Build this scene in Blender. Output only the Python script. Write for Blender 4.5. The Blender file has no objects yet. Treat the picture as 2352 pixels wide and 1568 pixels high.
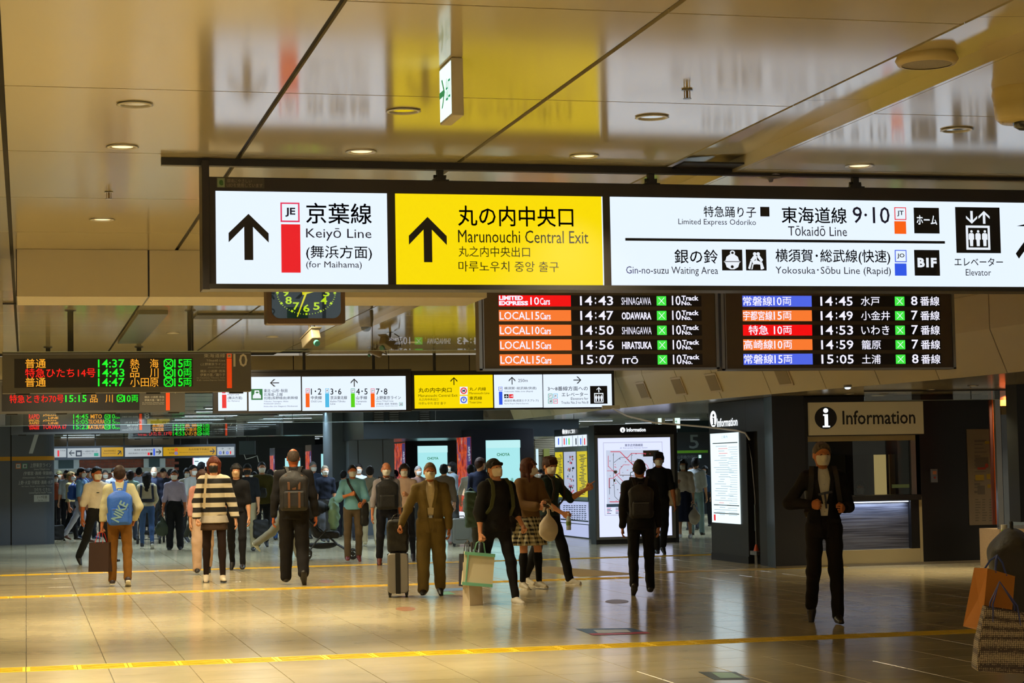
import bpy, bmesh, math, random
import numpy as np
from mathutils import Vector, Matrix

random.seed(7)
PI = math.pi
SC = bpy.context.scene
COL = SC.collection
# ------------------------------------------------------------------ camera
FPX = 4600.0; EYE = 1.55
HEAD = math.atan(1120 / FPX); PITCH = math.atan(286 / FPX); ROLL = 0.018
_fh = np.array([math.sin(HEAD), math.cos(HEAD), 0]); _r0 = np.array([math.cos(HEAD), -math.sin(HEAD), 0]); _z = np.array([0, 0, 1.0])
CF = _fh * math.cos(PITCH) + _z * math.sin(PITCH); _u0 = np.cross(_r0, CF)
CR = _r0 * math.cos(ROLL) - _u0 * math.sin(ROLL); CU = _u0 * math.cos(ROLL) + _r0 * math.sin(ROLL)
CP = np.array([0, 0, EYE])
cam = bpy.data.objects.new('camera', bpy.data.cameras.new('camera')); COL.objects.link(cam)
M = Matrix.Identity(4)
for i in range(3):
    M[i][0] = CR[i]; M[i][1] = CU[i]; M[i][2] = -CF[i]; M[i][3] = CP[i]
cam.matrix_world = M
cam.data.sensor_width = 36; cam.data.lens = FPX / 2352 * 36; cam.data.clip_start = 0.1; cam.data.clip_end = 400
SC.camera = cam

def S(r, g, b):
    def c(v):
        v /= 255.0
        return v / 12.92 if v <= .04045 else ((v + .055) / 1.055) ** 2.4
    return (c(r), c(g), c(b), 1)

# ------------------------------------------------------------------ world, light, exposure
SC.view_settings.view_transform = 'Standard'; SC.view_settings.look = 'None'
SC.view_settings.gamma = 1; SC.view_settings.use_curve_mapping = False
SC.view_settings.exposure = 0.0
W = bpy.data.worlds.new('world'); SC.world = W; W.use_nodes = True
W.node_tree.nodes['Background'].inputs[0].default_value = (1.0, 0.90, 0.72, 1)
W.node_tree.nodes['Background'].inputs[1].default_value = 0.38
WARM = (1.0, 0.835, 0.53); COOL = (0.62, 0.82, 1.0)
SC.cycles.max_bounces = 6; SC.cycles.diffuse_bounces = 3; SC.cycles.glossy_bounces = 4
SC.cycles.transparent_max_bounces = 24; SC.cycles.transmission_bounces = 4
SC.cycles.caustics_reflective = False; SC.cycles.caustics_refractive = False
SC.cycles.use_denoising = True
SC.cycles.sample_clamp_indirect = 4.0
def area(loc, w, h, power, color, spread=150, rot=(0, 0, 0), shape='RECTANGLE'):
    l = bpy.data.lights.new('lamp', 'AREA'); l.shape = shape; l.size = w
    if shape == 'RECTANGLE': l.size_y = h
    l.energy = power; l.color = color; l.spread = math.radians(spread)
    o = bpy.data.objects.new('lamp', l); COL.objects.link(o); o.location = loc; o.rotation_euler = rot
    return o
# warm recessed downlights of the near hall, plus rear rows added to brighten the fascia (the lamps sit just under the ceiling sheet)
for iy, yy in enumerate([1.5, 5.5, 10.35, 11.7, 15.1, 16.4, 20.2, 21.6, 24.6, 26.2, 28.6, 31.0]):
    for xx in (0.55, 3.33, 5.14, 7.9, 10.2):
        if xx > 8 and yy > 22: continue
        if xx > 6 and yy < 8: continue
        single = iy < 2
        area((xx, yy, 3.42), .16, .16, 62 if single else (39 if yy < 24 else 56), WARM, 88 if yy < 24 else 168, shape='DISK')
for yy in (6, 11, 16, 21, 26):                       # further rows outside the frame
    area((-3.2, yy, 3.42), .3, .3, 70, WARM, 150, shape='DISK')
for yy in (24.5, 26.0):                              # soffit lamps over the booth
    for xx in (12.2, 13.6): area((xx, yy, 2.47), .1, .1, 16.0, WARM, 110, shape='DISK')
# cool tube lamps of the far hall, plus a last row added to brighten the brick wall
for yy in (36, 42, 48, 55, 63, 71, 77):
    for xx in (2.0, 7.0, 12.5, 18.0):
        area((xx, yy, 2.93), 2.4, .25, 120, COOL, 160)

# ------------------------------------------------------------------ pixel helpers (2352 x 1568 frame)
def ray(x, y): return CF + CR * (x - 1176) / FPX - CU * (y - 784) / FPX
def PZ(x, y, z):
    d = ray(x, y); return CP + d * (z - EYE) / d[2]
def PY(x, y, Y):
    d = ray(x, y); return CP + d * Y / d[1]
def PX(x, y, X):
    d = ray(x, y); return CP + d * X / d[0]

# ------------------------------------------------------------------ materials
MATS = {}
def mat(name, col, rough=.5, metal=0, emit=0, spec=.5, coat=0, bump=0, bscale=60, var=0, vscale=8, ecol=None):
    if name in MATS: return MATS[name]
    m = bpy.data.materials.new(name); m.use_nodes = True
    nt = m.node_tree; b = nt.nodes['Principled BSDF']
    if len(col) == 3: col = S(*col)
    b.inputs['Base Color'].default_value = col
    b.inputs['Roughness'].default_value = rough; b.inputs['Metallic'].default_value = metal
    b.inputs['Specular IOR Level'].default_value = spec
    if coat: b.inputs['Coat Weight'].default_value = coat; b.inputs['Coat Roughness'].default_value = .05
    if emit:
        b.inputs['Emission Color'].default_value = ecol or col; b.inputs['Emission Strength'].default_value = emit
    if bump or var:
        tc = nt.nodes.new('ShaderNodeTexCoord'); n = nt.nodes.new('ShaderNodeTexNoise')
        nt.links.new(tc.outputs['Object'], n.inputs['Vector'])
        if var:
            n.inputs['Scale'].default_value = vscale; n.inputs['Detail'].default_value = 4
            mr = nt.nodes.new('ShaderNodeMapRange'); mr.inputs['From Min'].default_value = .3; mr.inputs['From Max'].default_value = .7
            mr.inputs['To Min'].default_value = 1 - var; mr.inputs['To Max'].default_value = 1 + var
            nt.links.new(n.outputs['Fac'], mr.inputs['Value'])
            vm = nt.nodes.new('ShaderNodeVectorMath'); vm.operation = 'SCALE'; vm.inputs[0].default_value = col[:3]
            nt.links.new(mr.outputs[0], vm.inputs['Scale']); nt.links.new(vm.outputs[0], b.inputs['Base Color'])
        if bump:
            n2 = nt.nodes.new('ShaderNodeTexNoise'); n2.inputs['Scale'].default_value = bscale; n2.inputs['Detail'].default_value = 3
            nt.links.new(tc.outputs['Object'], n2.inputs['Vector'])
            bp = nt.nodes.new('ShaderNodeBump'); bp.inputs['Strength'].default_value = bump; bp.inputs['Distance'].default_value = .01
            nt.links.new(n2.outputs['Fac'], bp.inputs['Height']); nt.links.new(bp.outputs[0], b.inputs['Normal'])
    MATS[name] = m
    return m
def emis(name, rgb, strength=1.0):
    return mat(name, (20, 20, 20), .4, emit=strength, ecol=S(*rgb), spec=.3)
def cloth(rgb, var=.12):
    return mat('cloth_%d_%d_%d' % tuple(rgb), rgb, .85, spec=.25, bump=.35, bscale=45, var=var, vscale=5)
def glass_mat(nm='glass', ior=2.1):
    if nm in MATS: return MATS[nm]
    m = bpy.data.materials.new(nm); m.use_nodes = True; nt = m.node_tree
    for n in list(nt.nodes): nt.nodes.remove(n)
    out = nt.nodes.new('ShaderNodeOutputMaterial'); mx = nt.nodes.new('ShaderNodeMixShader')
    tr = nt.nodes.new('ShaderNodeBsdfTransparent'); tr.inputs[0].default_value = (.93, .95, .94, 1)
    gl = nt.nodes.new('ShaderNodeBsdfGlossy'); gl.inputs['Roughness'].default_value = .01; gl.inputs[0].default_value = (.95, 1, .98, 1)
    fr = nt.nodes.new('ShaderNodeFresnel'); fr.inputs[0].default_value = ior
    nt.links.new(fr.outputs[0], mx.inputs[0]); nt.links.new(tr.outputs[0], mx.inputs[1]); nt.links.new(gl.outputs[0], mx.inputs[2])
    nt.links.new(mx.outputs[0], out.inputs[0]); MATS[nm] = m; return m

BLACK = mat('black_paint', (24, 23, 22), .45)
FRAME = mat('sign_frame_dark', (40, 36, 34), .38, .3)
CHAR = mat('charcoal_panel', (50, 50, 52), .4)
STEEL = mat('steel', (150, 150, 148), .3, .9)
DSTEEL = mat('dark_steel', (70, 68, 64), .35, .7)
WHITEP = emis('panel_white', (228, 241, 255), 1.06)
YELLP = emis('panel_yellow', (250, 220, 0), 1.0)
INK = mat('ink_black', (16, 16, 26), .5)
INKB = mat('ink_navy', (38, 42, 110), .5)
CREAM = mat('cream_enamel', (212, 200, 168), .45)

# ------------------------------------------------------------------ mesh helpers
class MB:
    def __init__(s): s.v = []; s.f = []
    def add(s, vs, fs):
        o = len(s.v); s.v += [tuple(map(float, v)) for v in vs]; s.f += [tuple(i + o for i in f) for f in fs]; return s
    def box(s, c, d, rz=0, R=None):
        x, y, z = d[0] / 2, d[1] / 2, d[2] / 2
        vs = [(-x, -y, -z), (x, -y, -z), (x, y, -z), (-x, y, -z), (-x, -y, z), (x, -y, z), (x, y, z), (-x, y, z)]
        if R is None and rz: R = Matrix.Rotation(rz, 3, 'Z')
        if R is not None: vs = [R @ Vector(v) for v in vs]
        vs = [(v[0] + c[0], v[1] + c[1], v[2] + c[2]) for v in vs]
        return s.add(vs, [(0, 3, 2, 1), (4, 5, 6, 7), (0, 1, 5, 4), (1, 2, 6, 5), (2, 3, 7, 6), (3, 0, 4, 7)])
    def bb(s, x0, x1, y0, y1, z0, z1):
        return s.box(((x0 + x1) / 2, (y0 + y1) / 2, (z0 + z1) / 2), (abs(x1 - x0), abs(y1 - y0), abs(z1 - z0)))
    def rbox(s, c, d, r=.02, n=3, axis='Z', R=None):      # box with rounded vertical edges
        o = 'XYZ'.index(axis); a, b = [(1, 2), (2, 0), (0, 1)][o]
        pts = []
        for cx, cy, a0 in ((1, 1, 0), (-1, 1, 90), (-1, -1, 180), (1, -1, 270)):
            for i in range(n + 1):
                t = math.radians(a0 + 90 * i / n); pts.append((cx * (d[a] / 2 - r) + r * math.cos(t), cy * (d[b] / 2 - r) + r * math.sin(t)))
        N = len(pts); vs = []
        for h in (-d[o] / 2, d[o] / 2):
            for p in pts:
                q = [0, 0, 0]; q[a] = p[0]; q[b] = p[1]; q[o] = h
                q = Vector(q)
                if R is not None: q = R @ q
                vs.append((q[0] + c[0], q[1] + c[1], q[2] + c[2]))
        fs = [tuple(range(N))[::-1], tuple(range(N, 2 * N))] + [(i, (i + 1) % N, N + (i + 1) % N, N + i) for i in range(N)]
        return s.add(vs, fs)
    def cyl(s, a, b, r, r2=None, n=12, caps=True):
        a = Vector(a); b = Vector(b); r2 = r if r2 is None else r2
        d = (b - a).normalized(); t = Vector((0, 0, 1)) if abs(d.z) < .9 else Vector((1, 0, 0))
        u = d.cross(t).normalized(); w = d.cross(u)
        vs = [a + (u * math.cos(2 * PI * i / n) + w * math.sin(2 * PI * i / n)) * r for i in range(n)]
        vs += [b + (u * math.cos(2 * PI * i / n) + w * math.sin(2 * PI * i / n)) * r2 for i in range(n)]
        fs = [(i, n + i, n + (i + 1) % n, (i + 1) % n) for i in range(n)]
        if caps: fs += [tuple(range(n)), tuple(range(n, 2 * n))[::-1]]
        return s.add(vs, fs)
    def tube(s, pts, r, n=8):
        pts = [Vector(p) for p in pts]; rings = []
        for i, p in enumerate(pts):
            d = (pts[min(i + 1, len(pts) - 1)] - pts[max(i - 1, 0)]).normalized()
            t = Vector((0, 0, 1)) if abs(d.z) < .95 else Vector((0, 1, 0))
            u = d.cross(t).normalized(); w = d.cross(u)
            rr = r[i] if isinstance(r, (list, tuple)) else r
            rings.append([p + (u * math.cos(2 * PI * k / n) + w * math.sin(2 * PI * k / n)) * rr for k in range(n)])
        vs = [v for q in rings for v in q]; fs = []
        for i in range(len(pts) - 1):
            for k in range(n):
                a, b = i * n + k, i * n + (k + 1) % n; fs.append((a, a + n, b + n, b))
        fs += [tuple(range(n)), tuple(range(len(vs) - n, len(vs)))[::-1]]
        return s.add(vs, fs)
    def strap(s, pts, w, t, side=(1, 0, 0)):     # flat band along a path
        pts = [Vector(p) for p in pts]; sd = Vector(side).normalized(); vs = []; fs = []
        for i, p in enumerate(pts):
            d = (pts[min(i + 1, len(pts) - 1)] - pts[max(i - 1, 0)]).normalized()
            q = (sd - d * sd.dot(d)).normalized(); nn = d.cross(q)
            for a, b in ((-1, -1), (1, -1), (1, 1), (-1, 1)): vs.append(p + q * a * w / 2 + nn * b * t / 2)
        for i in range(len(pts) - 1):
            for k in range(4):
                a, b = i * 4 + k, i * 4 + (k + 1) % 4; fs.append((a, b, b + 4, a + 4))
        fs += [(3, 2, 1, 0), tuple(range(len(vs) - 4, len(vs)))]
        return s.add(vs, fs)
    def prism(s, poly, z0, z1):
        n = len(poly)
        vs = [(p[0], p[1], z0) for p in poly] + [(p[0], p[1], z1) for p in poly]
        return s.add(vs, [tuple(range(n))[::-1], tuple(range(n, 2 * n))] + [(i, (i + 1) % n, n + (i + 1) % n, n + i) for i in range(n)])
    def lathe(s, prof, c=(0, 0, 0), n=24, cap=True):
        vs = []; fs = []
        for r, z in prof:
            for k in range(n): vs.append((c[0] + r * math.cos(2 * PI * k / n), c[1] + r * math.sin(2 * PI * k / n), c[2] + z))
        for i in range(len(prof) - 1):
            for k in range(n):
                a, b = i * n + k, i * n + (k + 1) % n; fs.append((a, b, b + n, a + n))
        if cap: fs += [tuple(range(n))[::-1], tuple(range(len(vs) - n, len(vs)))]
        return s.add(vs, fs)
    def build(s, name, m, parent=None, loc=None, smooth=False, bevel=0):
        me = bpy.data.meshes.new(name); me.from_pydata(s.v, [], s.f)
        return finish(name, me, m, parent, loc, smooth, bevel)
def finish(name, me, m, parent=None, loc=None, smooth=False, bevel=0):
    if m: me.materials.append(m)
    if smooth: me.polygons.foreach_set('use_smooth', [True] * len(me.polygons))
    me.update(); o = bpy.data.objects.new(name, me); COL.objects.link(o)
    if parent: o.parent = parent
    if loc is not None: o.location = loc
    if bevel:
        b = o.modifiers.new('b', 'BEVEL'); b.width = bevel; b.segments = 2; b.limit_method = 'ANGLE'
    if smooth == 'auto': pass
    return o
def tag(o, label=None, cat=None, group=None, kind=None):
    if label: o['label'] = label
    if cat: o['category'] = cat
    if group: o['group'] = group
    if kind: o['kind'] = kind
    return o
def empty(name, loc=(0, 0, 0), rz=0, label=None, cat=None, group=None, kind=None):
    o = bpy.data.objects.new(name, None); COL.objects.link(o); o.location = loc; o.rotation_euler = (0, 0, rz)
    o.empty_display_size = .1
    return tag(o, label, cat, group, kind)
def struct(o): o['kind'] = 'structure'; return o
def copy_obj(o, parent=None, loc=None):
    c = o.copy(); COL.objects.link(c)
    if parent: c.parent = parent
    if loc is not None: c.location = loc
    return c

# ------------------------------------------------------------------ flat printing: text and shapes on a face
_TC = {}
def glyphs(s, bold=0.0):
    if any(ord(ch) > 0x2E80 for ch in s): bold = 0.0
    k = (s, bold)
    if k in _TC: return _TC[k]
    c = bpy.data.curves.new('t', 'FONT'); c.body = s; c.resolution_u = 2; c.offset = bold
    o = bpy.data.objects.new('t', c); COL.objects.link(o)
    dg = bpy.context.evaluated_depsgraph_get()
    me = bpy.data.meshes.new_from_object(o.evaluated_get(dg))
    vs = [(v.co.x, v.co.y) for v in me.vertices]; fs = [tuple(p.vertices) for p in me.polygons]
    bpy.data.objects.remove(o); bpy.data.curves.remove(c); bpy.data.meshes.remove(me)
    xs = [v[0] for v in vs] or [0, 1]; ys = [v[1] for v in vs] or [0, 1]
    _TC[k] = (vs, fs, (min(xs), max(xs), min(ys), max(ys))); return _TC[k]
class Face:
    """a printed plane: axis 'y' (faces -Y, u=+X), 'x' (faces -X, u=-Y), 'Y' (faces +Y, u=-X) or 'z' (floor, u=+X, v=+Y)"""
    def __init__(s, axis, pos, parent=None):
        s.axis = axis; s.pos = pos; s.parent = parent; s.b = {}
    def uv(s, px, py):
        if s.axis in 'yY': p = PY(px, py, s.pos); return (p[0], p[2])
        if s.axis == 'x': p = PX(px, py, s.pos); return (-p[1], p[2])
        p = PZ(px, py, s.pos); return (p[0], p[1])
    def rect(s, x0, y0, x1, y1):
        xc, yc = (x0 + x1) / 2, (y0 + y1) / 2
        a = s.uv(x0, yc)[0]; b = s.uv(x1, yc)[0]; t = s.uv(xc, y0)[1]; o = s.uv(xc, y1)[1]
        return a, o, b, t
    def p3(s, u, v, lift):
        if s.axis == 'y': return (u, s.pos - lift, v)
        if s.axis == 'Y': return (-u, s.pos + lift, v)
        if s.axis == 'x': return (s.pos - lift, -u, v)
        return (u, v, s.pos + lift)
    def put(s, m, vs, fs, lift):
        s.b.setdefault((m.name, lift), (m, MB()))[1].add([s.p3(u, v, lift) for u, v in vs], fs)
    def quad(s, m, R, lift=.002, px=True):
        a, o, b, t = s.rect(*R) if px else R
        s.put(m, [(a, o), (b, o), (b, t), (a, t)], [(0, 1, 2, 3)], lift)
    def text(s, m, txt, R, bold=0.0, lift=.002, px=True, fit=True):
        a, o, b, t = s.rect(*R) if px else R
        vs, fs, (x0, x1, y0, y1) = glyphs(txt, bold)
        sy = (t - o) / max(y1 - y0, 1e-6); sx = (b - a) / max(x1 - x0, 1e-6)
        if not fit: sx = sy
        s.put(m, [(a + (x - x0) * sx, o + (y - y0) * sy) for x, y in vs], fs, lift)
        if bold > .005 and any(ord(ch) > 0x2E80 for ch in txt):      # heavier weight: the strokes printed again, slightly offset
            for dx, dy in ((.8, 0), (0, .8)): s.put(m, [(a + (x - x0) * sx + dx * bold * sy, o + (y - y0) * sy + dy * bold * sy) for x, y in vs], fs, lift)
    def poly(s, m, pts, R, lift=.002, px=True):
        a, o, b, t = s.rect(*R) if px else R
        s.put(m, [(a + x * (b - a), t + y * (o - t)) for x, y in pts], [tuple(range(len(pts)))[::-1]], lift)
    def tris(s, m, polys, R, lift=.002, px=True):
        for p in polys: s.poly(m, p, R, lift, px)
    def ring(s, m, R, w, lift=.002, px=True):    # rectangular outline, w = fraction of height
        a, o, b, t = s.rect(*R) if px else R
        k = w * (t - o)
        for q in ((a, o, b, o + k), (a, t - k, b, t), (a, o, a + k, t), (b - k, o, b, t)): s.quad(m, q, lift, False)
    def disc(s, m, R, r0=0, n=28, lift=.002, px=True):
        a, o, b, t = s.rect(*R) if px else R
        cx, cy, rx, ry = (a + b) / 2, (o + t) / 2, (b - a) / 2, (t - o) / 2
        c = [(math.cos(2 * PI * i / n), math.sin(2 * PI * i / n)) for i in range(n)]
        if r0 == 0: s.put(m, [(cx + x * rx, cy + y * ry) for x, y in c], [tuple(range(n))], lift)
        else:
            vs = [(cx + x * rx, cy + y * ry) for x, y in c] + [(cx + x * rx * r0, cy + y * ry * r0) for x, y in c]
            s.put(m, vs, [(i, (i + 1) % n, n + (i + 1) % n, n + i) for i in range(n)], lift)
    ARROW = [(.5, 0), (1, .42), (1, .62), (.61, .28), (.61, 1), (.39, 1), (.39, .28), (0, .62), (0, .42)]
    def arrow(s, m, d, R, lift=.002, px=True, thin=0):
        A = s.ARROW if not thin else [(.5, 0), (.97, .42), (.97, .62), (.56, .2), (.56, 1), (.44, 1), (.44, .2), (.03, .62), (.03, .42)]
        L = [A[0], A[7], A[8]]
        parts = [[A[0], A[8], A[7], A[6]], [A[0], A[6], A[3]], [A[0], A[3], A[2], A[1]], [A[6], A[5], A[4], A[3]]]
        def t(p):
            x, y = p
            if d == 'u': return (x, y)
            if d == 'd': return (1 - x, 1 - y)
            if d == 'l': return (y, 1 - x)
            if d == 'r': return (1 - y, x)
            c = .7071; X, Y = (x - .5), (y - .5)
            if d == 'ur': return (.5 + c * (X - Y), .5 + c * (X + Y))
        for q in parts:
            q = [t(p) for p in q]; s.poly(m, q[::-1], R, lift, px)
    def flush(s, name='lettering', parent=None):
        n = 0
        for (mn, lift), (m, mb) in s.b.items():
            mb.build(name, m, parent or s.parent)
            n += 1
        s.b = {}
def sq(face, code, R, col, lift=.002):           # line badge: coloured outline, white field, two letters
    W_ = MATS.get('badge_white') or emis('badge_white', (240, 246, 255), 1.0)
    face.quad(col, R, lift); h = R[3] - R[1]; k = max(h * .1, .8)
    q = (R[0] + k, R[1] + k, R[2] - k, R[3] - k); face.quad(W_, q, lift + .001)
    face.text(INKB, code, (R[0] + h * .2, R[1] + h * .27, R[2] - h * .2, R[3] - h * .27), .02, lift + .002)
def col(name, rgb, e=0.0):
    return emis(name, rgb, e) if e else mat(name, rgb, .5)
RED = emis('print_red', (240, 30, 40), .95); ORA = emis('print_orange', (255, 100, 20), .95); BLU = emis('print_blue', (50, 90, 235), .95)
GRN = emis('print_green', (90, 215, 20), .95); SKY = emis('print_sky', (80, 190, 235), .95); DGR = emis('print_dark_green', (20, 125, 60), .8)
PNK = emis('print_pink', (240, 60, 100), .9); TEA = emis('print_teal', (40, 160, 130), .9); WHI = emis('print_white', (235, 242, 250), 1.0)
# ================================================================== floor
G = .635
def tile_floor_mat():
    m = bpy.data.materials.new('polished_stone'); m.use_nodes = True; nt = m.node_tree; b = nt.nodes['Principled BSDF']
    tc = nt.nodes.new('ShaderNodeTexCoord'); ge = nt.nodes.new('ShaderNodeNewGeometry')
    n = nt.nodes.new('ShaderNodeTexNoise'); n.inputs['Scale'].default_value = 1.3; n.inputs['Detail'].default_value = 6
    nt.links.new(ge.outputs['Position'], n.inputs['Vector'])
    cr = nt.nodes.new('ShaderNodeValToRGB'); cr.color_ramp.elements[0].position = .35; cr.color_ramp.elements[1].position = .7
    cr.color_ramp.elements[0].color = S(184, 170, 134); cr.color_ramp.elements[1].color = S(204, 189, 150)
    nt.links.new(n.outputs['Fac'], cr.inputs['Fac']); nt.links.new(cr.outputs[0], b.inputs['Base Color'])
    b.inputs['Roughness'].default_value = .16; b.inputs['Specular IOR Level'].default_value = .5
    mp = nt.nodes.new('ShaderNodeMapping'); mp.inputs['Scale'].default_value = (.5, 6, 1)
    nt.links.new(ge.outputs['Position'], mp.inputs['Vector'])
    n2 = nt.nodes.new('ShaderNodeTexNoise'); n2.inputs['Scale'].default_value = 1.5; n2.inputs['Detail'].default_value = 2
    nt.links.new(mp.outputs[0], n2.inputs['Vector'])
    bp = nt.nodes.new('ShaderNodeBump'); bp.inputs['Strength'].default_value = .12; bp.inputs['Distance'].default_value = .004
    nt.links.new(n2.outputs['Fac'], bp.inputs['Height']); nt.links.new(bp.outputs[0], b.inputs['Normal'])
    return m
STONE = tile_floor_mat()
GROUT = mat('grout', (70, 62, 48), .8)
fl = struct(MB().bb(-16, 40, -6, 110, -.12, -.006).build('floor', GROUT))
STRIPS = [(16.4, 16.8), (26.2, 26.6), (32.0, 32.4)]
tm = MB().bb(0, G - .005, 0, G - .005, -.006, 0); tile0 = None
y0 = 16.8 - 4 * G
rows = [y0 + i * G for i in range(20)]
def in_strip(y): return any(a < y + G - .05 and b > y + .05 for a, b in STRIPS)
rowsY = []
yy = -4.4
edges = []
def rows_between(a, b):
    n = max(1, round((b - a) / G)); return [(a + (b - a) * i / n, a + (b - a) * (i + 1) / n) for i in range(n)]
allrows = []
prev = -5.0
for a, b in STRIPS: allrows += rows_between(prev, a); prev = b
allrows += rows_between(prev, 66.0)
cnt = 0; stuffm = MB()
for (ya, yb) in allrows:
    for i in range(-14, 58):
        xa = i * G; xb = xa + G
        # field of view wedge
        vis = (xb > ya * -.003 - .1) and (xa < yb * .515)
        if ya > 14.0 and vis and cnt < 285 and yb < 24.5:
            sx = xb - xa - .004; sy = yb - ya - .004
            if tile0 is None:
                tile0 = MB().add([(0, 0, -.006), (G - .009, 0, -.006), (G - .004, G - .004, -.006), (0, G - .004, -.006), (.002, .002, 0), (G - .006, .002, 0), (G - .006, G - .006, 0), (.002, G - .006, 0)],
                                 [(4, 5, 6, 7), (0, 1, 5, 4), (1, 2, 6, 5), (2, 3, 7, 6), (3, 0, 4, 7)]).build('floor_tile', STONE, fl)
                o = tile0
            else: o = copy_obj(tile0, fl)
            o.location = (xa + .002, ya + .002, 0); o.scale = (1, sy / (G - .004), 1); cnt += 1
        else:
            if xb < -8 or ya > 66 or (ya > 30 and not (xa < yb * .53 + 2 and xb > -3)): continue
            g = .0035
            stuffm.add([(xa + g, ya + g, -.006), (xb - g, ya + g, -.006), (xb - g, yb - g, -.006), (xa + g, yb - g, -.006), (xa + 2 * g, ya + 2 * g, 0), (xb - 2 * g, ya + 2 * g, 0), (xb - 2 * g, yb - 2 * g, 0), (xa + 2 * g, yb - 2 * g, 0)],
                       [(4, 5, 6, 7), (0, 1, 5, 4), (1, 2, 6, 5), (2, 3, 7, 6), (3, 0, 4, 7)])
o = stuffm.build('floor_tiles', STONE, fl); o['kind'] = 'stuff'
far = MB().bb(-16, 40, 66, 105, -.006, 0).build('floor_slab', STONE, fl)
# tactile guide blocks
YEL = mat('tactile_yellow', (238, 200, 36), .45, var=.08, vscale=3)
def tactile(L=.4):
    m = MB().bb(0, L - .006, 0, .4, -.006, .001)
    for k in range(4): m.bb(.03, L - .03, .05 + k * .085, .085 + k * .085, .001, .006)
    return m
t0 = tactile().build('tactile_block', YEL, fl); t0.location = (-.4, 16.4, 0)
for (a, b), xr in zip(STRIPS, ((-.4, 9.6), (-.6, 8.0), (-.8, 14.0))):
    x = xr[0]
    while x < xr[1]:
        if not (a < 17 and x == xr[0]):
            copy_obj(t0, fl, (x, a, 0))
        x += .4
    # plain stone fills the rest of that row
    for q0, q1 in ((-9, xr[0]), (x, 32)):
        MB().bb(q0, q1, a + .002, b - .002, -.006, 0).build('floor_slab', STONE, fl)
# dull tactile branch leading to the map board
TAN = mat('tactile_tan', (178, 148, 60), .5)
m = MB()
pA = [PZ(1200, 1307, 0), PZ(1330, 1324, 0), PZ(1470, 1318, 0), PZ(1260, 1300, 0)]
m.add([(p[0], p[1], .003) for p in pA] + [(p[0], p[1], -.003) for p in pA], [(0, 1, 2, 3), (0, 4, 5, 1), (1, 5, 6, 2), (2, 6, 7, 3), (3, 7, 4, 0)])
m.build('tactile_branch', TAN, fl)
m = MB().bb(8.6, 11.6, 27.25, 27.6, -.001, .004).build('tactile_branch', TAN, fl)
# flat decals on the floor
def decal(label, px, cols, z=.002):
    e = empty('floor_sticker', tuple(PZ(sum(p[0] for p in px) / len(px), sum(p[1] for p in px) / len(px), 0)), label=label, cat='sticker')
    P3 = [PZ(x, y, 0) for x, y in px]; c = np.array(e.location)
    MB().add([(p[0] - c[0], p[1] - c[1], z) for p in P3] + [(p[0] - c[0], p[1] - c[1], .0005) for p in P3],
             [tuple(range(len(px)))[::-1]] + [(i, (i + 1) % len(px), len(px) + (i + 1) % len(px), len(px) + i) for i in range(len(px))]).build('sheet', cols, e)
    return e, c
STB = mat('sticker_blue', (30, 85, 130), .3); STR = mat('sticker_red', (190, 40, 45), .3); STW = mat('sticker_white', (205, 215, 225), .3)
e, c = decal('rectangular blue floor sticker with white field and red border in front of yellow blocks', [(1322, 1444), (1450, 1442), (1495, 1455), (1362, 1459)], STB)
for px, mm in (([(1362, 1447), (1440, 1446), (1452, 1453), (1375, 1455)], STW), ([(1352, 1455), (1485, 1451), (1495, 1455), (1362, 1459)], STR)):
    P3 = [PZ(x, y, 0) for x, y in px]; MB().add([(p[0] - c[0], p[1] - c[1], .0035) for p in P3], [(3, 2, 1, 0)]).build('print', mm, e)
e, c = decal('greenish framed floor sticker near the bottom edge of the view', [(1604, 1543), (1690, 1543), (1722, 1560), (1640, 1561)], mat('sticker_grey', (70, 80, 80), .3))
P3 = [PZ(x, y, 0) for x, y in [(1634, 1545), (1680, 1545), (1706, 1557), (1655, 1558)]]
MB().add([(p[0] - c[0], p[1] - c[1], .0035) for p in P3], [(3, 2, 1, 0)]).build('print', mat('sticker_pale', (150, 185, 165), .3), e)
def oval(label, cx, cy, rx, ry, mm):
    decal(label, [(cx + rx * math.cos(a * PI / 8), cy - ry * math.sin(a * PI / 8)) for a in range(16)], mm)
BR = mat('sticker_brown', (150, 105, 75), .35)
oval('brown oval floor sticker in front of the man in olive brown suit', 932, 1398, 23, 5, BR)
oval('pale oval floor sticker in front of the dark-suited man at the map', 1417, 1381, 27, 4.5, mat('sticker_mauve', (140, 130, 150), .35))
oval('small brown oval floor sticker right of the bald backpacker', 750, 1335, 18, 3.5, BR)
decal('green and dark floor sticker at the feet of the olive suit man', [(1005, 1360), (1030, 1358), (1046, 1364), (1015, 1366)], mat('sticker_green', (90, 165, 130), .4))
decal('blue and pink floor sticker beside the olive suit man', [(1008, 1352), (1075, 1349), (1075, 1355), (1015, 1358)], mat('sticker_blue2', (95, 130, 175), .4))

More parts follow.
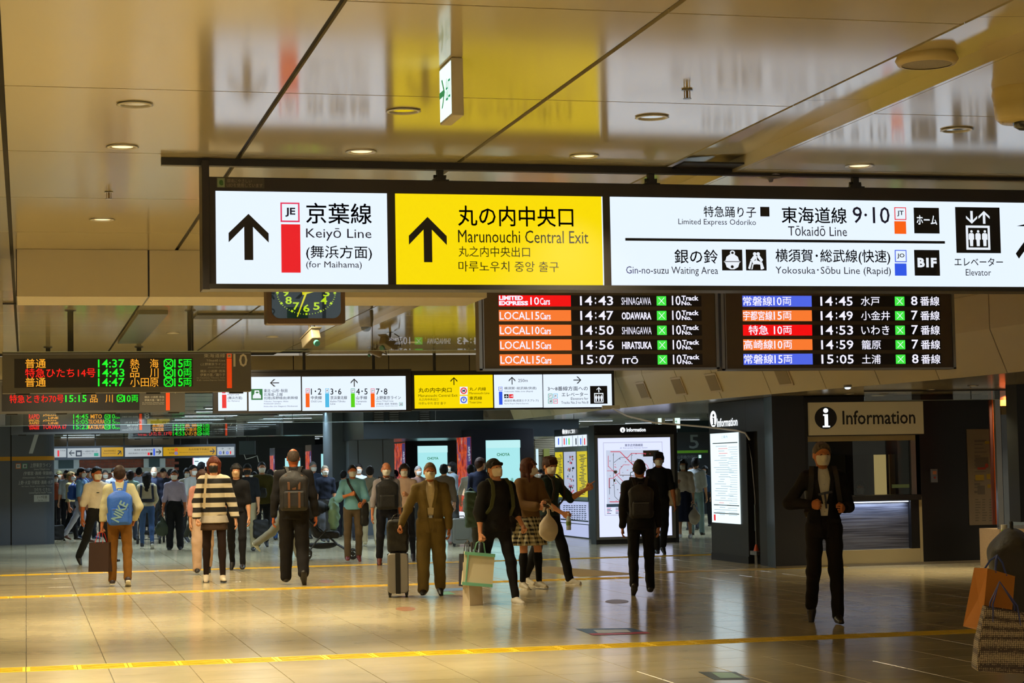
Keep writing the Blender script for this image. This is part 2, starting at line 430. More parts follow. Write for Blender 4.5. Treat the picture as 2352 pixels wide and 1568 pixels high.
# ================================================================== ceiling of the near hall
def ceil_mat(name, rgb, rough=.16):
    return mat(name, rgb, rough, spec=1.0)
CEIL = ceil_mat('ceiling_enamel', (206, 192, 152), .125)
ZC = 3.44
ce = struct(MB().bb(-16, 4.0, -6, 33.2, ZC + .02, ZC + .3).build('ceiling', mat('ceiling_gap', (25, 22, 18), .8)))
XL = [-0.11 + 1.365 * i for i in range(-8, 4)]           # thick joints run away from the viewer
YL = [-4.16 + 2.015 * i for i in range(0, 19)]
holes = {}
def panel(x0, x1, y0, y1, z=ZC, parent=ce, t=.02, name='ceiling_panel', m=CEIL):
    return MB().bb(x0, x1, y0, y1, z, z + t).build(name, m, parent)
p0 = None
for i in range(len(XL) - 1):
    for j in range(len(YL) - 1):
        x0, x1, y0, y1 = XL[i], XL[i + 1], YL[j], YL[j + 1]
        if y0 > 33: continue
        wx = 1.365 - .030; wy = 2.015 - .014
        if p0 is None:
            p0 = MB().bb(0, wx, 0, wy, 0, .02).build('ceiling_panel', CEIL, ce, (x0 + .015, y0 + .007, ZC))
        else: copy_obj(p0, ce, (x0 + .015, y0 + .007, ZC))
# right-hand ceiling: raised strip, sloping lip and lower field
ce2 = struct(MB().bb(3.985, 30, -6, 33.2, ZC + .05, ZC + .3).build('ceiling_right', mat('ceiling_gap', (25, 22, 18), .8)))
strip_m = MB().add([(3.99, 0, .03), (4.3, 0, .045), (4.43, 0, .05), (4.43, 2.01, .05), (4.3, 2.01, .045), (3.99, 2.01, .03), (3.99, 0, 0.0), (3.99, 2.01, 0.0)],
                   [(0, 1, 4, 5), (1, 2, 3, 4), (6, 0, 5, 7)])
s0 = strip_m.build('ceiling_panel', CEIL, ce2, (0, YL[0], ZC))
for j in range(1, len(YL) - 1): copy_obj(s0, ce2, (0, YL[j], ZC))
lipm = MB().bb(4.425, 4.45, -6, 33.2, ZC - .028, ZC + .06).build('ceiling_lip', CEIL, ce2)
q0 = None
XR = [4.45, 7.25, 10.05, 12.85, 15.65, 18.45]
for i in range(len(XR) - 1):
    for j in range(len(YL) - 1):
        if q0 is None: q0 = MB().bb(0, 2.79, 0, 2.001, 0, .02).build('ceiling_panel', CEIL, ce2, (XR[i] + .005, YL[j] + .003, ZC - .028))
        else: copy_obj(q0, ce2, (XR[i] + .005, YL[j] + .003 + (.1 if i else 0), ZC - .028))
MB().bb(4.02, 4.42, 11.86, 12.2, ZC - .012, ZC - .001).build('ceiling_slot', BLACK, ce2)
MB().bb(1.99, 3.3, 24.0, 24.6, ZC - .03, ZC - .003).build('ceiling_slot', BLACK, ce)

# downlights (housing ring + reflector + lamp glow)
TRIM = mat('downlight_trim', (225, 220, 205), .35); REFL = mat('downlight_reflector', (210, 205, 190), .12, .95)
LAMP = emis('downlight_lamp', (255, 214, 150), 2.2)
def downlight(x, y, z, r=.082, lit=True, label='', group='recessed ceiling downlights'):
    e = empty('downlight', (x, y, z), label=label, cat='ceiling light', group=group)
    MB().lathe([(r, -.001), (r + .012, -.006), (r - .004, -.010), (r - .006, -.002)], n=28, cap=False).build('trim_ring', TRIM, e, smooth=True)
    MB().lathe([(r - .004, -.003), (r - .02, -.0015)], n=28, cap=False).build('reflector', REFL, e, smooth=True)
    MB().lathe([(r - .02, -.002), (.001, -.002)], n=28, cap=False).build('lamp_glow' if lit else 'reflector_bowl', LAMP if lit else REFL, e)
    return e
desc = {(0, 0): 'unlit round recessed downlight in the leftmost ceiling bay, upper of two', (0, 1): 'lit recessed downlight in the leftmost ceiling bay above the sign rail',
        (1, 0): 'unlit recessed downlight under the yellow ceiling reflection', (1, 1): 'lit recessed downlight just above the rail between white and yellow panels',
        (2, 0): 'unlit recessed downlight on the ceiling below the sprinkler head', (2, 1): 'lit recessed downlight just above the rail over the yellow panel end',
        (3, 0): 'unlit recessed downlight on the ceiling beside the camera dome', (3, 1): 'lit recessed downlight above the rail over the third hanger'}
for i, x in enumerate((.55, 1.95, 3.33, 5.14)):
    z = ZC if x < 4 else ZC - .028
    for j, y in enumerate((10.35, 11.72)): downlight(x, y, z, lit=(j == 1), label=desc[(i, j)])
downlight(.56, 15.13, ZC, label='lit recessed downlight left of the main sign frame')
for x, y, k in ((1.95, 27.5, 'left'), (3.4, 28.3, 'middle'), (5.6, 29.2, 'right')):
    downlight(x, y, ZC if x < 4 else ZC - .028, label='small distant recessed downlight behind the glass screen, %s one of three' % k)
# round speaker
e = empty('ceiling_speaker', (4.2, 8.75, ZC + .045), label='round perforated ceiling speaker near the sloping ceiling lip', cat='speaker')
MB().lathe([(.135, 0), (.15, -.03), (.138, -.052), (.120, -.054)], n=36, cap=False).build('rim', mat('speaker_rim', (205, 185, 130), .5), e, smooth=True)
MB().lathe([(.124, -.05), (.001, -.052)], n=36, cap=False).build('grille', mat('speaker_grille', (170, 158, 132), .7, bump=.8, bscale=400), e)
# sprinklers
def sprinkler(x, y, z, label):
    e = empty('sprinkler', (x, y, z), label=label, cat='sprinkler')
    MB().lathe([(.026, 0), (.03, -.006), (.008, -.008)], n=16).build('rosette', STEEL, e)
    MB().cyl((0, 0, -.005), (0, 0, -.045), .006).bb(-.016, -.012, -.003, .003, -.045, -.008).bb(.012, .016, -.003, .003, -.045, -.008).build('body', mat('brass', (150, 120, 70), .3, .9), e)
    MB().lathe([(.022, -.047), (.022, -.050)], n=10).build('deflector', STEEL, e)
p = PZ(1578, 205, ZC); sprinkler(p[0], p[1], ZC, 'brass sprinkler head on the ceiling above the yellow sign end')
p = PZ(250, 440, ZC); sprinkler(p[0], p[1], ZC, 'small sprinkler head on the ceiling left of the main sign')
# smoke detector behind the rail
p = PZ(1770, 402, ZC - .028); e = empty('smoke_detector', (p[0], p[1], ZC - .028), label='flat round smoke detector on the ceiling behind the sign rail', cat='detector')
MB().lathe([(.09, 0), (.1, -.008), (.06, -.02), (.02, -.024), (.012, -.045), (.001, -.047)], n=28, cap=False).build('housing', mat('detector_white', (220, 215, 230), .4), e, smooth=True)
# ceiling camera housing at the right edge
p = PZ(2352, 180, ZC - .028); e = empty('ceiling_camera', (p[0] + .13, p[1] + .25, ZC - .028), label='rounded cream camera housing hanging from the ceiling at the right edge', cat='camera')
HOUS = mat('housing_cream', (205, 185, 120), .4)
MB().lathe([(.155, .0), (.16, -.03), (.15, -.075), (.152, -.078), (.145, -.15), (.12, -.172), (.001, -.175)], n=36, cap=False).build('housing', HOUS, e, smooth=True)
MB().lathe([(.06, -.174), (.055, -.195), (.03, -.21), (.001, -.215)], n=24, cap=False).build('lens_dome', mat('dome_dark', (10, 10, 12), .05), e, smooth=True)

# exit sign hanging from the ceiling, seen end-on
def exit_sign(loc, w, h, d, label, z1, front='x'):
    e = empty('exit_sign', loc, label=label, cat='sign')
    MB().bb(0, d, 0, w, 0, h).build('housing', mat('exit_housing', (195, 185, 160), .5), e, bevel=.004)
    f = MB().bb(-.002, .001, .012, w - .012, .012, h - .012).build('face', emis('exit_face', (225, 250, 240), 1.2), e)
    A = Face('x', 0); G_ = emis('exit_green', (10, 150, 80), .7)
    A.arrow(G_, 'l' if False else 'r', (-w * .95, h * .25, -w * .5, h * .75), .004, False)
    A.text(G_, '出口', (-w * .42, h * .3, -w * .08, h * .7), .01, .004, False)
    A.flush('lettering', e)
    return e
p = PZ(1040, 150, ZC); 
exit_sign((PZ(1050, 125, ZC)[0] - .015, 8.95, ZC - .272), 0.28, .27, .055, 'white and green emergency exit sign hanging end-on from the ceiling', ZC)

# ================================================================== bulkhead 1 (cream enamel fascia)
def bulk(name, X, Y, z0, z1, depth, joints, m=CREAM, parent=None, soffit=None):
    b = struct(MB().bb(X[0], X[1], Y + .02, Y + depth, z0 + .004, z1).build(name, BLACK))
    ed = [X[0]] + list(joints) + [X[1]]
    for a, c in zip(ed[:-1], ed[1:]):
        MB().bb(a + .008, c - .008, Y, Y + .02, z0, z1 - .002).build('fascia_panel', m, b)
        MB().bb(a + .008, c - .008, Y + .02, Y + depth, z0, z0 + .004).build('soffit_panel', soffit or m, b)
    return b
bulk('trim_1', (-.075, 3.975), 17.2, 3.04, ZC, .9, [1.02, 2.39])
# long grey recess panel on the ceiling behind
p = PZ(300, 735, ZC); MB().bb(1.28, 1.62, 23.6, 29.0, ZC - .05, ZC - .002).build('ceiling_slot', mat('slot_grey', (105, 102, 84), .3), ce)
# ================================================================== glass smoke screens
GL = glass_mat(); GEDGE = mat('glass_edge', (190, 205, 195), .2, emit=0)
def screen(name, X, Y, z0, z1, w, label):
    e = empty(name, (0, 0, 0), label=label, cat='glass screen')
    x = X[0]
    while x < X[1] - .01:
        x2 = min(x + w, X[1]); MB().bb(x + .004, x2 - .004, Y, Y + .008, z0, z1).build('pane', GL, e)
        MB().bb(x2 - .004, x2 + .004, Y - .002, Y + .010, z0, z1).build('joint', DSTEEL, e)
        x = x2
    MB().bb(X[0], X[1], Y - .006, Y + .014, z1 - .02, z1).build('rail', DSTEEL, e)
    MB().bb(X[0], X[1], Y - .002, Y + .010, z0 - .006, z0).build('edge_strip', GEDGE, e)
    return e
screen('smoke_screen', (-.24, 9.9), 22.6, 2.90, ZC - .001, 2.05, 'clear glass smoke screen hanging across the near hall behind the clock')
# bulkhead 2
zb = PY(1000, 856, 32.0)[2]
bulk('trim_2', (-3.0, 10.4), 33.0, 3.06, ZC, .6, [PY(v, 830, 33.0)[0] for v in (674, 893, 1078, 1290)])
# ================================================================== big hanging sign
def sign_box(e, X0, X1, Y, z0, z1, depth, m=FRAME, name='housing'):
    return MB().bb(X0, X1, Y, Y + depth, z0, z1).build(name, m, e, bevel=.004)
def lift_icon(A, R, up='both', lift=.002):
    """black square with arrows over a lift car holding three people"""
    x0, y0, x1, y1 = R; w = x1 - x0; h = y1 - y0
    A.quad(INK, R, lift)
    if up == 'both':
        A.arrow(WHI, 'd', (x0 + .23 * w, y0 + .08 * h, x0 + .48 * w, y0 + .36 * h), lift + .001)
        A.arrow(WHI, 'u', (x0 + .51 * w, y0 + .08 * h, x0 + .76 * w, y0 + .36 * h), lift + .001)
    else: A.arrow(WHI, 'u', (x0 + .37 * w, y0 + .06 * h, x0 + .63 * w, y0 + .36 * h), lift + .001)
    A.quad(WHI, (x0 + .23 * w, y0 + .4 * h, x0 + .77 * w, y0 + .93 * h), lift + .001)
    A.quad(INK, (x0 + .28 * w, y0 + .45 * h, x0 + .72 * w, y0 + .88 * h), lift + .0015)
    for k in range(3):
        c = x0 + (.35 + .15 * k) * w
        A.disc(WHI, (c - .028 * w, y0 + .50 * h, c + .028 * w, y0 + .555 * h), lift=lift + .002, n=12)
        A.poly(WHI, [(0, .1), (.2, 0), (.8, 0), (1, .1), (1, .5), (.82, .5), (.78, 1), (.22, 1), (.18, .5), (0, .5)], (c - .06 * w, y0 + .565 * h, c + .06 * w, y0 + .85 * h), lift + .002)
YS = 12.05
e = empty('direction_sign', (3.8, YS, 2.65), label='large illuminated overhead direction sign with white and yellow panels', cat='sign')
e.location = (0, 0, 0)
a = PY(470, 405, YS); z1 = a[2]; z0 = PY(482, 663, YS)[2]
XE = 7.6
sign_box(e, PY(480, 500, YS)[0], XE, YS + .004, z0, z1, .2)
MB().bb(PY(472, 500, YS)[0] - .02, PY(486, 500, YS)[0] - .012, YS - .004, YS + .2, z0 - .004, ZC - .02).build('end_post', FRAME, e, bevel=.003)
rz = PY(1176, 378, YS)[2]
MB().bb(PY(372, 355, YS)[0], XE, YS + .05, YS + .11, ZC - .045, ZC - .001).build('ceiling_rail', BLACK, e)
for px in (1010, 1494, 1963):
    x = PY(px, 395, YS + .08)[0]
    hg = MB().bb(x - .02, x + .02, YS + .06, YS + .10, z1 - .01, ZC - .03).bb(x - .05, x + .05, YS + .04, YS + .12, z1 - .004, z1 + .012).bb(x - .034, x + .034, YS + .055, YS + .105, z1 + .012, z1 + .03).build('hanger', BLACK, e)
    MB().cyl((x - .04, YS + .08, z1 + .035), (x + .04, YS + .08, z1 + .035), .01).build('bolt', DSTEEL, hg)
MB().bb(PY(480, 500, YS)[0], XE, YS - .008, YS + .004, z0, z0 + .03).build('bottom_strip', DSTEEL, e)
zp1 = PY(690, 441, YS)[2]; zp0 = PY(690, 654, YS)[2]
def lit(e, x0, x1, z0, z1, Y, m, d=.006, name='lit_panel'):
    return MB().bb(x0, x1, Y - .001, Y + d, z0, z1).build(name, m, e)
P1 = lit(e, PY(496, 550, YS)[0], PY(890, 550, YS)[0], zp0, zp1, YS, WHITEP)
P2 = lit(e, PY(909, 550, YS)[0], PY(1384, 550, YS)[0], zp0, zp1, YS, YELLP)
P3 = lit(e, PY(1403, 550, YS)[0], XE - .04, zp0, zp1, YS, WHITEP)
MB().bb(PY(1383, 550, YS)[0], PY(1385.5, 550, YS)[0], YS - .002, YS + .005, zp0, zp1).build('light_leak', WHITEP, e)
A = Face('y', YS - .001, P1)
A.arrow(INK, 'u', (525, 491, 617, 597))
A.quad(PNK, (644, 465, 688, 510)); A.quad(WHITEP, (647.5, 468.5, 684.5, 506.5), .003)
A.text(INKB, 'JE', (655, 477, 678, 498), .03, .004)
A.quad(RED, (646, 515, 690, 626))
A.text(INKB, '京葉線', (703, 467, 853, 514), .02); A.text(INKB, 'Keiyō Line', (703, 524, 853, 553))
A.text(INKB, '(舞浜方面)', (703, 564, 854, 598), .01); A.text(INKB, '(for Maihama)', (703, 600, 831, 619))
A.flush()
A = Face('y', YS - .001, P2)
A.arrow(INK, 'u', (939, 498, 1026, 602))
A.text(INK, '丸の内中央口', (1052, 474, 1316, 520), .02); A.text(INK, 'Marunouchi Central Exit', (1052, 529, 1351, 558))
A.text(INK, '丸之内中央出口', (1053, 566, 1217, 590)); A.text(INK, '마루노우치 중앙 출구', (1053, 600, 1283, 624))
A.flush()
A = Face('y', YS - .001, P3)
A.text(INKB, '特急踊り子', (1616, 474, 1736, 499), .015); A.text(INKB, 'Limited Express Odoriko', (1558, 503, 1736, 520)); A.quad(INK, (1746, 475, 1767, 497))
A.text(INKB, '東海道線', (1795, 476, 1944, 513), .02); A.text(INKB, '9·10', (1958, 475, 2043, 513), .004)
A.text(INKB, 'Tōkaidō Line', (1810, 519, 1945, 542))
A.quad(RED, (2054, 476, 2081, 505)); A.quad(WHITEP, (2056, 478, 2079, 503), .003); A.text(INKB, 'JT', (2060, 484, 2075, 497), .02, .004)
A.quad(ORA, (2054, 508, 2081, 537)); A.quad(INK, (2099, 477, 2157, 536)); A.text(WHI, 'ホーム', (2105, 495, 2151, 516), .04, .003)
A.quad(INK, (1436, 550, 2170, 556))
A.text(INKB, '銀の鈴', (1549, 573, 1648, 605), .02); A.text(INKB, 'Gin-no-suzu Waiting Area', (1438, 612, 1649, 634))
A.quad(INK, (1658, 573, 1705, 621)); A.quad(INK, (1713, 573, 1760, 621))
A.poly(WHI, [(.1, .62), (.02, .55), (.12, .5), (.18, .3), (.38, .16), (.62, .16), (.82, .3), (.88, .5), (.98, .55), (.9, .62), (.82, .85), (.6, .96), (.4, .96), (.18, .85)], (1661, 577, 1702, 620), .003)
A.disc(WHI, (1676, 575, 1688, 586), .5, 14, .003); A.quad(INK, (1663, 600, 1700, 601.5), .004); A.disc(INK, (1678, 609, 1685, 616), 0, 12, .004)
for q in (((.08, .9), (.2, .55), (.3, .55), (.18, .95)), ((.2, .5), (.45, .2), (.52, .35), (.35, .62)), ((.3, .6), (.5, .5), (.5, .7), (.35, .72)), ((.55, .35), (.62, .2), (.85, .5), (.75, .62)), ((.5, .5), (.75, .6), (.72, .72), (.5, .7)), ((.8, .6), (.9, .9), (.8, .95), (.72, .65)), ((.3, .7), (.36, .7), (.3, .95), (.24, .95)), ((.7, .7), (.76, .7), (.8, .95), (.72, .95)), ((.47, .3), (.54, .3), (.54, .7), (.47, .7))):
    A.poly(WHI, q, (1714, 573, 1759, 621), .003)
A.disc(WHI, (1729, 579, 1737, 587), 0, 12, .003); A.disc(WHI, (1737, 579, 1745, 587), 0, 12, .003)
A.text(INKB, '横須賀･総武線(快速)', (1781, 573, 2044, 607), .02); A.text(INKB, 'Yokosuka･Sōbu Line (Rapid)', (1781, 612, 2046, 634))
A.quad(BLU, (2055, 574, 2082, 602)); A.quad(WHITEP, (2057, 576, 2080, 600), .003); A.text(INKB, 'JO', (2060, 582, 2077, 594), .02, .004)
A.quad(BLU, (2055, 605, 2082, 633)); A.quad(INK, (2100, 574, 2158, 633)); A.text(WHI, 'B1F', (2107, 592, 2151, 614), .05, .003)
lift_icon(A, (2195, 476, 2297, 581))
A.text(INKB, 'エレベーター', (2192, 592, 2303, 611), .015); A.text(INKB, 'Elevator', (2218, 618, 2276, 633))
A.poly(INK, [(0, .12), (.4, 0), (1, 0), (1, 1), (.6, 1), (.6, .42), (.16, 1), (0, .8), (.42, .3)][:0] or [(0, .15), (.45, 0), (1, 0), (1, .15), (.3, .15)], (2335, 515, 2375, 545))
A.poly(INK, [(0, .82), (.85, 0), (1, .18), (.15, 1)], (2332, 530, 2378, 594))
A.flush()
# eco mark on the top of the frame
A = Face('y', YS + .003, e)
A.quad(mat('eco_plate', (62, 58, 52), .5), (497, 408, 607, 432)); A.quad(mat('eco_green', (120, 140, 110), .5), (499, 409, 516, 430), .003)
A.text(mat('eco_leaf', (40, 90, 40), .5), 'e', (503, 413, 513, 426), .05, .004)
EW = mat('eco_text', (130, 120, 104), .5)
A.text(EW, '環境にやさしい', (521, 411, 578, 420), 0, .003); A.text(EW, 'LEDを使用しています', (521, 421, 603, 430), 0, .003); A.flush()
# back of the sign (reflected in the glass screen and the clock glass)
YB = YS + .205; zc = (zp0 + zp1) / 2
def bx(px): return PY(px, 550, YS)[0]
for x0, x1, m in ((bx(496), bx(1000), WHITEP), (bx(1012), bx(1384), WHITEP), (bx(1403), bx(2000), YELLP), (bx(2012), XE - .04, WHITEP)):
    b = MB().bb(x0, x1, YB - .004, YB + .001, zp0, zp1).build('lit_panel', m, e)
    B = Face('Y', YB + .001, b); w = x1 - x0; q = -x1
    if m is WHITEP:
        B.arrow(INK, 'l', (q + .12, zc + .05, q + .3, zc + .2), px=False); B.quad(DGR, (q + .12, zc - .2, q + .3, zc - .02), px=False)
        B.text(INKB, '新幹線', (q + .4, zc + .02, q + .4 + min(.6, w - .6), zc + .2), .02, px=False); B.text(INKB, 'Shinkansen', (q + .4, zc - .15, q + .4 + min(.6, w - .6), zc - .03), px=False)
    else:
        B.arrow(INK, 'd', (q + .15, zc - .15, q + .4, zc + .15), px=False); B.text(INK, '八重洲中央口', (q + .5, zc, q + 1.3, zc + .16), .02, px=False); B.text(INK, 'Yaesu Central Exit', (q + .5, zc - .15, q + 1.3, zc - .05), px=False)
    B.flush()

# ================================================================== two LED departure displays
LW = emis('led_white', (238, 236, 255), 1.1); LR = emis('led_red', (250, 10, 15), .95); LO = emis('led_orange', (255, 125, 50), .95); LB = emis('led_blue', (82, 105, 235), .95)
LG = emis('led_green', (70, 240, 70), .95); LEDBG = mat('led_off', (24, 20, 22), .5)
BODY = mat('display_body', (86, 74, 60), .45, .1)
YD = 19.4
def display(pxL, pxR, seam, rows, label, back):
    e = empty('departure_display', (0, 0, 0), label=label, cat='display')
    X0 = PY(pxL, 760, YD)[0]; X1 = PY(pxR, 760, YD)[0]; zb = PY((pxL + pxR) / 2, 849, YD)[2]; zt = zb + 1.08
    MB().bb(X0, X1, YD + .01, YD + .16, zb, zt).build('housing', BODY, e, bevel=.004)
    MB().bb(X0, X0 + .03, YD - .01, YD + .01, zb, zt).bb(X1 - .03, X1, YD - .01, YD + .01, zb, zt).bb(X0, X1, YD - .01, YD + .01, zb, zb + .018).build('edge_trim', STEEL, e)
    MB().bb(X0 + .045, X0 + .055, YD + .004, YD + .012, zb, zt).build('seam', STEEL, e)
    for k in (.25, .75):
        x = X0 + (X1 - X0) * k; MB().cyl((x, YD + .085, zt), (x, YD + .085, ZC), .035).build('hanger_pole', BLACK, e)
    for side in (0, 1):
        A = Face('y', YD + .009, e)
        for r in rows:
            bar = MB().add([A.p3(u, v, .001) for u, v in ((A.rect(r['x0'], r['y0'], r['x1'], r['y1'])[0], A.rect(r['x0'], r['y0'], r['x1'], r['y1'])[1]), (A.rect(r['x0'], r['y0'], r['x1'], r['y1'])[2], A.rect(r['x0'], r['y0'], r['x1'], r['y1'])[1]), (A.rect(r['x0'], r['y0'], r['x1'], r['y1'])[2], A.rect(r['x0'], r['y0'], r['x1'], r['y1'])[3]), (A.rect(r['x0'], r['y0'], r['x1'], r['y1'])[0], A.rect(r['x0'], r['y0'], r['x1'], r['y1'])[3]))], [(0, 1, 2, 3)])
            o = bar.build('row_strip', LEDBG, e)
            A.parent = o; A.quad(r['c'], (r['x0'], r['y0'], r['cx'], r['y1']), .003)
            for t, R, b in r['t']: A.text(LW, t, R, b, .004)
            gx = r['g']; A.quad(LG, (gx, r['y0'] + 2, gx + 22, r['y1'] - 2), .003)
            for q in ([(0, .06), (.06, 0), (1, .94), (.94, 1)], [(.94, 0), (1, .06), (.06, 1), (0, .94)]): A.poly(LW, q, (gx + 4, r['y0'] + 5, gx + 18, r['y1'] - 5), .004)
            A.flush()
            if side:
                ctr = (X0 + X1) / 2; o.location = (2 * ctr, 2 * (YD + .085), 0); o.rotation_euler = (0, 0, PI)
    return e
rows = []
for k, (c, l1, l2, tm_, dst, b) in enumerate([(LR, 'LX', '10Cars', '14:43', 'SHINAGAWA', 0), (LO, 'LOCAL', '15Cars', '14:47', 'ODAWARA', .03), (LO, 'LOCAL', '10Cars', '14:50', 'SHINAGAWA', 0), (LO, 'LOCAL', '15Cars', '14:56', 'HIRATSUKA', .03), (LO, 'LOCAL', '15Cars', '15:07', 'ITŌ', .02)]):
    y = 678 + k * 33.8; dx = k * .6
    t = [(tm_[:2], (1332 + dx, y + 2, 1360 + dx, y + 23), .01), (':', (1366 + dx, y + 5, 1369 + dx, y + 20), .02), (tm_[3:], (1374 + dx, y + 2, 1408 + dx, y + 23), .01),
         (dst, (1427 + dx, y + 5, (1463 if k == 4 else 1495) + dx, y + 22), b), ('10', (1543 + dx, y + 1, 1563 + dx, y + 23), .01), ('Track', (1565 + dx, y + 1, 1604 + dx, y + 12), .03), ('No.', (1565 + dx, y + 13, 1588 + dx, y + 23), .03)]
    if l1 == 'LX': t += [('LIMITED', (1146, y + 1, 1201, y + 11), .05), ('EXPRESS', (1146, y + 13, 1213, y + 23), .05), ('10', (1218, y + 4, 1238, y + 22), .01), ('Cars', (1240, y + 6, 1263, y + 22), .02)]
    else: t += [('LOCAL', (1147 + dx, y + 4, 1216 + dx, y + 22), .01), (l2[:2], (1220 + dx, y + 4, 1238 + dx, y + 22), .01), ('Cars', (1240 + dx, y + 6, 1264 + dx, y + 22), .02)]
    rows.append(dict(x0=1145 + dx, x1=1611 + dx, cx=1311 + dx, y0=y, y1=y + 25.5, c=c, t=t, g=1508 + dx))
display(1100, 1650, 0, rows, 'departure display listing local trains in English below the main sign', None)
rows = [dict(x0=1705, x1=2157, cx=1863, y0=645, y1=671, c=LO, t=[], g=2055)]
for k, (c, l1, n, tm_, dst, w, tr) in enumerate([(LB, '常磐線', '10両', '14:45', '水戸', 43, '8番線'), (LO, '宇都宮線', '15両', '14:49', '小金井', 66, '7番線'), (LR, ' 特急', '10両', '14:53', 'いわき', 64, '7番線'), (LO, '高崎線', '10両', '14:59', '籠原', 44, '7番線'), (LB, '常磐線', '15両', '15:05', '土浦', 43, '8番線')]):
    y = 679 + k * 33.3; dx = k * .6; xl = 1718 if '特' in l1 else 1706
    t = [(l1.strip(), (xl + dx, y + 2, (1763 if '特' in l1 else 1773) + dx, y + 23), .02), (n[:2], (1776 + dx, y + 3, 1795 + dx, y + 22), .01), ('両', (1797 + dx, y + 3, 1817 + dx, y + 22), .01),
         (tm_[:2], (1884 + dx, y + 2, 1912 + dx, y + 23), .01), (':', (1919 + dx, y + 5, 1922 + dx, y + 20), .02), (tm_[3:], (1926 + dx, y + 2, 1958 + dx, y + 23), .01),
         (dst, (1977 + dx, y + 2, 1977 + w + dx, y + 23), .01), (tr[0], (2092 + dx, y + 1, 2107 + dx, y + 22), .01), (tr[1:], (2113 + dx, y + 2, 2157 + dx, y + 23), .02)]
    rows.append(dict(x0=1705 + dx, x1=2159 + dx, cx=1864 + dx, y0=y, y1=y + 25, c=c, t=t, g=2055 + dx))
display(1657, 2193, 0, rows, 'departure display listing trains in Japanese at the right below the main sign', None)

# ================================================================== second row sign
Y2 = 32.0
def px_sign(label, Y, x0, x1, yt, yb, xm, panels, depth=.16, frame=FRAME, top=True, name='direction_sign'):
    e = empty(name, (0, 0, 0), label=label, cat='sign')
    zt = PY(xm, yt, Y)[2]; z_ = PY(xm, yb, Y)[2]
    ym = (yt + yb) / 2
    MB().bb(PY(x0, ym, Y)[0], PY(x1, ym, Y)[0], Y + .004, Y + depth, z_, zt).build('housing', frame, e)
    out = []
    for (a, b, t, o, m) in panels:
        pa = lit(e, PY(a, ym, Y)[0], PY(b, ym, Y)[0], PY((a + b) / 2, o, Y)[2], PY((a + b) / 2, t, Y)[2], Y, m); out.append(Face('y', Y - .001, pa))
    return e, out, zt
e, F_, zt = px_sign('row of white direction panels naming train lines behind the clock', Y2, 490, 945, 853, 947, 720, [(501, 567, 866, 943, WHITEP), (571, 691, 865, 943, WHITEP), (694, 932, 864, 942, WHITEP)])
MB().bb(PY(490, 900, Y2)[0], PY(945, 900, Y2)[0], Y2 - .02, Y2 + .18, zt, zt + .03).build('top_rail', BLACK, e)
for px in (560, 700, 860): x = PY(px, 850, Y2)[0]; MB().bb(x - .02, x + .02, Y2 + .05, Y2 + .1, zt, ZC).build('hanger', BLACK, e)
A, B, C = F_
A.quad(PNK, (510, 895, 518, 903)); A.quad(RED, (510, 906, 520, 937)); A.text(INKB, '京葉線', (523, 893, 548, 902), .02); A.text(INKB, 'Keiyō Line', (523, 903, 549, 909)); A.text(INKB, '(舞浜方面)', (523, 910, 556, 918), .01); A.text(INKB, '(for Maihama)', (523, 919, 550, 923)); A.flush()
B.arrow(INK, 'l', (620, 870, 641, 888), thin=1); B.quad(DGR, (577, 893, 603, 918))
B.poly(WHI, [(.1, .9), (.12, .6), (.25, .45), (.28, .1), (.72, .1), (.75, .45), (.88, .6), (.9, .9)], (578, 894, 602, 917), .003); B.disc(DGR, (587, 899, 594, 903), 0, 12, .004)
for t, R in (('東北･山形･秋田', (606, 893, 660, 901)), ('北海道･上越', (606, 902, 649, 909)), ('北陸(長野経由)新幹線', (606, 910, 684, 918)), ('Tōhoku･Yamagata･Akita', (606, 920, 662, 924)), ('Hokkaidō･Jōetsu', (606, 925, 645, 929)), ('Hokuriku (via Nagano) Shinkansen', (606, 931, 684, 935))): B.text(INKB, t, R, .01 if R[3] < 919 else 0)
B.flush()
C.arrow(INK, 'u', (805, 869, 822, 888), thin=1)
for code, cc, m, x, num, jp, en, w1, w2, w3, en2 in (('JC', PNK, ORA, 702, '1･2', '中央線', 'Chūō Line', 24, 25, 25, None), ('JK', SKY, SKY, 747, '3･6', '京浜東北線', 'Keihin-Tōhoku', 25, 38, 34, 'Line'), ('JY', TEA, GRN, 806, '4･5', '山手線', 'Yamanote', 26, 25, 24, 'Line'), ('JU', PNK, ORA, 851.5, '7･8', '上野東京ライン', 'Ueno-Tōkyō Line', 26, 57, 40, None)):
    sq(C, code, (x, 892, x + 9, 902), cc); C.quad(m, (x, 903, x + 9, 935)); C.text(INKB, num, (x + 12, 892, x + 12 + w1, 906), .015)
    C.text(INKB, jp, (x + 12, 909, x + 12 + w2, 917), .015); C.text(INKB, en, (x + 12, 919, x + 12 + w3, 923.5))
    if en2: C.text(INKB, en2, (x + 12, 925, x + 23, 929))
C.text(INKB, '(宇都宮･高崎･常磐線)', (864, 925, 913, 930)); C.text(INKB, '(Utsunomiya･Takasaki･Jōban Line)', (864, 931, 913, 933.5)); sq(C, 'JJ', (917, 924, 925, 932), TEA); C.flush()
e, F_, zt = px_sign('overhead sign with yellow exit panel and lift panel behind the left display', Y2, 946, 1411, 850, 940, 1180, [(952, 1132, 861, 937, YELLP), (1135, 1246, 860, 936, WHITEP), (1248, 1405, 859, 935, WHITEP)])
for px in (1000, 1180, 1360): x = PY(px, 850, Y2)[0]; MB().bb(x - .02, x + .02, Y2 + .05, Y2 + .1, zt, ZC).build('hanger', BLACK, e)
A, B, C = F_
